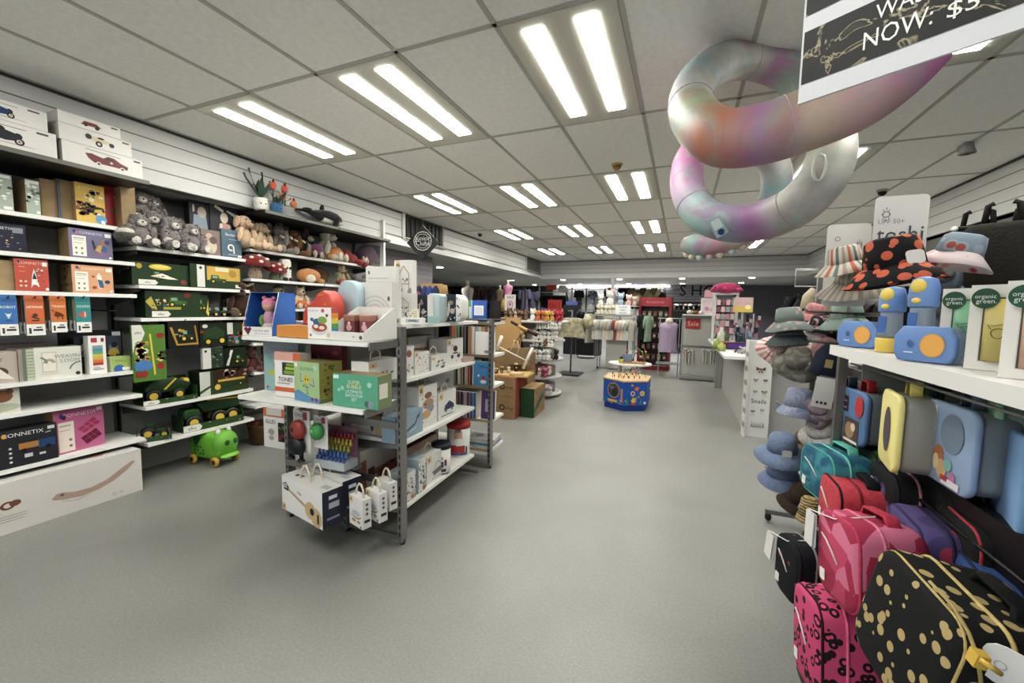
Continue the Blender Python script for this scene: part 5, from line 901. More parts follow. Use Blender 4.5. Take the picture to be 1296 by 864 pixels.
S_(513, 553, 558, ZC, .1, '#a88b78', 'brown topped toolbox style carton with rope handle on the bottom aisle shelf', lx=-.22, group=g3, tcol='#5f3a2c', front=[('t', .6, .45, .4, 'Zoo', '#2a2a2a'), ('e', .3, .5, .08, .2, '#c8a284')], handle=1)
for i, (x0, x1, yt) in enumerate(((513, 526, 597), (530, 539, 580))):
    S_(x0, x1, yt, ZC, .14, WB, ('nearest', 'farther')[i]+' white speckled carton with a rounded top on the bottom aisle shelf', lx=-.03, group=g3, front=dots(46, .035)+[('r', .5, .03, .9, .2, '#c8b088'), ('c', .7, .1, .06, '#8a5a40')], scol='#a9b6bc')
S_(540, 562, 572, ZC, .14, WB, 'white carton with a printed grey wooden boat on the bottom aisle shelf', lx=-.05, group=g3, front=logo(.14, .84)+[('p', [(.3, .36), (.9, .42), (.85, .22), (.4, .18)], '#7a7672'), ('arc', .62, .42, .2, .04, 10, 170, '#9a958e'), ('r', .3, .08, .8, .11, '#9a9a9a')], handle=1)
# basket of bits behind the post
o = empty('percussion_set', G.w(-.2, .18, ZC+.002), G.a, 'small wooden percussion pieces with a red brown drum behind the corner post', 'toy')
m = MB(); m.lathe([(.0, 0), (.08, .005), (.09, .05), (.08, .06)], '#6a3028', X=T((0, 0, .12)) @ RX(.5)); m.build('drum', o); MB().bb(-.1, .1, -.08, .08, 0, .1, '#b5a890').build('crate', o)
def canister(px0, px1, pyt, z0, lx, label, lidc, art, RR):
    A_ = G.hx((px0+px1)/2, pyt, lx); a0 = G.hx(px0, pyt, lx).y; a1 = G.hx(px1, pyt, lx).y; r = (px1-px0)/517*1.5*.62; h = A_.z-z0
    r = RR; o = empty('toy_canister', G.w(lx-.02, A_.y, z0+.001), G.a+radians(30), label, 'canister', 'toy canisters on the bottom aisle shelf')
    m = MB(); m.lathe([(r*.97, 0), (r, .004), (r, h*.84)], WB, n=28)
    n = 20
    for (u0, v0, u1, v1, c_) in art:   # curved patches: angle deg, height frac
        k = 6; vs = []
        for j in range(k+1):
            a = radians(u0+(u1-u0)*j/k-90); vs += [((r+.0012)*cos(a), (r+.0012)*sin(a), h*v0), ((r+.0012)*cos(a), (r+.0012)*sin(a), h*v1)]
        m.add(vs, [(2*j, 2*j+2, 2*j+3, 2*j+1) for j in range(k)], c_, True)
    m.build('body', o); MB().lathe([(r*1.04, h*.84), (r*1.05, h*.96), (r*.95, h), (0, h)], lidc, n=28).build('lid', o); return o
canister(567, 599, 533, ZC, -.13, 'tall white building block bucket with a red lid and a printed baby', '#a82a28', [(-25, .55, 15, .78, '#c8a08a'), (-20, .74, 10, .84, '#7a6a5a'), (-22, .35, 18, .56, '#e0dcd6'), (-45, .12, 30, .34, '#a83434'), (-50, .05, 45, .12, '#3f5f94'), (-30, .3, -15, .36, '#a83434'), (35, .1, 45, .3, '#3a3a3a')], .1)
canister(548, 574, 560, ZC, -.07, 'white building block bucket with a navy lid and printed blocks', '#1f2430', [(-30, .3, -10, .5, '#a84a3a'), (-5, .25, 15, .45, '#3a4a68'), (20, .3, 35, .5, '#6a3a34'), (-30, .1, 30, .2, '#4a4a4a'), (-50, 0.02, 50, .05, '#22304a'), (0, .5, 12, .6, '#b08a60')], .075)
# ---- books on the rack behind
def book(lx, z0, w, h, d, col, label, rz=0, front=(), grp='picture books on the rack', ly=1.36, lean=0):
    o = boxmesh(w, d, h, col, front=front, scol=col if z0 == BZ[0] else '#dcd8cc').build('book', loc=G.w(lx, ly+d/2, z0+.001), rz=(lean, 0, G.a+radians(rz))); tag(o, label, 'book', grp); return o
BZ = [1.367, 1.062, .767, .447, .162]
def gl(px, py, ly=1.4): return G.hy(px, py, ly).x
book(gl(624, 400), BZ[0], .028, .2, .2, '#0f1012', 'black ring binder at the right end on top of the book rack')
book(gl(608, 400), BZ[0], .155, .2, .03, '#2f58a6', 'bright blue folder with a white label on top of the book rack', front=[('r', .2, .3, .82, .75, '#d9dce0')]+[('r', .28, .36+.07*i, .74, .38+.07*i, '#9aa4b8') for i in range(5)]+[('r', 0, 0, .08, 1, '#8fb8d8')])
book(gl(596, 400), BZ[0], .05, .2, .12, '#4f9158', 'green folder left of the bright blue folder', front=[('r', .5, .15, 1, .7, '#c8c8c8')])
book(gl(588, 400), BZ[0], .03, .2, .12, '#101114', 'black folder left of the green folder')
cols_ = ['#6a3030', '#a0502c', '#2f6f5c', '#15161a', '#3a3a40', '#101012', '#a06a44', '#c8b8ac', '#7a86a0', '#b0a090', '#a08058', '#8a4a3a']
for i in range(12):
    book(-.4+.033*i, BZ[1], .026, .26, .2, cols_[i], '%s spined picture book, number %d from the left on its rack shelf' % (['maroon', 'orange', 'green', 'black', 'charcoal', 'jet black', 'tan', 'cream', 'grey blue', 'beige', 'brown', 'rust'][i], i+1), lean=0)
book(-.06, BZ[1], .17, .215, .03, '#dcdad8', 'white backed book with a barcode facing the camera', front=[('r', .55, .08, .82, .2, '#8a8a8a')], ly=1.325+.03)
for i in range(10):
    book(-.42+.026*i, BZ[2], .02, .22, .2, ['#2a2a2c', '#c8c0a8', '#7a8a7a', '#3a3a3c', '#d8d0c0', '#8a8478', '#4a4238', '#b0a890', '#a03a34', '#3a3048'][i], '%s thin picture book in the row left of the blue picture book, number %d' % (['black', 'cream', 'sage', 'dark grey', 'pale', 'stone', 'brown', 'sand', 'red', 'plum'][i], i+1), lean=0)
book(-.06, BZ[2], .2, .23, .03, '#4a8cbc', 'blue picture book with a small red figure facing the camera', front=[('t', .4, .8, .12, 'TEN', '#2a2f44'), ('r', .62, .78, .9, .8, '#2a2f44'), ('e', .5, .3, .1, .12, '#a83a34'), ('e', .5, .18, .16, .08, '#e8e4dc'), ('e', .8, .4, .06, .05, '#e0e8ec'), ('e', .25, .42, .05, .05, '#e0e8ec')])
for i in range(9):
    book(-.42+.034*i, BZ[3], .026, .25, .2, ['#1a1a1c', '#5a2f34', '#3f4a3c', '#7a3a5a', '#3a3a4a', '#b0a0a4', '#7a3f6a', '#4a6a9a', '#3f6f9a'][i], '%s picture book in the lower row left of the purple folder, number %d' % (['black', 'maroon', 'olive', 'plum', 'slate', 'pale pink', 'magenta', 'blue', 'sea blue'][i], i+1))
book(-.03, BZ[3], .14, .27, .03, '#6d4a86', 'purple folder with a white label leaning on the lower rack shelf', front=[('r', .3, .25, .8, .7, '#cfcadc')], lean=radians(-3), ly=1.4)
for i in range(4):
    o = boxmesh(.3, .24, .02, ['#d0cec8', '#4a90b4', '#d8d6d0', '#c8c6c0'][i], top=[('r', .1, .1, .7, .8, '#a8b0b0'), ('e', .4, .5, .15, .2, '#6a6a6a')] if i == 3 else ()).build('book', loc=G.w(-.14+.005*i, 1.53-.006*i, BZ[4]+.001+.021*i), rz=G.a+radians(2*i)); tag(o, ['pale', 'blue edged', 'white', 'topmost grey'][i]+' large book lying flat in the pile on the lowest rack shelf', 'book', 'picture books on the rack')
# ================================================================= CENTRE OF THE SHOP
KC = ('#9a7b52', 'k')
def carton(x, y, z, w, d, h, rz, label, front=(), left=(), right=(), top=(), col='#9a7b52', scol=None, tcol=None):
    o = boxmesh(w, d, h, col, kind='k', front=front, left=left, right=right, top=top, scol=scol or col, tcol=tcol).build('carton', loc=(x, y, z), rz=rz); return tag(o, label, 'box', 'brown cartons under the wooden toys')
# stack of two cartons with red edges, table board on top
cart = [('c', .55, .5, .14, '#241c14'), ('c', .55, .5, .08, '#9a7b52'), ('t', .8, .5, .16, 'ctoy', '#241c14')]
carton(-2.24, 5.20, .003, .42, .38, .3, radians(2), 'lower brown carton with a printed ring logo and red side', front=cart, scol='#96473a')
carton(-2.24, 5.20, .306, .42, .38, .26, radians(2), 'upper brown carton with a red side, under the plywood board', front=cart, scol='#96473a')
carton(-1.93, 5.47, .003, .2, .55, .4, radians(3), 'green and brown striped carton standing in front of the red sided stack', col='#234a2c', scol='#987a52', tcol='#9a8058', right=[('p', [(0, .1), (.9, .55), (.9, .75), (0, .3)], '#234a2c'), ('d', .1, .4, .9, .9, 12, .06, ['#3a2f20'])], top=[('d', .1, .1, .9, .9, 9, .04, ['#5a4630'])], front=[('c', .7, .55, .1, '#1c3a24')])
carton(-2.17, 5.72, .003, .24, .4, .56, radians(3), 'brown carton with black lettering on its side, behind the board corner', right=[('t', .5, .5, .25, 'Box', '#2a2018')], scol='#8f6f48')
carton(-2.4, 5.85, .003, .62, .28, .82, radians(-8), 'tall brown carton standing behind the wooden rocker toy', scol='#8a6a44')
o = MB().slab([(-.27, -.22), (.25, -.22), (.25, .2), (-.27, .2)], .022, '#c9a968', X=T((0, 0, .022)) @ RX(-pi/2)).build('plywood_board', loc=(-2.16, 5.28, .568), rz=radians(6)); tag(o, 'pale plywood board carrying small wooden toys, resting on the brown cartons', 'board')
TZ = .592
tag(MB().slab(MB().rr(.2, .14, .02), .022, '#c2a878', X=T((0, 0, .022)) @ RX(-pi/2), bev=.004).slab(MB().rr(.14, .09, .02), .01, '#d8c498', X=T((0, 0, .034)) @ RX(-pi/2)).build('wooden_tray_toy', loc=(-2.06, 5.16, TZ), rz=.3), 'flat wooden puzzle tray at the front of the plywood board', 'toy')
for i, (x, y, h, c1, c2) in enumerate(((-2.36, 5.13, .07, '#241d16', '#c9b48a'), (-2.31, 5.2, .09, '#2a2219', '#b59a6a'), (-2.27, 5.13, .06, '#c9b48a', '#3a2c1c'), (-2.22, 5.24, .085, '#b8ac98', '#d4cbb8'), (-2.16, 5.36, .13, '#241d16', '#c9a968'))):
    m = MB(); m.box((0, 0, h*.4), (.035, .035, h*.8), c1); m.box((0, 0, h*.9), (.045, .04, h*.2), c2); m.ell((0, -.018, h*.5), (.012, .004, .014), c2)
    tag(m.build('wooden_toy', loc=(x, y, TZ), rz=.2*i), ['tiny dark wooden toy camera at the left of the plywood board', 'dark and tan wooden toy block, second from the left on the board', 'light wooden toy with dark top, third from the left on the board', 'pale grey wooden toy cup on the plywood board', 'taller dark wooden toy lantern at the back of the plywood board'][i], 'toy', 'small wooden toys on the plywood board')
# wooden rocker: two thick white bars and a rod
def W_at(px, py, Y): return at(px, py, Y=Y)
o = empty('balance_toy', W_at(650, 450, 5.35), 0, 'white wooden frame toy with two thick rounded end bars and a slanting rod', 'toy'); O = o.location.copy()
q = lambda px, py, Y=5.35: W_at(px, py, Y)-O
MB().tube([q(632, 439), q(668, 457)], .009, '#d9d4c8', 8).build('rod', o)
MB().tube([q(629, 443), q(635, 425)], .024, '#d6d2c8', 12).build('end_bar', o)
MB().tube([q(662, 466), q(674, 440)], .022, '#d6d2c8', 12).build('end_bar', o)
MB().tube([q(645, 444), q(650, 436), q(651, 430)], .007, '#c9b48a', 6).tube([q(654, 449), q(657, 440), q(655, 432), q(650, 430)], .007, '#c9b48a', 6).build('yoke', o)
o = empty('toy_telescope', W_at(660, 425, 5.55), 0, 'dark and brass coloured toy telescope tilted on short wooden legs', 'toy'); O = o.location.copy(); q = lambda px, py, Y=5.55: W_at(px, py, Y)-O
MB().tube([q(647, 407), q(658, 413)], .02, '#17171a', 12).tube([q(656, 412), q(669, 419)], .026, '#b8935a', 12).tube([q(668, 418), q(680, 424)], .03, '#3a2014', 12).build('tube', o)
MB().ell(q(660, 421), (.035, .03, .04), '#b08a4a').build('mount', o)
for a, b_ in ((656, 440), (662, 437), (652, 434)): MB().tube([q(659, 423), q(a, b_)], .007, '#5a4630', 6).build('leg', o)
tag(MB().bb(-.16, .16, -.05, .05, 0, .25, '#8a7456').build('wooden_crate', loc=W_at(657, 440, 5.62)-Vector((0, 0, .25)), rz=0), 'dim wooden crate supporting the toy telescope', 'crate')
# tan panel & black shelf with sign behind
tag(MB().box((0, 0, .675), (.42, .03, 1.35), '#b8935c').build('tan_board', loc=(-2.56, 6.0, .003), rz=0), 'tall tan display panel standing behind the book rack', 'panel')
o = empty('black_table', (-2.95, 6.7, 0), 0, 'thin black topped display table behind the tan panel', 'table')
MB().box((0, 0, 1.43), (.65, .4, .025), '#1c1c1e').build('table_top', o)
for x in (-.3, .3):
    for y in (-.17, .17): MB().box((x, y, .709), (.03, .03, 1.417), '#1c1c1e').build('leg', o)
o = tag(boxmesh(.2, .01, .29, '#d9d5d4', front=[('t', .5, .85, .16, 'SALE', '#2a2a2e'), ('e', .5, .4, .3, .25, '#c08aa0'), ('e', .5, .4, .2, .16, '#d9d5d4'), ('e', .5, .42, .12, .1, '#a06a8a')]).build('sign', loc=(-2.78, 6.58, 1.444), rz=0), 'small white SALE card with a pink wreath on the black table', 'sign')
# ---- doll spinner
sp = empty('doll_stand', (-2.28, 6.75, 0), 0, 'grey tiered display stand full of small plush dolls', 'shelving')
MB().box((0, 0, .66), (.05, .05, 1.3), '#8a8a8a').build('post', sp)
tiers = []
for z, r in ((1.30, .5), (.98, .44), (.66, .42), (.36, .4), (.07, .4)):
    MB().lathe([(r, 0), (r, .03), (r-.01, .035), (0, .035)], '#c4c3bf', X=T((0, 0, z-.035)), n=32).build('tier', sp)
    if z < 1.2: MB().lathe([(r*.72, .0), (r*.72, .15)], '#8a8782', X=T((0, 0, z+.001)), n=24).build('riser', sp)
MB().box((-.25, .05, 1.15), (.6, .6, .24), '#7a7874').build('header', sp)
dolls = {}
def doll(x, y, z, c, h, rz, label, group, s=1.0, ears=True, belly=None):
    key = (c, h, ears)
    if key not in dolls:
        m = MB(); m.ell((0, 0, .04), (.035, .03, .042), (c, 'f'), n=10, k=7); m.ell((0, -.005, .105), (.036, .033, .034), (belly or c, 'f'), n=10, k=7)
        m.ell((-.022, -.035, .012), (.013, .022, .012), (c, 'f'), n=8, k=5); m.ell((.022, -.035, .012), (.013, .022, .012), (c, 'f'), n=8, k=5)
        o = m.build('plush_doll', loc=(x, y, z), rz=rz)
        m = MB(); m.ell((0, .01, .12), (.04, .034, .03), (h, 'f'), n=10, k=6)
        if ears: m.ell((-.03, 0, .142), (.013, .01, .018), (h, 'f'), n=8, k=5); m.ell((.03, 0, .142), (.013, .01, .018), (h, 'f'), n=8, k=5)
        m.build('hood', o)
        m = MB(); m.ell((-.012, -.037, .108), (.005, .003, .005), '#151515', n=6, k=4); m.ell((.012, -.037, .108), (.005, .003, .005), '#151515', n=6, k=4); m.build('eyes', o); dolls[key] = o
    else: o = dup(dolls[key], (x, y, z), rz)
    o.scale = (s,)*3; return tag(o, label, 'doll', group)
def dollrow(n, x0, x1, y, z, cols, lab, group, s=1.0, jit=.01):
    rd = random.Random(int(z*100)+n)
    for i in range(n):
        c, h = cols[i % len(cols)]; x = x0+(x1-x0)*(i+.5)/n
        doll(x+rd.uniform(-jit, jit), y+rd.uniform(-jit, jit), z, c, h, radians(-20)+rd.uniform(-.3, .3), lab, group, s*rd.uniform(.92, 1.06))
BR = [('#7a5f4c', '#5a4436'), ('#9a8068', '#6a5240'), ('#c2ae98', '#6f5848'), ('#6a4f42', '#8a7060')]
WH = [('#cfccc6', '#b8b6b2'), ('#d8d5cf', '#4a4a4a'), ('#c4c2c0', '#dcdad6')]
PK = [('#c47a8a', '#d89aa4'), ('#d8a0a4', '#b85a74'), ('#e0c4b8', '#c88a8a'), ('#b04a68', '#d08a98')]
DG = 'small plush dolls on the tiered stand'
dollrow(5, -2.83, -2.36, 6.4, 1.302, BR, 'small brown haired plush doll on the top tier, left of the panda', DG+' top left', 1.05)
dollrow(4, -2.8, -2.4, 6.5, 1.302, BR, 'small brown haired plush doll in the second row of the top tier', DG+' top left back', 1.2)
doll(-2.28, 6.36, 1.302, '#dcdad4', '#dcdad4', -.3, 'black and white plush panda standing between the brown and the bright dolls', None, 1.3)
for i, (x, y, c, h) in enumerate(((-2.18, 6.34, '#c4713a', '#d08a50'), (-2.1, 6.38, '#c46a34', '#c98a4a'), (-2.02, 6.34, '#c7a03a', '#d4b248'), (-1.96, 6.4, '#c9a040', '#b8862c'), (-1.88, 6.44, '#b02a3c', '#c23a4a'), (-1.84, 6.52, '#b83246', '#a82438'), (-2.14, 6.5, '#7a2a7a', '#8a3488'), (-2.05, 6.5, '#6f2470', '#8a3488'), (-1.94, 6.5, '#8a2a60', '#a03a5a'))):
    doll(x, y, 1.302+(.03 if i > 5 else 0), c, h, -.3, ['orange plush doll, first right of the panda', 'orange plush doll, second right of the panda', 'yellow plush doll at the front of the bright group', 'mustard plush doll beside the yellow one', 'red plush doll near the right end of the top tier', 'red plush doll at the right end of the top tier', 'purple plush doll rising behind the orange ones', 'purple plush doll behind the yellow one', 'magenta plush doll behind the red ones'][i], None, 1.1)
dollrow(9, -2.22, -1.8, 6.36, 1.17, WH, 'tiny white plush doll hanging in the fringe under the top tier', DG+' fringe', .75)
dollrow(7, -2.3, -1.86, 6.42, .982+.0, WH, 'white plush doll with grey hood on the second tier', DG+' second tier', 1.15)
dollrow(6, -2.28, -1.9, 6.37, .88, WH+BR[:1], 'white or brown plush doll dangling below the second tier', DG+' dangling', .85)
dollrow(3, -2.68, -2.42, 6.42, .982, BR, 'brown plush doll at the left of the second tier', DG+' second tier left', 1.1)
doll(-2.36, 6.36, .662, '#c9a42e', '#d4b440', -.3, 'yellow plush doll at the left of the third tier', None, 1.2)
dollrow(4, -2.27, -1.95, 6.38, .662, WH, 'white bunny like plush doll in the row on the third tier', DG+' third tier', 1.2)
doll(-1.9, 6.5, .662, '#3a2c24', '#6a5240', -.3, 'dark brown plush doll at the right end of the third tier', None, 1.1)
dollrow(4, -2.45, -2.0, 6.42, .362, PK, 'pink plush doll in the front row of the fourth tier', DG+' fourth tier', 1.1)
dollrow(3, -2.3, -1.95, 6.52, .40, PK, 'pink plush doll in the back row of the fourth tier', DG+' fourth tier back', 1.1)
dollrow(4, -2.2, -1.92, 6.42, .072, [('#b8b0b8', '#c8a8b4'), ('#cfc8c0', '#9a9aa8')], 'pale lilac plush doll on the lowest tier', DG+' lowest tier', 1.2)
# ---- activity cube and round table
poly = [(-.741, 6.13), (-.437, 6.31), (-.42, 6.79), (-.75, 7.0), (-1.08, 6.82), (-1.08, 6.34)]; cx, cy = -.75, 6.57
o = empty('activity_cube', (cx, cy, .002), 0, 'blue six sided play cube with sea pictures, gears and a round mirror', 'toy')
def ringp(k, z): return [(( x-cx)*k, (y-cy)*k, z) for x, y in poly]
def prism(k, z0, z1, m_): return MB().add(ringp(k, z0)+ringp(k, z1), [tuple(range(6))[::-1], tuple(range(6, 12))]+[(i, (i+1) % 6, (i+1) % 6+6, i+6) for i in range(6)], m_)
prism(.94, 0, .085, '#1a3f8f').build('plinth', o)
bd = prism(1, .085, .44, '#1d55ab'); 
def facepaint(m, i, art, z0, h):
    a, b_ = Vector(poly[i]+(0,))-Vector((cx, cy, 0)), Vector(poly[(i+1) % 6]+(0,))-Vector((cx, cy, 0)); d = b_-a; ang = atan2(d.y, d.x)
    m.paint(d.length, h, art, T((a.x, a.y, z0)) @ RZ(ang), e=.0012)
facepaint(bd, 0, [('d', .05, .05, .95, .25, 16, .03, ['#3f8f4a', '#58a05a', '#c98a3a', '#a8b8c4']), ('c', .35, .86, .05, '#d0a83a'), ('c', .55, .72, .1, '#c4502c'), ('c', .55, .72, .06, '#d88a4a'), ('c', .38, .52, .1, '#c8ccd4'), ('c', .38, .52, .06, '#6a3a44'), ('c', .8, .52, .11, '#d8b23a'), ('l', [(.74, .52), (.86, .52)], .02, '#5a3a1a'), ('l', [(.8, .6), (.8, .44)], .02, '#5a3a1a'), ('c', .4, .34, .05, '#a8702c'), ('c', .65, .38, .04, '#d8923a'), ('c', .52, .3, .06, '#6fae4a'), ('c', .42, .22, .1, '#dab83a'), ('e', .42, .07, .12, .05, '#b8342c'), ('l', [(.1, .05), (.12, .3)], .03, '#3f9a5a'), ('l', [(.16, .05), (.15, .25)], .03, '#3f9a5a'), ('l', [(.75, .05), (.74, .3)], .03, '#5aa06a'), ('d', .1, .5, .95, .95, 10, .012, ['#d8e4f0']), ('e', .92, .12, .06, .06, '#c8d0d8')], .085, .355)
facepaint(bd, 5, [('c', .5, .58, .33, '#c88a34'), ('c', .5, .58, .295, '#2a4f94'), ('c', .5, .58, .28, '#454a42'), ('e', .55, .5, .12, .18, '#2c3029'), ('e', .42, .68, .1, .08, '#6a7064'), ('d', .02, .02, .98, .2, 18, .035, ['#d8a83a', '#3f8f4a', '#c98a3a', '#e0c060']), ('r', .25, .08, .7, .18, '#d4a23a'), ('r', .86, .15, .94, .7, '#c88a34'), ('l', [(.06, .05), (.08, .3)], .03, '#3f9a5a'), ('d', .05, .85, .95, .98, 8, .012, ['#d8e4f0'])], .085, .355)
facepaint(bd, 4, [('d', .05, .05, .95, .95, 20, .03, ['#3f8f4a', '#d8a83a', '#d8e4f0'])], .085, .355)
bd.build('cabinet', o)
prism(1.03, .44, .462, '#c7a878').build('top', o)
m = MB(); m.slab(MB().rr(.03, .03, .005), .02, '#c8ccd0'); m.build('side_knob', o, loc=(.345, 0, .3))
cols6 = ['#b8342c', '#2f5f9a', '#3f8f4a', '#d8a83a', '#6a3a2a']
for i in range(5):
    m = MB(); y0 = -.22+.07*i; x0 = -.2+.08*i; pts = [Vector((x0, y0, .462)), Vector((x0, y0, .53+.02*(i % 2))), Vector((x0+.06, y0+.02, .58)), Vector((x0+.12, y0, .52)), Vector((x0+.15, y0-.02, .462))]
    m.tube(pts, .004, cols6[i], 6)
    for j in (1, 2, 3): m.ell(pts[j], (.014, .014, .014), cols6[(i+j) % 5], n=8, k=6)
    m.build('bead_wire', o)
for i in range(6):
    m = MB(); m.lathe([(.004, 0), (.004, .02), (.012, .03), (.0, .045)], '#7a2a22', n=8); m.build('peg', o, loc=(-.18+.075*i, -.25+.03*abs(i-2.5), .462))
rt = empty('round_table', (-.8, 7.25, 0), 0, 'white oval topped children\'s table behind the blue activity cube', 'table')
MB().slab([(.36*cos(2*pi*k/28), .3*sin(2*pi*k/28)) for k in range(28)], .03, '#d6d4ce', X=T((0, 0, .60)) @ RX(-pi/2), bev=.005).build('table_top', rt)
for a in (.6, 2.5, 3.8, 5.6): MB().tube([(.2*cos(a), .18*sin(a), .57), (.26*cos(a), .22*sin(a), 0)], .022, '#cfcdc8', 10).build('leg', rt)
o = empty('bead_maze', (-.72, 7.2, .602), 0, 'wooden bead maze with looping coloured wires on the white round table', 'toy')
MB().box((0, 0, .011), (.36, .26, .022), '#a8865a').build('base', o)
for i, (c_, pts) in enumerate((('#7a9a4a', [(-.1, 0, .02), (-.12, 0, .2), (0, .02, .28), (.12, 0, .2), (.16, 0, .02)]), ('#a8243c', [(.08, .05, .02), (.06, .05, .22), (.13, .05, .3), (.17, .05, .2), (.16, .05, .02)]), ('#4a6a9a', [(-.05, -.05, .02), (.02, -.04, .18), (.1, -.05, .12), (.14, -.05, .02)]), ('#c9a42e', [(-.15, -.08, .02), (-.1, -.08, .1), (-.02, -.08, .06), (.04, -.08, .02)]))):
    m = MB(); m.tube(pts, .006 if i != 1 else .011, c_, 6); [m.ell(p, (.018, .018, .018), cols6[(i+j) % 5], n=8, k=6) for j, p in enumerate(pts[1:-1])]; m.build('bead_wire', o)
tag(MB().slab(MB().rr(.15, .16, .02), .015, '#6a7890', bev=.004).build('toy_tablet', loc=(-.83, 7.1, .684)), 'grey blue toy board standing in the bead maze', 'toy')
m = MB(); m.lathe([(.03, 0), (.04, .01), (.045, .06), (.03, .07)], '#b5a52c'); m.lathe([(.02, .07), (.03, .1), (0, .12)], '#3a3a30'); tag(m.build('toy_truck', loc=(-.93, 7.1, .602)), 'chunky yellow and black toy on the left of the white round table', 'toy')
# ---- pyjama rack
def garment_mb(w, h, col, d=.05, sleeves=True, hood=False, m=None, X=None, col2=None, folds=3):
    """hanging top: shoulder line at z=0, hem at -h"""
    m = m or MB(); n = 9; vs = []; fs = []
    prof = [(0, .16), (-.02, .3), (-.06, .46), (-.25, .44), (-.5, .43), (-.8, .46), (-1, .5)]
    for z, q in prof:
        for k in range(n*2):
            a = 2*pi*k/(n*2); ff = 1+.12*sin(folds*a*2+z*4)*min(1, -z*1.5+.05); vs.append((cos(a)*q*w*(1 if z < -.03 else .9), sin(a)*d*ff*(.4 if z > -.03 else 1), z*h))
    for j in range(len(prof)-1):
        for k in range(n*2): a = j*n*2+k; b_ = j*n*2+(k+1) % (n*2); fs.append((a, b_, b_+n*2, a+n*2)[::-1])
    m.add(vs, fs, (col, 'f') if isinstance(col, str) else col, True, X)
    if sleeves:
        for s in (-1, 1): m.tube([(s*w*.38, 0, -.05*h), (s*w*.55, 0, -.2*h), (s*w*.62, 0, -.5*h)], [d*.9, d*.8, d*.7], (col2 or (col if isinstance(col, str) else '#8a8a8a'), 'f') if (isinstance(col, str) or col2) else col, 8)
    if hood: m.ell((0, -.02, .02), (w*.2, d, h*.12), (col2 or col, 'f'))
    return m
def hung(x, y, z, w, h, col, label, group=None, rz=0, name='hanging_garment', cat='clothing', **kw):
    o = garment_mb(w, h, col, **kw).build(name, loc=(x, y, z), rz=rz); tag(o, label, cat, group)
    MB().tube([(-w*.3, 0, -.015), (0, 0, .03), (w*.3, 0, -.015)], .004, '#8a8a8a', 5).tube([(0, 0, .03), (0, 0, .07), (.01, 0, .085)], .003, '#8a8a8a', 5).build('hanger', o)
    return o
py = empty('clothes_rack', (-1.6, 10.6, 0), 0, 'white topped clothes rack hung with tiny pale pyjamas', 'rack')
MB().box((.1, 0, .42), (.5, .4, .66), '#b5b3ae').build('base_panel', py)
MB().box((.05, 0, 1.36), (1.0, .5, .05), '#a8a6a0').build('top_shelf', py)
MB().box((.1, 0, 1.6), (.95, .4, .02), '#c8c8c4').build('glass_shelf', py)
for x in (-.36, .5):
    for y in (-.18, .18): MB().box((x, y, .8), (.02, .02, 1.6), '#8a8986').build('upright', py)
MB().tube([(-.4, -.27, 1.3), (.5, -.27, 1.3)], .012, '#9a9a98').build('rail', py)
for x in (-.34, .48): MB().ell((x, -.2, .03), (.03, .03, .03), '#1c1c1c').build('caster', py)
pc = ['#b9b5a8', '#c9c4b8', '#a8ada8', '#c4c0b0', '#c8b8a8', '#b5b8b0', '#8a4a40', '#c8a898', '#cdbfb0', '#bcc0b4', '#a9a598']
for i, c_ in enumerate(pc):
    hung(-2.02+.088*i, 10.3-.01*(i % 2), 1.26, .2, .5, c_, ('rust red' if i == 6 else 'peach' if i == 7 else 'pale')+' small pyjama top hanging on the front rail, number %d from the left' % (i+1), 'pyjamas on the front rail', radians(35), folds=4)
hung(-2.2, 10.5, 1.4, .34, .75, '#b0ab98', 'larger beige patterned pyjama hanging at the left end of the pyjama rack', rz=radians(60))
hung(-.92, 10.6, 1.38, .3, .6, '#1a2420', 'black floral pyjama hanging at the right end of the pyjama rack', rz=radians(60))
hung(-.78, 10.7, 1.38, .3, .65, '#8fa58e', 'pale green printed pyjama hanging right of the black floral one', rz=radians(60))
dollrow(5, -2.02, -1.55, 10.38, 1.386, [('#c8c2b0', '#b5ae98')], 'small cream plush toy packed left of the white pyjama sign', 'cream plush toys on the pyjama rack shelf', 1.7)
tag(boxmesh(.36, .015, .24, '#dfe1e2', front=[('t', .5, .78, .17, 'PYJAMA', '#2a3344'), ('t', .5, .48, .17, 'BABY', '#2a3344'), ('t', .5, .18, .17, 'PACKS', '#2a3344')]).build('sign', loc=(-1.36, 10.33, 1.386)), 'white sign with three lines of dark capitals on the pyjama rack', 'sign')
def bigplush(x, y, z, s, c, h, label): return doll(x, y, z, c, h, -.1, label, None, s)
bigplush(-1.72, 10.55, 1.612, 2.6, '#d8d6d0', '#cfa9a4', 'tall white plush lamb with a pink cap on the pyjama rack')
bigplush(-1.94, 10.5, 1.612, 1.9, '#dcdad6', '#e0deda', 'white plush bunny at the left end of the pyjama rack top')
bigplush(-1.45, 10.55, 1.612, 2.1, '#9fb0c0', '#9fb0c0', 'pale blue plush elephant on the pyjama rack')
bigplush(-1.25, 10.5, 1.612, 1.8, '#d0b0a4', '#d8cfc4', 'peach plush bunny with cream ears at the right of the pyjama rack')
bigplush(-1.12, 10.55, 1.612, 1.5, '#c8a498', '#d8c8b8', 'small pink plush toy at the right end of the pyjama rack top')
# ================================================================= FAR PART OF THE SHOP
struct('trim_1', MB().box((-1.83, 11.66, 1.2), (.1, .1, 2.4), '#c2c1bd'))
FY = 16.15
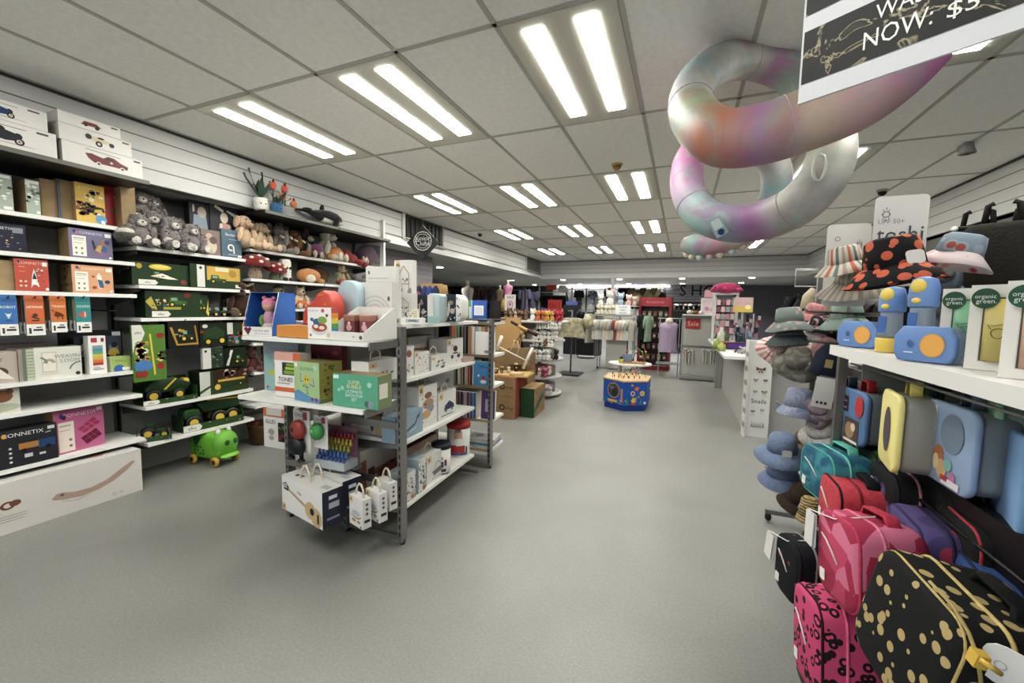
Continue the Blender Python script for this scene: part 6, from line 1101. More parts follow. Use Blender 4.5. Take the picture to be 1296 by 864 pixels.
# wall rails and jackets on the white wall
for i, (px, c_) in enumerate(((656, 0), (683, 0), (717, 0), (742, 0), (786, 0))):
    p = at(px, 380, Y=FY); tag(MB().box((0, 0, 1.2), (.06, .04, 2.4), '#3a3a3c').build('wall_rail', loc=(p.x, FY-.02, 0)), 'dark vertical wall rail, %s from the left on the white back wall' % ['first', 'second', 'third', 'fourth', 'fifth'][i], 'rail', 'wall rails')
p0, p1 = at(717, 366, Y=FY-.1), at(860, 366, Y=FY-.1)
tag(MB().tube([(p0.x, FY-.12, 2.28), (p1.x, FY-.12, 2.28)], .015, '#5a5a5c').build('clothes_rail', loc=(0, 0, 0)), 'long high clothes rail across the white back wall', 'rail')
def jk(px, yt, yb, w, Y, col, label, **kw):
    a = at(px, yt, Y=Y); b_ = at(px, yb, Y=Y); return hung(a.x, Y, a.z, w, a.z-b_.z, col, label, **kw)
blk = mix_mat('dark_leather', [(.35, '#101012'), (.7, '#26262a')], 8, 1)
jk(733, 367, 386, .25, FY-.3, '#141315', 'black furry jacket hanging high on the white back wall', d=.08)
jk(750, 367, 386, .23, FY-.3, mix_mat('denim_leather', [(.4, '#1c222a'), (.6, '#8a98a4')], 9, 2), 'dark jacket with pale streaks beside the black furry jacket', d=.08)
jk(771, 364, 386, .25, FY-.3, mix_mat('dark_floral', [(.45, '#141214'), (.6, '#7a4a44')], 7, 1), 'black jacket with rusty pattern, behind the white column', d=.08)
jk(790, 364, 381, .3, FY-.3, '#0e0d0e', 'plain black coat right of the white column', d=.1)
for i in range(11):
    jk(688+2.7*i, 374, 388+(i % 3), .3, 14.4+.05*(i % 2), ['#181818', '#231a1a', '#101010', '#3a2424', '#1c1c20', '#4a4442', '#151515', '#2a1c1c', '#121214', '#202020', '#151515'][i], 'dark garment hanging close to others on the back white framed rail', group='dark garments on the back rail', rz=1.2)
o = empty('clothes_rack', (at(703, 372, Y=14.4).x, 14.4, 0), 0, 'white square framed clothes rail holding dark garments at the back', 'rack')
for x in (-.62, .62): MB().box((x, 0, 1.15), (.05, .05, 2.3), '#b8b8b6').build('upright', o)
MB().box((0, 0, 2.1), (1.24, .03, .03), '#b8b8b6').build('rail', o)
tag(MB().box((0, 0, 0), (.4, .02, .2), '#c23a34').build('sign', loc=at(698, 363.5, Y=15.5)), 'red sign high on the white back wall', 'sign')
tag(MB().box((0, 0, 0), (.34, .02, .24), '#c8c4c4').build('sign', loc=at(712, 365, Y=15.5)), 'pale grey poster on the white back wall right of the red sign', 'sign')
o = boxmesh(.34, .02, .3, '#b8302c', front=[('t', .5, .5, .45, 'SALE', '#8a1a1c')]).build('sign', loc=at(702, 395, Y=9.5)); tag(o, 'red SALE card standing behind the coloured dolls', 'sign')
jk(664, 366, 391, .24, 10.8, '#7a7590', 'lilac hooded dressing gown on a stand behind the doll display', d=.09); jk(674, 369, 391, .2, 11.0, '#5f5c78', 'darker lilac jacket beside the hooded dressing gown', d=.12)
# mannequins and clothes at the left rear
def mannequin(px, py, Y, dress, label, s=1.0, col2='#b8b0a8', z0=1.43, skirt=None):
    p = at(px, py, Y=Y); H = p.z-z0
    o = empty('mannequin', (p.x, Y, z0), -.3, label, 'mannequin'); o.scale = (H/.8,)*3
    MB().lathe([(.03, .8), (.035, .74), (.035, .68)][::-1], col2, n=12).lathe([(.05, .66), (.04, .69)], col2, n=12).build('neck', o)
    if skirt: MB().lathe([(.245, -.01), (.205, .15), (.15, .29)], skirt, n=18, sy=.7, wob=.06, nw=7).build('skirt', o)
    MB().lathe([(.24, 0), (.2, .15), (.14, .3), (.1, .38), (.12, .5), (.14, .58), (.13, .64), (.05, .67)], dress, n=18, sy=.7, wob=.06, nw=7).build('dress', o)
    MB().lathe([(.1, -.02), (.1, 0)], '#3a3a3a', n=12).build('base', o); return o
grad = mix_mat('tie_dye_dress', [(.3, '#c07a8a'), (.5, '#b87a9a'), (.7, '#a8949c')], 3, .5)
mannequin(643, 354, 8.0, grad, 'mannequin in a pink to yellow tie dyed dress on a dark table', z0=1.45, skirt=('#c9aa4c', 'f'))
mannequin(592, 355, 8.6, ('#8a847c', 'f'), 'mannequin in a grey beige dress, left of the hanging clothes', z0=1.2)
mannequin(633, 361, 8.2, ('#7a6a50', 'f'), 'olive brown clothed mannequin just left of the tie dyed dress', z0=1.45)
tag(MB().box((0, 0, .7), (1.0, .5, 1.4), '#26262a').box((0, 0, 1.415), (1.1, .6, .03), '#1a1a1c').build('display_plinth', loc=(-3.55, 8.1, .003)), 'dark display plinth carrying the two small mannequins', 'plinth')
tag(MB().box((0, 0, .57), (.5, .5, 1.14), '#26262a').build('display_plinth', loc=(at(592, 360, Y=8.6).x, 8.6, .003)), 'dark display plinth under the grey beige mannequin', 'plinth')
for i in range(7):
    jk(600+4.5*i, 363, 384, .36, 10.5+.1*(i % 2), ['#6a5f5c', '#7a5a60', '#4a4042', '#8a6a6a', '#5a4448', '#6f5052', '#3a3438'][i], 'dusky garment on the long rail at the left rear of the shop', group='dusky garments at the left rear', rz=1.1)
o = empty('clothes_rack', (at(615, 360, Y=10.5).x, 10.5, 0), 0, 'long dark clothes rail at the left rear of the shop', 'rack')
MB().box((0, 0, 2.0), (2.4, .03, .03), '#4a4a4a').build('rail', o)
for x in (-1.2, 1.2): MB().box((x, 0, 1.0), (.04, .04, 2.0), '#3a3a3a').build('upright', o)
# bulky dark tables and racks in the back middle
def rackobj(px0, px1, pyt, Y, col, label, d=.5, garments=None, leg='#8a8a8a'):
    a, b_ = at(px0, pyt, Y=Y), at(px1, pyt, Y=Y); o = empty('clothes_rack', ((a.x+b_.x)/2, Y, 0), 0, label, 'rack'); w = b_.x-a.x
    for x in (-w/2, w/2): MB().box((x, 0, a.z/2), (.03, d, .03), leg).box((x, 0, a.z/2), (.03, .03, a.z-.01), leg).build('upright', o)
    MB().box((0, 0, a.z), (w, .03, .03), leg).build('rail', o); MB().box((0, 0, .35), (w, d, .5), col).build('base', o); return o
rackobj(733, 755, 392, 12.6, '#1c1c20', 'silver framed rack with a dark low base in front of the jackets')
for i, (px, c_) in enumerate(((737, '#1a1a1e'), (742, '#222226'), (747, '#55524e'), (751, '#1c1c22'))):
    jk(px, 394, 418, .34, 12.5, c_, ('grey patterned' if i == 2 else 'black')+' garment on the silver framed rack, number %d from the left' % (i+1), group='garments on the silver rack', rz=.9)
jk(724, 402, 426, .62, 8.8, mix_mat('camo_print', [(.4, '#8a8468'), (.6, '#b0a88c')], 9, 1), 'olive patterned baby suit hanging at the right of the doll stand', d=.16, rz=.2)
tag(MB().tube([(0, 0, 0), (0, 0, 1.48)], .02, '#6a6a6a').box((0, 0, .02), (.5, .5, .03), '#3a3a3a').tube([(0, 0, 1.46), (0, -.35, 1.46)], .012, '#8a8a8a').build('rack_post', loc=(at(724, 400, Y=9.15).x, 9.15, .003)), 'steel post rack carrying the olive baby suit', 'rack')
for i, (x0, x1, yt, yb, c_, lab) in enumerate(((716, 733, 386, 425, '#18181a', 'black bulky display of clothing left of the silver rack'), (755, 762, 388, 425, '#161618', 'narrow black display of clothing right of the silver rack'))):
    a, b_ = at(x0, yt, Y=13.5), at(x1, yt, Y=13.5); w = b_.x-a.x
    o = empty('display_table', ((a.x+b_.x)/2, 13.5, 0), 0, lab, 'table'); MB().box((0, 0, a.z-.3), (w, .6, .6), '#141416').build('folded_stock', o); MB().box((0, 0, (a.z-.6)/2), (w*.9, .5, a.z-.62), '#1e1e20').build('cabinet', o)
tag(MB().box((0, 0, .0), (.4, .3, .12), ('#2a3a68', 'f')).build('folded_jeans', loc=at(725, 386, Y=13.5)+Vector((0, 0, .065))), 'folded dark blue jeans on the black display', 'clothing')
# cream/brown handbags etc on upper right back wall
for i in range(9):
    p = at(800+4.6*i, 370+(i % 3)*2.5, Y=15.6)
    m = MB(); m.ell((0, 0, 0), (.17, .1, .17), (['#5a4a3a', '#6a5a44', '#8a7a5c', '#4a4038', '#a09870', '#b8b08a', '#7a7050', '#c0b898', '#3a342c'][i], 'f')); m.tube([(-.1, 0, .1), (-.06, 0, .25), (.06, 0, .25), (.1, 0, .1)], .012, '#3a322a', 6)
    tag(m.build('hanging_bag', loc=p), '%s soft bag hanging high on the back wall, number %d from the left' % (['dark brown', 'brown', 'tan', 'umber', 'khaki', 'cream', 'olive', 'ivory', 'black brown'][i], i+1), 'bag', 'soft bags on the back wall')
for i in range(8):
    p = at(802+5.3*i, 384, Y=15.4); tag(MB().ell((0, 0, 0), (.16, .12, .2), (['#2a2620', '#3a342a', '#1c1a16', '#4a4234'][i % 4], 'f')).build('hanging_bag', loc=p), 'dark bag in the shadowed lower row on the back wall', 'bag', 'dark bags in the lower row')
# SHOES lettering panel
o = empty('shop_lettering', at(885, 368, Y=FY-.05), 0, 'grey slatted back wall panel with widely spaced dark letters S H O', 'sign')
m = MB()
for i in range(8): m.box((0, 0, -.35+i*.1), (2.2, .02, .085), '#b4b2bc')
m.build('slats', o)
for i, ch in enumerate('SHO'):
    m = MB(); m.text(ch, 0, 0, .4, '#1c1c28', T((0, -.03, 0))); m.build('letter', o, loc=(-.55+.44*i, -.0, .02))
for i in range(10):
    p = at(842+6*i, 383, Y=15.4); p.z = 1.622; tag(MB().box((0, 0, 0), (.24, .3, .1), ['#8a8680', '#6a6660', '#b0aca4', '#4a4844'][i % 4]).ell((.05, -.1, .08), (.08, .14, .05), (['#2a2a2c', '#6a5a4a', '#a8a49c'][i % 3], 'f')).build('shoe_box', loc=p), 'shoe on its box on the back shelf under the letters', 'shoes', 'shoes under the letters')
tag(MB().box((0, 0, 0), (2.6, .4, .04), '#6a6a6a').box((0, .1, -.65), (2.5, .3, 1.2), '#3c3c40').build('shoe_shelf', loc=(at(872, 388, Y=15.4).x, 15.5, 1.55)), 'long grey shoe shelf against the back wall', 'shelving')
# red display rack
a = at(829, 384, Y=10.6); rk = empty('red_display_rack', (a.x, 11.0, 0), radians(-4), 'tall dark red framed display rack of small hanging accessories', 'rack')
MB().box((-.36, 0, .92), (.06, .3, 1.84), '#7c1c26').box((.36, 0, .92), (.06, .3, 1.84), '#7c1c26').box((0, 0, .04), (.78, .34, .08), '#7c1c26').build('frame', rk)
m = MB().box((0, 0, 1.72), (.66, .3, .22), '#8f2430'); m.paint(.66, .22, [('t', .5, .5, .3, 'Accessories', '#c88a90')], T((-.33, -.151, 1.61))); m.build('header', rk)
MB().box((0, .1, .85), (.66, .05, 1.5), '#2a1a1a').build('back_panel', rk)
for r_ in range(5):
    for c_ in range(5):
        p = Vector((a.x-.26+.13*c_, 10.86, .34+.27*r_)); k = (r_*5+c_)
        m = MB(); m.box((0, 0, 0), (.085, .01, .14), ['#5a5248', '#7a6a50', '#6a3a3a', '#8a7a6a', '#4a4a3a'][k % 5]); m.ell((0, -.02, -.02), (.03, .02, .04), ['#a8988a', '#c0a8a0', '#6a5a30', '#8a8a70'][k % 4])
        tag(m.build('accessory_card', loc=p), 'small accessory on a hanging card in the red rack', 'accessory', 'accessories in the red rack')
# lavender hooded towel on its stand
o = hung(-.27, 9.9, 1.25, .42, .68, '#a795ae', 'lavender sleeveless hooded towel with a cream hood on a silver stand', d=.1, sleeves=False, hood=True, col2='#c8c0ac', name='hooded_towel')
o = empty('garment_stand', (-.27, 10.0, 0), 0, 'silver garment stand holding the lavender hooded towel', 'rack')
for x in (-.2, .22): MB().box((x, 0, .66), (.025, .025, 1.32), '#9a9a98').build('upright', o)
MB().tube([(-.25, 0, 1.33), (.28, 0, 1.33)], .012, '#a8a8a6').build('rail', o); MB().box((0, .02, .3), (.5, .35, .03), '#8a8a88').build('base', o)
hung(-.03, 10.2, 1.3, .3, .55, '#2c3038', 'dark garment behind the lavender hooded towel', rz=.9)
# sale gondola
sg = empty('sale_gondola', (.42, 9.9, 0), 0, 'grey sided gondola end with a red Sale sign and clips of hair ribbons', 'shelving')
MB().box((0, 0, .7), (.78, .04, 1.38), '#b2b2ac').build('end_panel', sg)
for x in (-.41, .41): MB().box((x, 0, .71), (.035, .06, 1.42), ('#9a9a98', 'm')).build('upright', sg)
MB().box((0, 0, 1.42), (.85, .5, .03), '#c4c4c0').build('top', sg); MB().box((0, -.05, .74), (.8, .04, .02), '#8a8a88').build('cross_bar', sg); MB().box((0, 0, .05), (.85, .5, .06), '#8a8a88').build('base', sg)
tag(boxmesh(.3, .01, .22, '#b3282e', front=[('t', .5, .52, .5, 'Sale', '#e0b8a8')]).build('sign', loc=(.22, 9.86, 1.12)), 'red Sale sign on the grey gondola end panel', 'sign')
for i, (x, z, c_) in enumerate(((.1, .66, '#a87a74'), (.17, .62, '#181818'), (.24, .64, '#8a98a0'), (.46, .66, '#a88a84'), (.53, .66, '#6a9aa4'), (.6, .66, '#4a7a84'), (.68, .66, '#3a5a5c'), (.62, 1.25, '#a8707a'), (.69, 1.25, '#8a4a5a'), (.76, 1.25, '#b8a09a'), (.7, 1.1, '#7a6a6a'))):
    m = MB(); rd = random.Random(i)
    for k in range(5): m.box((rd.uniform(-.02, .02), -.02*k*.3, -.12-.01*k), (.022, .008, .24+.03*(k % 2)), (c_, 'f') if k % 2 else ('#c8bcb4', 'f'))
    m.box((0, 0, .0), (.06, .01, .05), '#d0ccc4'); tag(m.build('hair_ribbon', loc=(x, 9.84, z)), ['dusty pink', 'black', 'grey blue', 'blush', 'aqua', 'teal', 'deep teal', 'rose', 'wine', 'cream', 'taupe'][i]+' bunch of hair ribbons hooked on the grey gondola panel', 'ribbon', None)
for i, (px, py, w, h, c_, lab) in enumerate(((896, 398, .3, .22, '#d8c8cc', 'white framed pink picture on the sale gondola'), (896, 388, .16, .16, '#d09aa4', 'small pink box above the framed picture'), (873, 399, .14, .09, '#c9c2b4', 'little cream bun shaped toy on the sale gondola top'), (880, 399, .14, .08, '#8a5a30', 'brown bun shaped toy on the sale gondola top'), (887, 399, .12, .08, '#d4c2bc', 'pale pink bun shaped toy on the sale gondola top'))):
    p = at(px, py, Y=9.8); z = 1.436
    if i == 0: o = boxmesh(w, .03, .36, '#d9d5d4', front=[('r', .12, .1, .88, .85, '#d4c0c4'), ('e', .4, .35, .15, .12, '#b88a98'), ('e', .7, .3, .12, .1, '#c8a0a8')]).build('framed_picture', loc=(p.x, 9.8, z))
    elif i == 1: o = boxmesh(w, .1, h, c_).build('gift_box', loc=(p.x, 9.8, z+.365))
    else: m = MB(); m.ell((0, 0, h*.5), (w*.5, w*.4, h*.5), (c_, 'f')); m.ell((w*.2, -w*.3, h*.7), (w*.1,)*3, '#3a3a3a'); o = m.build('bun_toy', loc=(p.x, 9.7, z))
    tag(o, lab, ['picture', 'box', 'toy', 'toy', 'toy'][i])
# ---- counter
ct = empty('service_counter', (.77, 5.67, 0), 0, 'long pale grey service counter with a white overhanging top', 'counter')
MB().bb(0, 1.1, .09, 3.5, .003, .92, '#a9a8a4').build('front_panel', ct)
MB().bb(-.27, 1.15, 0, 3.5, .92, .955, '#d8d7d3').build('worktop', ct)
MB().bb(-.12, -.02, 3.25, 3.4, .003, .92, '#8a8a88').build('leg_panel', ct)
CZt = .957
def cp(px, py): return at(px, py, Z=CZt)
p = cp(905, 432)
for i, (px, py, c_, w, h) in enumerate(((907, 428, '#8fa04a', .1, .16), (913, 430, '#a8b060', .1, .12), (917, 424, '#5a6a4a', .12, .24), (912, 420, '#c8c8b8', .1, .3))):
    q = cp(px, py+14) if py > 426 else cp(px, 438); m = MB(); m.lathe([(w*.5, 0), (w*.5, h*.7), (w*.2, h*.85), (w*.2, h)], c_, n=12); tag(m.build('counter_bottle', loc=(q.x, q.y, CZt)), ['lime', 'pale olive', 'dark green', 'greyish'][i]+' bottle or jar at the far end of the counter', 'bottle', None)
o = boxmesh(.34, .24, .1, '#3c2a5c', front=[('r', .05, .15, .95, .85, '#5a3a8a')], scol='#7a4a2a', tcol='#8a5530').build('display_box', loc=tuple(cp(928, 441)), rz=.4); tag(o, 'purple and brown counter box of small goods', 'box')
def spinner(px, py, s, label, cols, h=.5):
    q = cp(px, py); o = empty('accessory_spinner', (q.x, q.y, CZt), .3, label, 'spinner')
    MB().lathe([(.1*s, 0), (.1*s, .015), (.02, .03), (.015, h)], '#8a8a8c', n=14).build('stem', o)
    m = MB(); rd = random.Random(px)
    for k in range(26): a = rd.random()*6.28; z = .06+rd.random()*(h-.1); m.box((.09*s*cos(a), .09*s*sin(a), z), (.035*s, .02*s, .08), (rd.choice(cols), 'p'))
    m.build('hanging_goods', o, kind='stuff'); return o
spinner(934, 436, 1.3, 'counter spinner crowded with silver pink and white hair clips', ['#c8c4c4', '#c8a0a8', '#6a4a4a', '#3a3a3e', '#9a9aa0'], .42)
spinner(944, 441, 1.4, 'counter spinner hung with teal blue bows and clips', ['#4a6a84', '#3a4a5c', '#7a98a8', '#8a7a8a', '#2a3440'], .34)
spinner(952, 430, 1.2, 'counter spinner topped with a clear box of red and pink bows', ['#8a3040', '#a8707c', '#c8bcc0', '#3a2a30'], .52)
q = cp(942, 447); m = MB(); rd = random.Random(3)
for k in range(18): m.tube([(rd.uniform(-.13, .13), rd.uniform(-.08, .08), .01), (rd.uniform(-.1, .1), rd.uniform(-.06, .06), .05+rd.random()*.04)], .012, (rd.choice(['#8a6a74', '#c8b0b4', '#4a4a54', '#a8a4a8']), 'f'), 5)
tag(m.build('ribbon_pile', loc=(q.x, q.y, CZt)), 'low pile of striped hair ribbons near the front corner of the counter', 'ribbons')
q = at(940, 395, Y=8.2); o = boxmesh(.3, .02, .26, '#b8a870', front=[('r', .02, .4, .98, .98, '#b8a0a0'), ('r', .02, .02, .98, .4, '#c8b04a'), ('t', .5, .6, .16, 'FUN KIDS', '#d87a9a'), ('e', .75, .35, .15, .15, '#e0d090')]).build('poster', loc=(q.x, 8.2, 1.5)); tag(o, 'small colourful poster standing on the counter beside the pink hood', 'poster')
MB().box((0, 0, .27), (.03, .03, .54), '#9a9a98').build('stand_post', loc=(q.x, 8.22, CZt), label='thin post holding up the colourful counter poster', category='post')
hd = empty('hood_stand', (.72, 8.5, CZt), .1, 'white arched frame topped with a bright pink fluffy hood, on the counter', 'stand')
for x in (-.19, .19): MB().box((x, 0, .43), (.045, .045, .86), '#b8b8b6').build('upright', hd)
MB().box((0, 0, .88), (.43, .05, .04), '#c8c8c6').build('cross_bar', hd); MB().box((0, 0, .006), (.4, .2, .012), '#c8c8c6').build('base', hd)
m = MB(); m.ell((0, 0, .98), (.24, .12, .1), ('#b02a62', 'u')); rd = random.Random(5)
for k in range(40): a = rd.random()*3.14; m.ell((.22*cos(a), rd.uniform(-.1, .1), .94+.1*sin(a)*rd.random()*1.3), (.04, .04, .035), ('#bb3570' if k % 2 else '#a02458', 'u'), n=8, k=5)
m.build('fluffy_hood', hd)
m = MB(); [m.box((-.12+.08*(k % 4), -.03, .2+.13*(k//4)), (.06, .02, .1), ['#b8808a', '#c8b0b0', '#7a4a54', '#d0a0a8', '#8a9a9a'][k % 5]) for k in range(20)]; m.build('hanging_goods', hd, kind='stuff')
# ---- bow stand
bs = empty('bow_stand', at(957, 553, Z=0), radians(4), 'tall white narrow stand of hair bows with black script lettering, beside the counter', 'stand'); BO = bs.location
m = MB(); m.box((0, .03, .585), (.24, .05, 1.17), '#dcdbd6'); m.box((-.14, .03, .585), (.02, .16, 1.17), '#cfceca'); m.text('Snails', .0, .44, .055, '#2a2a2a', T((0, .004, 0))); m.build('panel', bs)
for k in range(6): MB().box((-.15, -.0, .15+.17*k), (.008, .1, .06), '#8a8a86').build('side_slot', bs)
def bow(x, z, s, c, card='#d6d5d0', cardh=.0):
    m = MB()
    if cardh: m.box((0, .0, -.01), (s*1.5, .004, cardh), card)
    m.add([(0, -.01, 0), (-s, -.014, s*.55), (-s*.9, -.01, -s*.45)], [(0, 1, 2)], (c, 'f')); m.add([(0, -.01, 0), (s, -.014, s*.55), (s*.9, -.01, -s*.45)], [(0, 2, 1)], (c, 'f')); m.add([(0, -.008, 0), (-s*.6, -.008, -s*.9), (-s*.2, -.008, -s*.9)], [(0, 1, 2)], (c, 'f')); m.add([(0, -.008, 0), (s*.6, -.008, -s*.9), (s*.2, -.008, -s*.9)], [(0, 2, 1)], (c, 'f')); m.ell((0, -.014, 0), (s*.18, s*.12, s*.2), (c, 'f')); return m
for (x, z, s, c, ch, lab) in ((0, .83, .05, '#7a5c48', 0, 'large brown hair bow near the top of the white stand'), (-.045, .7, .022, '#9a8a7a', .06, 'taupe rosette hair clip, left of the second pair'), (.055, .7, .022, '#2a2a30', .06, 'dark rosette hair clip, right of the second pair'), (-.045, .56, .022, '#a89a90', .08, 'cream hair clip card, left above the lettering'), (.05, .56, .03, '#8a8050', .08, 'olive hair bow card, right above the lettering'), (-.055, .32, .02, '#4a3a34', .11, 'dark brown clips on a white card under the lettering, left'), (.04, .34, .022, '#b89a7a', .09, 'tan clips on a white card under the lettering, right')):
    o = bow(x, z, s, c, cardh=ch).build('hair_bow'); o.location = bs.matrix_basis @ Vector((x, 0, z)) if False else (BO.x+x*cos(radians(4)), BO.y+x*sin(radians(4))-.004, z); tag(o, lab, 'hair bow', None)
tag(boxmesh(.075, .004, .1, '#e2e1dc', front=[('c', .5, .7, .14, '#8a8a8a'), ('r', .2, .2, .8, .26, '#9a9a9a')]).build('price_card', loc=(BO.x+.005, BO.y-.006, 1.0), rz=radians(4)), 'small white price card at the top of the white bow stand', 'card')
m = MB(); [m.tube([(-.07+.03*k, -.006, .12), (-.06+.03*k, -.012, .19), (-.05+.03*k, -.006, .12)], .004, '#9a9ca0', 5) for k in range(5)]; tag(m.build('hair_clips', loc=(BO.x, BO.y, 0), rz=radians(4)), 'silver hair clips at the foot of the white bow stand', 'hair clips')
# ================================================================= HATS, RIGHT SHELF, LUNCH BAGS
def pd(px, py, d): return Vector((0, 0, CZ))+ray(px, py)*d      # point at a forward distance
def to_px(P):
    v = P-Vector((0, 0, CZ)); return 648+FPX*v.dot(CR)/v.dot(CF)
def face_rz(px, py, d, w, off, fw):
    """heading at which a panel of width w, off metres in front of its centre, looks fw pixels wide"""
    P0 = pd(px, py, d); best = None
    for k in range(-1250, -100, 5):
        a = radians(k/10); u = Vector((cos(a), sin(a), 0)); n = Vector((sin(a), -cos(a), 0))
        e = to_px(P0+n*off+u*w/2)-to_px(P0+n*off-u*w/2)
        if best is None or abs(e-fw) < best[0]: best = (abs(e-fw), a)
    return best[1]
HG = 'sun hats on the hat stand'
def hat(px, py, d, s, m_, label, tilt=(0, 0, 0), brim=None, name='bucket_hat', band=None, tagc=None, flop=.05, crown=.42, grp=HG, bw=1.0):
    p = pd(px, py, d); m = MB(); c = m_ if not isinstance(m_, str) else (m_, 'f'); b_ = brim if brim is not None else c
    if isinstance(b_, str): b_ = (b_, 'f')
    m.lathe([(s*.56, 0), (s*.53, s*crown*.5), (s*.48, s*crown*.95), (s*.38, s*crown*1.06), (0, s*crown*1.08)], c, n=28, wob=.02, nw=4)
    m.lathe([(s*.545, -.002), (s*.57, 0)], c, n=28)
    o = m.build(name, loc=p, rz=tilt); tag(o, label, 'hat', grp)
    m = MB(); m.lathe([(s*.555, .002), (s*(.56+.16*bw), -s*.16), (s*(.56+.36*bw), -s*.38), (s*(.56+.35*bw), -s*.395), (s*(.56+.14*bw), -s*.18), (s*.54, -.004)], b_, n=32, wob=flop, nw=3); m.build('brim', o)
    if band: MB().lathe([(s*.575, s*.01), (s*.57, s*.08)], band, n=28).build('band', o)
    if tagc:
        MB().slab(MB().rr(s*.34, s*.3, s*.08), .003, tagc, X=T((s*.05, -s*.6, s*.12)) @ RX(-.1)).build('tag', o)
    return o
def pat(name, bg, cols, sc, rough=.9): 
    st = [(0, bg), (.52, bg)]; n = len(cols)
    return mix_mat(name, [(0, bg)]+[(.55+.4*i/n, c) for i, c in enumerate(cols)], sc, 0, rough, vor='c')
def spots(name, bg, c1, r1, sc, c2=None, r2=.5):
    return mix_mat(name, [(0, c1), (r1, c2 or bg)]+([(r2, bg)] if c2 else []), sc, 0, .85, vor=True)
def pat2(name, bg, c1, c2, sc): return mix_mat(name, [(.44, bg), (.5, c1), (.62, c2)], sc, 1.2, .9, det=1)
def stripe(name, cols, sc=10, ax='X'):
    m = bpy.data.materials.new(name); m.use_nodes = True; nt = m.node_tree; b = nt.nodes['Principled BSDF']; N = nt.nodes.new
    tc = N('ShaderNodeTexCoord'); g = N('ShaderNodeTexGradient'); g.gradient_type = 'RADIAL'; mp = N('ShaderNodeMath'); mp.operation = 'MULTIPLY'; mp.inputs[1].default_value = sc; fr = N('ShaderNodeMath'); fr.operation = 'FRACT'
    nt.links.new(tc.outputs['Object'], g.inputs[0]); nt.links.new(g.outputs['Fac'], mp.inputs[0]); nt.links.new(mp.outputs[0], fr.inputs[0])
    cr = N('ShaderNodeValToRGB'); nt.links.new(fr.outputs[0], cr.inputs[0]); cr.color_ramp.interpolation = 'CONSTANT'; e = cr.color_ramp.elements
    e[0].position = 0; e[0].color = rgb(cols[0]); e[1].position = 1/len(cols); e[1].color = rgb(cols[1])
    for i, c in enumerate(cols[2:]): q = e.new((i+2)/len(cols)); q.color = rgb(c)
    nt.links.new(cr.outputs[0], b.inputs['Base Color']); b.inputs['Roughness'].default_value = .9; return m
# stand
hs = empty('hat_stand', (.84, 2.85, 0), 0, 'wheeled chrome stand carrying many childrens sun hats and paper signs', 'stand')
CH = ('#8c8b88', 'm')
for y in (-.5, .5):
    MB().box((0, y, .95), (.028, .028, 1.78), CH).build('upright', hs)
    MB().box((0, y, .07), (.44, .03, .03), CH).build('foot', hs)
    for x in (-.2, .2): MB().ell((x, y, .03), (.022, .028, .028), '#1c1c1c').build('caster', hs)
for z in (.35, .75, 1.15, 1.5): MB().box((0, 0, z), (.02, 1.0, .02), CH).build('rail', hs)
MB().box((.05, 0, .75), (.02, .96, .9), '#6a6866').build('back_panel', hs)
for z, y in ((.4, .4), (.62, .35), (.9, .2), (1.25, .1), (1.25, .4), (1.5, -.3), (1.35, -.4), (1.4, .1)): MB().tube([(0, y, z), (-.24, y, z+.01), (-.26, y, z+.03)], .005, CH, 6).build('hook_arm', hs)
# paper signs
def psign(px0, px1, pyt, Y, h, label, art, rz=0):
    a, b_ = at(px0, pyt, Y=Y), at(px1, pyt, Y=Y); w = b_.x-a.x; m = MB(); m.slab([(x, z+h/2) for x, z in m.rr(w, h, .02)], .004, '#d5d3cf'); m.paint(w, h, art, T((-w/2, -.001, 0)))
    o = m.build('hat_sign', loc=((a.x+b_.x)/2, Y, (a.z+b_.z)/2-h), rz=rz); return tag(o, label, 'sign')
def sun(cx, cz, r, c, k=8): return [('arc', cx, cz, r*.45, r*.15, 0, 360, c)]+[('l', [(cx+r*.7*cos(2*pi*i/k)*1.2, cz+r*.7*sin(2*pi*i/k)), (cx+r*cos(2*pi*i/k)*1.3, cz+r*sin(2*pi*i/k)*1.1)], .008, c) for i in range(k)]
psign(1109, 1178, 247, 2.5, .42, 'tall white rounded sign with a sun drawing and large grey lettering', sun(.22, .8, .07, '#6a7078')+[('t', .32, .72, .05, 'UPF 50+', '#7a8088'), ('t', .5, .58, .19, 'toshi', '#46525c'), ('t', .86, .43, .1, 'm', '#46525c')])
psign(1048, 1104, 283, 2.62, .42, 'shorter white rounded sign with small sun and cloud doodles', sun(.75, .74, .06, '#7a7a78')+[('arc', .25, .82, .025, .008, 0, 360, '#7a7a78'), ('c', .3, .66, .01, '#9a9a98'), ('c', .45, .6, .01, '#9a9a98')])
tag(MB().box((0, 0, 0), (.01, .012, .62), CH).box((.16, -.14, 0), (.01, .012, .62), CH).build('sign_posts', loc=(.8, 2.66, 1.55)), 'slim metal posts holding the white hat signs', 'posts')
o = empty('wire_frame', pd(1024, 352, 3.0), .2, 'empty white wire sign frame with an oval ring, left of the hats', 'frame')
MB().tube([(-.09, 0, -.06), (.09, 0, -.06), (.09, 0, .06), (-.09, 0, .06)], .006, '#e8e6e0', 6, closed=True).build('frame_bars', o); MB().tube([(.07*cos(i*.52)-.02, .07*sin(i*.52)*.5, .065) for i in range(12)], .004, '#d8d6d0', 6, closed=True).build('ring', o); MB().tube([(.09, 0, -.06), (.1, 0, -.5)], .005, '#a8a6a2', 6).build('stem', o)
balloon = spots('black_orange_print', '#131214', '#c9603f', .42, 21)
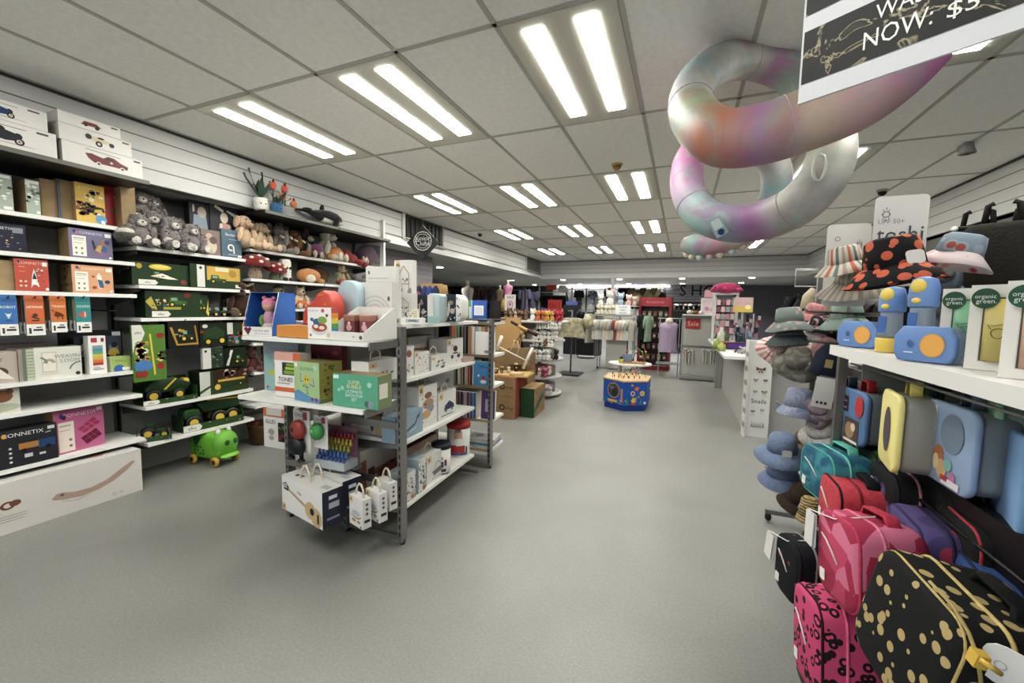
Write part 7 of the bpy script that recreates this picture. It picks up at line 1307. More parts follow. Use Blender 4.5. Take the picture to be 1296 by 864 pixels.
fl1 = spots('sage_floral', '#8a9690', '#c4a4a4', .3, 26); fl2 = spots('mint_floral', '#a3b8ac', '#a8423c', .2, 20, '#8aa394', .3); fl3 = spots('blue_floral', '#8fa0ae', '#b05a50', .25, 18, '#a4b0ba', .4); pk = pat2('pink_floral', '#c88f92', '#d8a8a4', '#e0c8c0', 14); wf_ = spots('pink_white_floral', '#d8c8c8', '#c04a5a', .2, 20, '#d89aa0', .32); dk = pat2('dark_floral_hat', '#2c262c', '#8a6a6c', '#d8c8c4', 16); ol = pat2('olive_ditsy', '#6f6c62', '#7c7a70', '#8f8c80', 18); lil = pat2('lilac_print', '#8a92a8', '#9aa2b4', '#7a86a4', 12)
st1 = stripe('candy_stripe', ['#d8d0c4', '#cf7a5a', '#d8d0c4', '#7f8a84', '#dcd4c8', '#b8a898'], 6); st2 = stripe('beige_stripe', ['#b8b0a2', '#a8a094', '#c4bcae', '#9a948a'], 14); st3 = stripe('pink_stripe', ['#d8a8a0', '#e0ccc4', '#c87a7c', '#e0d4cc'], 9)
hat(1131, 338, 1.62, .175, balloon, 'black bucket hat with orange balloon print and a white tag', (radians(-4), radians(-8), .2), tagc='#d8d6d0', flop=.04, crown=.62)
hat(1069, 333, 1.85, .12, st1, 'orange and white striped bucket hat in front of the shorter white sign', (0, radians(-10), .3), flop=.06, crown=.6)
hat(1088, 356, 1.95, .18, st2, 'large beige striped bucket hat hanging under the orange striped one', (radians(8), radians(-5), 0), crown=.3, flop=.07, tagc='#6a5c4c')
hat(1212, 322, 1.6, .13, fl3, 'pale blue floral bucket hat with a pink flowered brim, right of the tall white sign', (radians(5), radians(14), .1), brim=wf_, crown=.55)
for i, (px, py, c_) in enumerate(((1186, 345, '#5a646c'), (1200, 372, '#6f787c'), (1192, 400, '#7a8488'), (1222, 378, '#4c5258'))):
    hat(px, py, 1.9+.05*i, .11, c_, 'grey hat in a clear plastic sleeve behind the blue bottles, %s' % ['highest', 'middle', 'lowest', 'rightmost'][i], (radians(60), radians(20*i-20), .3*i), crown=.3)
hat(999, 407, 2.45, .135, fl1, 'sage green floral bucket hat at the left edge of the hat stand', (radians(-2), radians(-6), 0), crown=.6, brim=None, flop=.06)
hat(999, 424, 2.5, .14, '#5c6464', 'plain grey bucket hat nested beneath the sage floral one', (0, radians(-6), 0), crown=.2)
hat(1072, 403, 2.2, .135, fl2, 'mint green bucket hat with red flowers beside the shelf end', (0, radians(-5), 0), crown=.6, flop=.06)
hat(1030, 397, 2.6, .1, '#c98a8c', 'rose pink hat between the sage and the mint hats', (.2, .2, 0), crown=.6)
hat(1036, 410, 2.5, .09, dk, 'dark floral hat between the rose and the mint hats', (.3, .1, 0), crown=.5); hat(1030, 420, 2.5, .08, wf_, 'white hat with tiny red flowers under the dark floral hat', (.3, 0, 0), crown=.4)
hat(1010, 455, 2.4, .135, ol, 'floppy olive grey sun hat with a white round tag', (radians(50), radians(-28), .2), crown=.45, tagc='#cfccc4', flop=.1, name='sun_hat')
hat(1042, 447, 2.35, .13, pk, 'pink floral sun hat leaning behind the navy beanie', (radians(35), radians(30), .2), crown=.6, flop=.08, name='sun_hat')
hat(984, 440, 2.6, .12, st3, 'pink striped cloth hat hanging folded at the left of the stand', (radians(70), radians(-20), 0), crown=.3, flop=.12)
m = MB(); m.lathe([(.075, 0), (.07, .06), (.06, .11), (.035, .15), (0, .16)], ('#1a2236', 'f'), wob=.03); o = m.build('knitted_beanie', loc=pd(1046, 474, 2.05), rz=(0, .12, 0)); tag(o, 'navy knitted beanie with a gold badge and long white tag', 'hat'); MB().box((-.02, -.07, .06), (.03, .006, .04), '#a8925a').build('badge', o)
MB().box((-.01, -.06, -.085), (.085, .003, .15), '#dad8d3').paint(.085, .15, [('r', .2+.2*i, .12, .32+.2*i, .2, '#333333') for i in range(3)], T((-.0525, -.062, -.16))).build('tag', o)
hat(1010, 514, 2.35, .13, lil, 'lilac blue printed bucket hat hanging upright in the middle of the stand', (0, radians(4), 0), crown=.75, flop=.03, bw=.6)
hat(1038, 545, 2.3, .12, '#c9c6c0', 'white cap peeping out below the lilac printed hat', (radians(30), radians(-25), 0), crown=.3)
for i, (px, py) in enumerate(((1035, 515), (1042, 522))): hat(px, py, 2.25, .09, ['#8a7a84', '#a89aa0'][i], ['mauve striped scarf hat right of the lilac printed hat', 'greyer mauve hat under the mauve striped one'][i], (radians(70), .3*i, 0), crown=.3, flop=.15)
hat(1018, 560, 2.5, .1, '#7a6048', 'brown bucket hat behind the large denim blue hat', (0, 0, 0), crown=.6)
hat(990, 568, 2.3, .135, '#7384a0', 'denim blue sun hat with wide brim and a white toggle tag', (radians(14), radians(-4), 0), crown=.6, tagc='#d2d0cc', flop=.05, name='sun_hat', bw=1.25)
hat(990, 600, 2.35, .14, '#7583a4', 'periwinkle blue bucket hat hanging below the denim blue one', (radians(10), radians(-2), 0), crown=.7, flop=.05, bw=.8)
hat(1010, 634, 2.2, .11, '#3c2c24', 'dark brown bucket hat with a white square badge near the floor', (radians(12), radians(18), 0), crown=.9, tagc='#cfcdc8', bw=.7)
hat(1024, 652, 2.05, .085, ('#b39a68', 'w'), 'woven straw hat with a paper tag, lowest on the stand', (radians(-4), radians(3), 0), crown=1.0, bw=.25, tagc='#c8bea8')
m = MB(); m.box((0, 0, 0), (.1, .002, .13), '#c2aeb0'); tag(m.build('hat_card', loc=pd(1031, 455, 2.5)), 'pale pink header card between the hats', 'card')
# ---- right gondola
RX0, SZ = .585, 1.37
rg = empty('right_shelving', (RX0, .3, 0), 0, 'white topped shelving at the right edge holding boxed bottles and lunch boxes', 'shelving')
MB().bb(0, .46, 0, 1.82, -.04+SZ, SZ, '#dfdeda').build('shelf', rg)
MB().bb(.46, .49, 0, 1.8, .1, 1.36, '#8a8985').build('back_panel', rg)
MB().bb(.02, .05, 1.76, 1.79, .0, 1.33, CH).build('upright', rg); MB().bb(.44, .47, 1.76, 1.79, 0, 1.33, CH).build('upright', rg)
MB().bb(.1, .44, 1.765, 1.775, .55, 1.32, '#9a9a96').build('end_panel', rg)
MB().bb(.38, .5, .05, 1.8, .003, .09, '#3a3a3a').build('base', rg)
for z in (1.3,): MB().tube([(.06, 1.76, z), (.06, 0.05, z)], .004, CH, 6).tube([(.3, 1.76, z), (.3, .05, z)], .005, CH, 6).build('rail', rg)
def rs(px, py): p = at(px, py, Z=SZ); return p
def snackbox(px, py, w, label, dx=.03):
    p = rs(px, py); o = empty('snack_box', (p.x, p.y, SZ+.001), radians(-50), label, 'lunch box', 'blue snack boxes on the white shelf')
    h = w*.72; m = MB(); oc = [(-.5*w, .22*h), (-.42*w, .0), (.42*w, 0), (.5*w, .22*h), (.5*w, .7*h), (.36*w, h), (-.36*w, h), (-.5*w, .7*h)]
    MB().slab(oc, .05, ('#9ab0cc', 'c'), X=T((0, .012, 0)), bev=.008).build('base', o)
    m.slab(oc, .02, '#6f93cc', X=T((0, -.01, .002)), bev=.005); m.paint(w, h, [('e', .66, .48, .2, .33, '#e0a03a'), ('e', .66, .48, .18, .3, '#eaae48'), ('l', [(.2, .25), (.36, .25)], .03, '#e8ecf4'), ('e', .3, .5, .05, .1, '#4a6aa0')], T((-w/2, -.0115, .002))); m.build('lid', o); return o
snackbox(1084, 440, .14, 'blue snack box with an orange disc, left on the white shelf', .05)
snackbox(1168, 459, .135, 'blue snack box with an orange disc, right of the sipper bottles')
def bottle(px, py, h, label, dx=.06):
    p = rs(px, py); o = empty('sipper_bottle', (p.x, p.y, SZ+.001), radians(-50), label, 'bottle', 'blue topped sipper bottles'); r = .036
    MB().lathe([(r*.9, 0), (r, .005), (r*1.04, h*.2), (r, h*.22), (0, h*.22)], '#e0c24a', n=22).build('base_sleeve', o)
    MB().lathe([(r*.86, h*.22), (r*.9, h*.3), (r*.82, h*.58), (r*.84, h*.62)], ('#a8b8cc', 'c'), n=22).build('body', o)
    m = MB(); m.lathe([(r*.95, h*.62), (r, h*.64), (r, h*.86), (r*.8, h*.97), (r*.3, h), (0, h)], '#6f93cc', n=22); m.build('lid', o)
    MB().ell((0, -r*.85, h*.88), (.02, .014, .022), '#e8cc48').build('spout_cap', o); MB().ell((0, -r*1.0, h*.7), (.012, .006, .009), '#e8cc48').build('button', o)
    MB().tube([(r*.3, 0, h*.25), (r*.2, 0, h*.62)], .004, '#e4e6e8', 6).build('straw', o); MB().slab([(-.012, h*.3), (.012, h*.3), (.012, h*.55), (-.012, h*.55)], .002, '#4a72b4', X=T((-.008, -r*.9, 0))).build('print', o); return o
bottle(1124, 446, .225, 'sipper bottle with yellow base and blue lid, left of the pair', .05)
bottle(1162, 451, .25, 'taller sipper bottle with blue lid behind the right snack box', .09)
for i, (px0, px1, c_, lab) in enumerate(((1199, 1238, '#74ab86', 'white carton window showing a mint green flask'), (1237, 1282, '#c2b264', 'white carton window showing a mustard yellow flask'), (1283, 1340, '#c9a08a', 'white flask carton cut by the right edge of the photo'))):
    q_ = at((px0+px1)/2+3, (459, 469, 481)[i], Z=SZ); w = .092; h = .205
    o = empty('flask_carton', (q_.x, q_.y, SZ+.001), radians(-46), lab, 'box', 'flask cartons on the white shelf')
    boxmesh(w, .075, h, '#d9d7d1', front=[('r', .24, .1, .92, .86, '#c8c4b8'), ('r', .26, .11, .9, .85, '#4a4a44')], scol='#d2d0ca', top=()).build('carton', o)
    m = MB(); m.lathe([(.0, .0), (.033, 0), (.034, .145), (0, .15)], c_, X=T((.009, -.02, .024)), n=22); m.build('flask', o)
    m = MB(); n_ = 24; m.add([(-.014+.024*cos(2*pi*k/n_), -.0555, .172+.024*sin(2*pi*k/n_)) for k in range(n_)], [tuple(range(n_))], '#24523c'); m.text('organic', -.014, .177, .01, '#d8e0d4', T((0, -.0565, 0)), width=.036); m.text('green.', -.012, .166, .011, '#d8e0d4', T((0, -.0565, 0)), width=.034); m.build('round_label', o)
    m = MB(); m.tube([(.012+.014*cos(t*.5)*(1-t*.03), -.0555, .09+.012*sin(t*.5)) for t in range(13)], .0008, '#3f4a38', 4); m.tube([(.0, -.0555, .1), (-.006, -.0555, .11), (.006, -.0555, .108), (.02, -.0555, .112), (.026, -.0555, .1)], .0008, '#3f4a38', 4); m.build('line_drawing', o)
# ---- bento boxes hanging
def bento(px, py, d, w, h, t, rz, lid, body, label, art=(), hcol=None, tiltx=0, name='bento_box', fw=None):
    if fw: rz = face_rz(px, py, d, w, t/2, fw)
    p = pd(px, py, d); o = empty(name, p, (tiltx, 0, rz), label, 'lunch box', 'bento boxes hanging under the white shelf')
    m = MB(); m.slab(m.rr(w, h, .035, 4), .018, lid, X=T((0, -t/2, 0)), bev=.006); m.paint(w, h, art, T((-w/2, -t/2-.001, -h/2))); m.build('lid', o)
    MB().slab(MB().rr(w*.94, h*.94, .035, 4), t-.02, (body, 'c') if body[0] == '#' else body, X=T((0, -t/2+.019, 0)), bev=.012).build('body', o)
    hm = MB(); hc = hcol or lid; hm.slab([(-.03, 0), (-.022, .045), (.022, .045), (.03, 0), (.02, 0), (.014, .036), (-.014, .036), (-.02, 0)], .03, hc, X=T((0, -.015, h/2-.006)), bev=.002); hm.build('handle', o)
    MB().bb(-w*.3, w*.3, -t/2+.018, -t/2+.022, -h/2-.006, -h/2+.002, lid).build('clip', o); return o
bb_, yb_, gb_, mb_ = '#4a6a94', '#e8dc86', '#8fa6c4', '#9ccfa8'
card1 = [('r', .04, .55, .38, .85, '#2c2434'), ('l', [(.06, .75), (.34, .75)], .03, '#8a7a94'), ('l', [(.06, .62), (.34, .62)], .03, '#8a7a94'), ('r', .3, .02, .8, .45, '#5a463c'), ('e', .5, .22, .16, .16, '#a08464'), ('e', .62, .3, .08, .08, '#d8c8b0'), ('r', .3, .0, .8, .05, '#d8d4cc')]
bento(1075, 513, 1.75, .2, .17, .06, radians(-78), '#2c3648', '#454c58', 'dark navy lunch box hanging farthest under the white shelf', card1, fw=18)
bento(1096, 527, 1.62, .2, .21, .1, radians(-76), '#5a7aa4', '#8a949e', 'blue lunch box with a red oval and red handle, second from the left', card1+[('e', .78, .72, .14, .2, '#c03038')], hcol='#b02430', fw=34)
bento(1152, 546, 1.3, .2, .245, .11, radians(-96), yb_, '#b4b2a8', 'yellow lunch box seen edge on with a clear grey body, in the middle', [('e', .5, .5, .2, .3, '#5a4a54')], hcol='#e8d870', fw=20)
bento(1172, 540, 1.5, .18, .23, .07, radians(-85), '#a5cfae', '#9fb5a6', 'mint lunch box tucked behind the yellow one', hcol='#4f7a62', fw=16)
bento(1226, 566, 1.14, .23, .235, .1, radians(-75), gb_, '#a0a8b0', 'grey blue lunch box with printed snack picture, largest of the hanging row', [('r', .04, .62, .3, .94, '#d4d8dc'), ('t', .17, .87, .06, 'b.box', '#4a4a54'), ('l', [(.08, .8), (.26, .8)], .015, '#8a8a94'), ('l', [(.08, .72), (.26, .72)], .015, '#8a8a94'), ('e', .62, .66, .22, .24, '#78889c'), ('e', .4, .34, .1, .14, '#b0703a'), ('e', .48, .2, .1, .12, '#c8a878'), ('e', .36, .26, .06, .1, '#d8c49a'), ('e', .6, .28, .08, .07, '#7ab0a8'), ('e', .7, .16, .06, .06, '#c07aa0'), ('r', .5, .04, .84, .12, '#d8d0d4'), ('r', .48, .08, .62, .14, '#b03a44')], hcol='#6f7f92', fw=64)
bento(1272, 560, 1.12, .24, .25, .1, radians(-72), mb_, '#a8bfae', 'mint green lunch box right of the grey blue one', hcol='#5a8a70', fw=30)
bento(1312, 612, 1.0, .22, .25, .1, radians(-70), '#7fa8d4', '#8aa8c8', 'sky blue lunch box cut by the right edge of the photo', hcol='#5a8a70', fw=34)
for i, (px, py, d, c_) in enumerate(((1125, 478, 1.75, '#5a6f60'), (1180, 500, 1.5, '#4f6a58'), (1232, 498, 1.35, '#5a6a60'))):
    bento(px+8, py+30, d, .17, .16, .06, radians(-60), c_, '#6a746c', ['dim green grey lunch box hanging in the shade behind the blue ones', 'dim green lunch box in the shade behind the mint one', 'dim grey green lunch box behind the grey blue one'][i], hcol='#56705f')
# ---- lunch bags
lr = empty('lunch_bag_stand', (.74, 1.25, 0), 0, 'dark wheeled stand hung with padded lunch bags at the right edge', 'stand')
for y in (-.55, .62): MB().bb(-.015, .015, y-.015, y+.015, .06, 1.02, CH).build('upright', lr)
MB().bb(.0, .03, -.6, .65, .3, 1.0, '#1a1a1c').build('back_panel', lr); MB().bb(-.24, .14, -.6, .65, .05, .1, '#1c1c1e').build('base', lr)
for z in (.92, .7, .42):
    MB().tube([(-.02, -.58, z), (-.02, .63, z)], .006, '#1a1a1c', 6).build('rail', lr)
for y in (-.5, .6):
    for x in (-.2, .12): MB().ell((x, y, .025), (.02, .025, .025), '#111111').build('caster', lr)
LG = 'padded lunch bags on the stand'
def bag(px, py, d, w, h, t, rz, m_, label, hcol='#1a1a1c', zip_='#8a8a8a', tiltx=0, tilty=0, tag_=None, pocket=None, name='lunch_bag', patch=True, trim=None, fw=None):
    """(px,py,d): centre of the bag"""
    c = m_ if not isinstance(m_, str) else (m_, 'f'); t *= 1.3; rz = face_rz(px, py, d, w, t/2, fw) if fw else rz-radians(28); o = empty(name, pd(px, py, d), (tiltx, tilty, rz), label, 'bag', LG)
    MB().slab(MB().rr(w, h, .055, 5), t, c, X=T((0, -t/2, 0)), bev=.022).build('body', o)
    zm = MB(); pts = [(x*1.0, 0, z*1.0) for x, z in zm.rr(w*1.005, h*1.005, .055, 5)]; zm.tube(pts, .0045, (zip_, 'f'), 6, closed=True); zm.build('zip', o, loc=(0, -t*.12, 0))
    zm = MB(); pts = [(x, 0, z) for x, z in zm.rr(w*.96, h*.96, .055, 5)]; zm.tube(pts, .004, (trim or hcol, 'f'), 6, closed=True); zm.build('piping', o, loc=(0, -t*.44, 0))
    hm = MB(); hm.slab([(-.07, -.005), (-.05, .03), (.05, .03), (.07, -.005), (.055, -.005), (.042, .022), (-.042, .022), (-.055, -.005)], .035, (hcol, 'f'), X=T((0, -.0175+t*.15, h/2-.006)), bev=.002); hm.build('handle', o)
    if pocket: MB().slab(MB().rr(w*.8, h*.45, .03), .012, (pocket if not isinstance(pocket, str) else (pocket, 'f')), X=T((0, -t/2-.01, -h*.2)), bev=.004).build('pocket', o)
    pk_ = MB(); pk_.tube([(-w*.3, -t/2-.003, h*.2), (-w*.16, -t/2-.005, h*.16), (-w*.02, -t/2-.005, h*.07), (w*.1, -t/2-.003, -.04*h)], .003, '#d4d0cc', 5)
    if patch: pk_.build('pocket_zip', o)
    if patch: MB().slab(MB().rr(.026, .034, .003), .002, '#e4e2de', X=T((-w*.28, -t/2-.004, -h*.28))).build('brand_patch', o)
    if tag_:
        tm = MB(); tm.slab(tm.rr(.05, .11, .006), .003, '#dddbd6', X=T((0, 0, -.06)) @ RY(.15)); tm.slab(tm.rr(.05, .11, .006), .002, '#c4c6ca', X=T((.006, .006, -.062)) @ RY(.08)); tm.build('swing_tag', o, loc=(tag_[0]*w, -t/2-.02, tag_[1]*h)); MB().tube([(tag_[0]*w, -t/2-.02, tag_[1]*h), (0, -t/2, h*.45), (.03, 0, h/2+.015)], .0022, '#e6e2dc', 5).build('tag_cord', o)
    return o
chk = mix_mat('pink_check', [(0, '#a8244e'), (.35, '#c04068'), (.65, '#d07090')], 17, 0, .8, vor='c'); leo = spots('pink_leopard', '#c43f70', '#cf4a78', .2, 30, '#1d0c12', .42); gold = spots('black_gold_leaf', '#101011', '#b09a66', .33, 27)
teal = pat2('teal_print', '#1f5f78', '#2a7488', '#3a8a94', 12); pur = spots('purple_space', '#55487c', '#a03050', .18, 8, '#463a6a', .4); dfl = spots('dark_flower_print', '#100e14', '#7a5a84', .2, 14, '#4a3a68', .38); rose = spots('black_rose_print', '#0f0e10', '#7a3038', .22, 7); nav = spots('navy_print', '#14161e', '#7a3a34', .12, 12); grn = pat2('green_leaf_print', '#0f241c', '#1c4a30', '#6a8a3a', 8)
bag(1058, 600, 1.65, .25, .2, .12, radians(-38), teal, 'teal printed lunch bag with turquoise handle, at the left end of the upper row', '#5ab8a8', trim='#4aa898', zip_='#6ac0b0', fw=42)
bag(1120, 598, 1.6, .24, .19, .12, radians(-50), grn, 'black and green leaf print lunch bag behind the teal one', '#22352c', fw=34)
bag(1082, 643, 1.5, .22, .2, .13, radians(-58), '#c23a4c', 'coral red lunch bag with a black handle, in front of the teal one', '#141214', trim='#2a1418', zip_='#7a1c2c', fw=26)
bag(1150, 632, 1.4, .25, .2, .12, radians(-52), dfl, 'black lunch bag with lilac flowers, right of the coral red one', '#1a161e', zip_='#b07a84', fw=36)
bag(1225, 650, 1.25, .28, .2, .14, radians(-45), rose, 'black lunch bag with a dull rose, behind the purple one', '#141214', fw=50)
bag(1100, 712, 1.22, .22, .26, .14, radians(-62), chk, 'pink checked lunch bag with a long white swing tag', '#c0304c', zip_='#d87a94', trim='#c83a60', tag_=(-.5, .42), tilty=radians(-8), fw=52)
bag(1188, 702, 1.2, .26, .21, .14, radians(-50), pur, 'purple lunch bag with lavender handle, right of the pink checked one', '#7a6aa4', zip_='#2a2444', trim='#3a3060', fw=46)
bag(1262, 706, 1.1, .26, .2, .14, radians(-42), rose, 'black lunch bag with red handle and rose print, at the right edge', '#a83444', tag_=None, fw=56)
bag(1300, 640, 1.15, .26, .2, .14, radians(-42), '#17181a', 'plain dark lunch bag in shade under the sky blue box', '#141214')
bag(1023, 720, 1.6, .17, .24, .13, radians(-60), nav, 'navy lunch bag with small red marks and white tag, nearest the floor aisle', '#15161c', tag_=(-.55, .4), fw=30)
bag(1062, 815, 1.32, .22, .3, .15, radians(-58), leo, 'pink and black leopard print lunch bag, lowest on the left', '#c83f6c', zip_='#e0688c', trim='#2a1018', tilty=radians(-10), fw=34)
bag(1120, 800, 1.4, .24, .24, .12, radians(-55), rose, 'dark lunch bag with a red corner in the lowest row behind the leopard one', '#151315', fw=36)
bag(1170, 830, 1.25, .26, .26, .12, radians(-50), '#141416', 'black lunch bag low behind the gold leaf one', '#151315', fw=40)
bg_ = bag(1210, 822, .9, .29, .29, .17, radians(-48), gold, 'black lunch bag with gold leaf print and a big yellow zip, nearest the camera', '#101012', zip_='#c2ab68', trim='#c2ab68', patch=False, tiltx=radians(-8), tilty=radians(6), fw=100)
bpy.context.view_layer.update(); BI = bg_.matrix_basis.inverted()
def onbag(px, py, d): return BI @ pd(px, py, d)
z = MB(); z.box((0, 0, 0), (.02, .02, .026), '#d8b23a'); z.build('zip_slider', bg_, loc=onbag(1238, 833, .74))
z = MB(); z.tube([onbag(1240, 834, .73), onbag(1252, 842, .72), onbag(1266, 852, .72)], .005, '#dcb840', 6); z.build('zip_pull', bg_)
z = MB(); z.tube([onbag(1176, 735, .84), onbag(1205, 765, .8), onbag(1226, 800, .77), onbag(1238, 833, .755), onbag(1242, 868, .75)], .0035, ('#b8a468', 'f'), 6); z.build('zip_tape', bg_)
RZ_ = -bg_.rotation_euler.z-radians(30)
MB().slab(MB().rr(.075, .075, .026), .004, '#dcdcda', X=RZ(RZ_)).paint(.075, .075, [('arc', .35, .5, .1, .02, 0, 360, '#a8a8a4')], RZ(RZ_) @ T((-.0375, -.001, -.0375))).build('round_tag', bg_, loc=onbag(1278, 848, .74))
bag(1283, 775, 1.0, .26, .2, .14, radians(-40), '#284a80', 'royal blue lunch bag at the right edge below the purple one', '#1c2c4c', fw=56)
# dark items hanging at far right top
RL = pd(1250, 287, 2.1); o = empty('clothes_rail', RL, 0, 'black rail high at the right with dark backpacks hanging from it', 'rack'); MB().tube([pd(1209, 290, 2.1)-RL, (.9, -.05, .05)], .012, '#141416', 8).build('rail', o); MB().ell(pd(1208, 290, 2.1)-RL, (.014, .014, .014), '#d8d8d8').build('end_cap', o); MB().bb(.3, .33, -.02, .01, .01-RL.z, 0, '#1a1a1c').build('upright', o)
for i, (x, y, c_, lab) in enumerate(((1262, 2.0, '#1c1a14', 'dark olive backpack hanging from the black rail, left'), (1300, 2.1, '#12120f', 'near black backpack hanging from the black rail, middle'), (1232, 2.3, '#0f0f10', 'black backpack hanging behind the others on the black rail, nearest the rail end'))):
    o = empty('backpack', pd(x, 338, y), radians(-30), lab, 'bag', 'dark backpacks on the rail'); MB().slab(MB().rr(.26, .42, .06), .16, (c_, 'f'), X=T((0, -.08, 0)), bev=.03).build('body', o)
    for s in (-1, 1): MB().tube([(s*.06, 0, .2), (s*.05, 0, .3), (s*.03, .0, .31)], .012, (c_, 'f'), 6).build('strap', o)
    if i == 0: MB().box((-.02, -.085, -.12), (.045, .004, .035), '#c8c8c4').build('label_patch', o)
# dark clutter far right rear
for i in range(14):
    x = 2.2+.28*(i % 7); y = 9.2+1.1*(i//7)
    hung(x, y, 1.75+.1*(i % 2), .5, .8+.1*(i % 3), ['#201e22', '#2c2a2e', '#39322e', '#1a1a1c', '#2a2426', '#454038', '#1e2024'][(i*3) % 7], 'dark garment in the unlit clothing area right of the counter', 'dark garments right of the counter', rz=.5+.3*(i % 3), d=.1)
o = empty('clothes_rack', (3.1, 9.2, 0), 0, 'long dark clothes rack behind the right end of the counter', 'rack'); MB().box((0, 0, 1.85), (2.2, .03, .03), '#2a2a2c').build('rail', o)
for x in (-1.1, 1.1): MB().box((x, 0, .92), (.04, .4, .04), '#2a2a2c').box((x, 0, .92), (.03, .03, 1.84), '#2a2a2c').build('upright', o)
o2 = dup(o, (3.1, 10.3, 0), 0, 'second long dark clothes rack, deeper behind the counter')
hung(1.95, 7.2, 1.82, .5, .5, '#a89c84', 'beige smock with a printed square, above the hats', rz=.2, d=.12)
# ================================================================= CEILING OBJECTS
o = empty('smoke_detector', (-.65, 4.12, CEIL), 0, 'yellowed round smoke detector on the ceiling', 'smoke detector')
MB().lathe([(0, -.012), (.052, -.012), (.055, -.001)][::1], '#b89a5c', n=22).build('base', o)
m = MB(); m.lathe([(0, -.055), (.022, -.055), (.032, -.04), (.036, -.012)], '#a8853c', n=22); [m.box((.034*cos(a), .034*sin(a), -.03), (.006, .006, .014), '#4a3a1c') for a in (0, .8, 1.6, 2.4, 3.2, 4, 4.8, 5.6)]; m.build('chamber', o)
def dome(x, y, label, r=.05, white=False):
    o = empty('dome_camera', (x, y, CEIL), 0, label, 'camera')
    MB().lathe([(0, -.02), (r, -.02), (r, -.001)], '#9a9a96' if not white else '#c8c8c4', n=20).build('base', o); MB().ell((0, 0, -.028), (r*.8, r*.8, r*.75), '#0c0c0d').build('dome', o); return o
dome(2.007, 5.944, 'small black dome camera above the hat signs'); dome(-3.6, 7.0, 'small black dome camera near the left bulkhead')
o = empty('spotlight', (2.06, 4.56, CEIL), 0, 'pale ceiling fitting with a dark lens near the right bulkhead', 'spotlight'); MB().box((0, .03, -.02), (.05, .12, .04), '#8a8a86').build('arm', o); MB().lathe([(.03, -.09), (.055, -.085), (.035, -.03), (.03, -.01)], '#8f8f8a', n=16).build('lamp_shade', o); MB().lathe([(0, -.092), (.045, -.088)], '#0e0e0e', n=16).build('lens', o)
# hanging diamond sign
c = at(535, 307, Y=4.3); o = empty('hanging_sign', c, radians(12), 'black diamond shaped hanging sign with a round white lettered emblem', 'sign'); s = .3
m = MB(); m.slab([(0, -s*.7), (s*.7, 0), (0, s*.7), (-s*.7, 0)], .012, '#141414'); m.add([(-s*.7, -.002, 0), (0, -.002, -s*.7), (s*.12, -.002, -s*.58), (-s*.58, -.002, s*.12)], [(0, 1, 2, 3)], '#2a2a2a')
m.paint(1, 1, [('arc', .5, .5, .115, .01, 0, 360, '#c8c8c4'), ('arc', .5, .5, .085, .006, 0, 360, '#c8c8c4'), ('t', .5, .535, .06, 'Junior', '#d8d8d4'), ('t', .5, .475, .06, 'Clubs', '#d8d8d4')]+[('r', .5+.1*cos(a)-.004, .5+.1*sin(a)-.004, .5+.1*cos(a)+.004, .5+.1*sin(a)+.004, '#c8c8c4') for a in [k*.3 for k in range(21)]], T((-.5, -.004, -.5+.02))); m.build('board', o)
MB().tube([(0, .006, s*.7), (0, .006, CEIL-c.z-.01)], .0012, '#d0d0cc', 5).build('cord', o)
# black and white price sign, top right
ZS = 1.93
a, b_ = at(1009.5, 132, Z=ZS), at(1296, 34.6, Z=ZS); dv = (b_-a); ln = dv.length; ang = atan2(dv.y, dv.x); w, h = .75, .52
o = empty('price_sign', a+dv.normalized()*(w/2), ang, 'black and white marble effect price sign hanging from the ceiling, top right', 'sign')
dn = dv.normalized(); nn = Vector((-dn.y, dn.x, 0)); oc_ = Vector(o.location)
def onsign(px, py):
    r = ray(px, py); t_ = (a-Vector((0, 0, CZ))).dot(nn)/r.dot(nn); P_ = Vector((0, 0, CZ))+r*t_-oc_; return P_.dot(dn), P_.z
m = MB(); m.slab([(-w/2, 0), (w/2, 0), (w/2, h), (-w/2, h)], .006, '#c9cacd')
marb = mix_mat('black_marble', [(.5, '#0c0c0c'), (.55, '#14130f'), (.575, '#a89c7c'), (.6, '#100f0e'), (.75, '#4a4434')], 7, 3, .55, det=4)
x0_, z0_ = onsign(1014, 108); x1_, z1_ = onsign(1027, 38); xt, zt = onsign(1040, 12)
for za, zb in ((z0_, z1_), (zt+.0, zt+.17)): m.add([(x0_, -.0012, za), (w/2-.012, -.0012, za), (w/2-.012, -.0012, zb), (x0_, -.0012, zb)], [(0, 1, 2, 3)], marb)
for tx, pa, pb, pc in (('NOW:', (1090, 66), (1092, 42), (1180, 33)), ('$5', (1196, 26), (1196, 6), (1240, 8)), ('WAS', (1108, 27), (1110, 6), (1170, 6))):
    (ax, az), (_, tz_), (bx, _z) = onsign(*pa), onsign(*pb), onsign(*pc); hh_ = (tz_-az)
    m.text(tx, (ax+bx)/2, az+hh_*.5, hh_, '#e0e0dc', T((0, -.0024, 0)), width=bx-ax)
m.build('board', o)
for x in (-.3, .3): MB().tube([(x, .003, h), (x, .003, CEIL-ZS-.01)], .0012, '#c8c8c4', 5).build('cord', o)
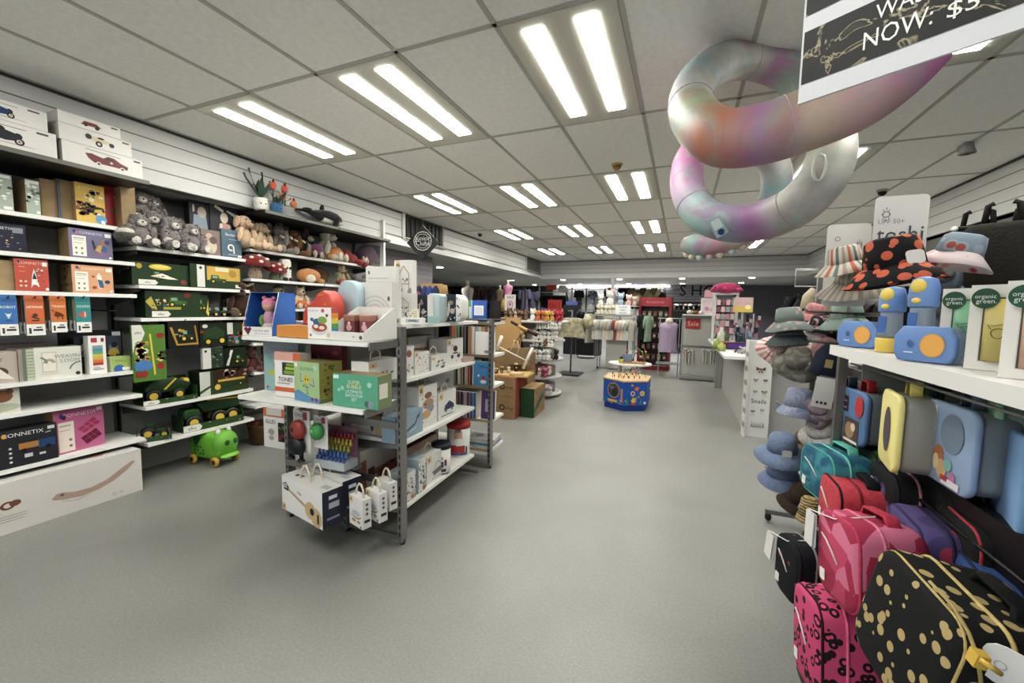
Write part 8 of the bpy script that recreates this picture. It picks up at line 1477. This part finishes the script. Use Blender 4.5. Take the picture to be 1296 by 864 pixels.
# inflatable spiral
tie = bpy.data.materials.new('tie_dye_vinyl'); tie.use_nodes = True; nt = tie.node_tree; b = nt.nodes['Principled BSDF']; N = nt.nodes.new; Lk = nt.links.new
tc = N('ShaderNodeTexCoord'); n1 = N('ShaderNodeTexNoise'); n1.inputs['Scale'].default_value = 3.3; n1.inputs['Detail'].default_value = 3; n1.inputs['Distortion'].default_value = .9; Lk(tc.outputs['Object'], n1.inputs['Vector'])
cr = N('ShaderNodeValToRGB'); Lk(n1.outputs[0], cr.inputs[0]); e = cr.color_ramp.elements; e[0].position = .3; e[0].color = rgb('#cdb59c'); e[1].position = .72; e[1].color = rgb('#b894bc')
for p_, c_ in ((.36, '#c9a08e'), (.42, '#c9bfa4'), (.47, '#b5c2b4'), (.52, '#c8c8c4'), (.56, '#a8bcba'), (.6, '#c4bfc4'), (.65, '#bd8fb4')): q = e.new(p_); q.color = rgb(c_)
for q in e: q.color = tuple(v*.72 for v in q.color[:3])+(1,)
Lk(cr.outputs[0], b.inputs['Base Color']); b.inputs['Roughness'].default_value = .5; b.inputs['Specular IOR Level'].default_value = .3; b.inputs['Transmission Weight'].default_value = .12
path = [(1165, 55, 1.22, .095), (1128, 92, 1.26, .098), (1080, 127, 1.3, .1), (1020, 152, 1.36, .102), (965, 170, 1.42, .102), (915, 175, 1.5, .1), (884, 155, 1.68, .098), (874, 130, 1.82, .096), (882, 104, 1.95, .095), (905, 84, 2.08, .095), (938, 76, 2.2, .095), (975, 82, 2.25, .095), (1012, 102, 2.22, .095), (1040, 135, 2.12, .095), (1052, 172, 1.95, .097), (1049, 208, 1.85, .1), (1030, 240, 1.85, .1), (1000, 265, 1.95, .1), (960, 280, 2.08, .1), (918, 282, 2.2, .098), (886, 268, 2.32, .097), (870, 240, 2.42, .095), (872, 205, 2.52, .095), (893, 180, 2.6, .095), (925, 172, 2.68, .095), (958, 182, 2.72, .095), (980, 210, 2.76, .095), (982, 240, 2.82, .095), (966, 272, 2.9, .093), (940, 296, 3.0, .092), (905, 308, 3.1, .09), (876, 310, 3.2, .086), (864, 308, 3.24, .05)]
def catmull(P, n=4):
    out = []
    for i in range(len(P)-1):
        p0, p1, p2, p3 = P[max(i-1, 0)], P[i], P[i+1], P[min(i+2, len(P)-1)]
        for k in range(n):
            t = k/n; out.append(tuple(.5*((2*p1[j])+(-p0[j]+p2[j])*t+(2*p0[j]-5*p1[j]+4*p2[j]-p3[j])*t*t+(-p0[j]+3*p1[j]-3*p2[j]+p3[j])*t**3) for j in range(len(p1))))
    out.append(tuple(P[-1])); return out
C0 = pd(960, 190, 2.0)
P3 = [tuple(pd(x, y, d)-C0)+(r*.98,) for x, y, d, r in path]; CM = catmull(P3, 5)
o = empty('inflatable_spiral', C0, 0, 'large pastel tie dyed inflatable spiral tube hanging from the ceiling', 'inflatable')
tb_ = MB().tube([c_[:3] for c_ in CM], [c_[3] for c_ in CM], tie, 24).build('tube', o)
PAL = ['#c06fa8', '#c27aac', '#c8a0a8', '#d0b8a4', '#b87fb8', '#c87f58', '#b4c4a0', '#d0d0cc', '#9fb8c0', '#c4c4c0', '#bcbcb8', '#b884a4', '#92b098', '#a4bca4', '#c8ccb4', '#d2d0c0', '#ccccc8', '#c8ccca', '#b070ac', '#98bcc0', '#a8c8c4', '#c898c0', '#c860a8', '#d08c80', '#d49c78', '#ccc8c0', '#ccccc8', '#92b4b8', '#c098c0', '#d0ccb0', '#c890a0', '#98c0bc', '#d0b098']
ca = tb_.data.color_attributes.new('paint', 'FLOAT_COLOR', 'POINT')
for i_, cd in enumerate(ca.data):
    t_ = min(len(PAL)-1.001, (i_//24)/5); k_ = int(t_); u_ = t_-k_; u_ = u_*u_*(3-2*u_); A_, B_ = rgb(PAL[k_]), rgb(PAL[k_+1]); cd.color = tuple(A_[j]*(1-u_)+B_[j]*u_ for j in range(3))+(1,)
at_ = N('ShaderNodeVertexColor'); at_.layer_name = 'paint'; n3 = N('ShaderNodeTexNoise'); n3.inputs['Scale'].default_value = 7; n3.inputs['Detail'].default_value = 4; Lk(tc.outputs['Object'], n3.inputs['Vector'])
mr_ = N('ShaderNodeMapRange'); mr_.inputs[1].default_value = .42; mr_.inputs[2].default_value = .62; mr_.inputs[3].default_value = .08; mr_.inputs[4].default_value = .7; Lk(n3.outputs[0], mr_.inputs[0])
mx_ = N('ShaderNodeMix'); mx_.data_type = 'RGBA'; Lk(mr_.outputs[0], mx_.inputs[0]); Lk(at_.outputs[0], mx_.inputs[6]); Lk(cr.outputs[0], mx_.inputs[7])
hs_ = N('ShaderNodeMix'); hs_.data_type = 'RGBA'; hs_.blend_type = 'MULTIPLY'; hs_.inputs[0].default_value = 1; hs_.inputs[7].default_value = (.85, .85, .85, 1); Lk(mx_.outputs[2], hs_.inputs[6]); Lk(hs_.outputs[2], b.inputs['Base Color'])
m = MB()
for i in range(0, len(CM), 17):
    if 3 < i < len(CM)-4:
        c_ = Vector(CM[i][:3]); d_ = (Vector(CM[i+1][:3])-Vector(CM[i-1][:3])).normalized(); X = T(c_) @ look(d_); r = CM[i][3]+.001
        m2 = MB(); m2.tube([((r)*cos(a*.262), r*sin(a*.262), 0) for a in range(24)], .0022, '#b89aa8', 5, closed=True); M_ = X; m2.v = [tuple(M_ @ Vector(v)) for v in m2.v]; m2.build('seam', o)
rf = MB(); 
for i in range(len(CM)-22, len(CM)-2, 2):
    c_ = Vector(CM[i][:3]); rf.ell((c_.x, c_.y, c_.z-CM[i][3]*.92), (.03, .035, .04), (['#b8cfc4', '#c8b0a8', '#c9c4a8'][i % 3], 'n'))
rf.build('frill', o)
v_ = pd(1037, 212, 1.74)-C0; hn = MB(); hn.tube([(v_.x+.022*cos(k*.524), v_.y, v_.z+.055*sin(k*.524)) for k in range(12)], .007, ('#ccd0c8', 'n'), 6, closed=True); hn.build('grip', o)
lb = MB(); v_ = pd(909, 287, 2.085)-C0; lb.M = T(v_) @ RZ(.0) @ RY(-.5); lb.box((0, 0, 0), (.06, .003, .1), '#9aaeb4'); lb.box((0, -.002, .015), (.044, .002, .05), '#c4d0d0'); lb.slab([(.016*cos(k*.5), .016*sin(k*.5)-.03) for k in range(12)], .002, '#1f3a6a', X=T((0, -.005, 0))); lb.build('printed_label', o)
for i in (12, 60, 100): c_ = CM[i]; MB().tube([(c_[0], c_[1], c_[2]+c_[3]), (c_[0], c_[1], CEIL-C0.z-.008)], .001, '#c8c8c4', 5).build('cord', o)
# far wall strip light
o = empty('wall_light', (-2.6, WY1-.25, LOWC), 0, 'long bright batten light along the top of the white back wall', 'light'); MB().box((0, .08, -.03), (4.3, .05, .05), '#c8c8c8').build('housing', o); MB().box((0, .04, -.05), (4.2, .03, .03), ('#fdfdff', 'e')).build('diffuser', o)
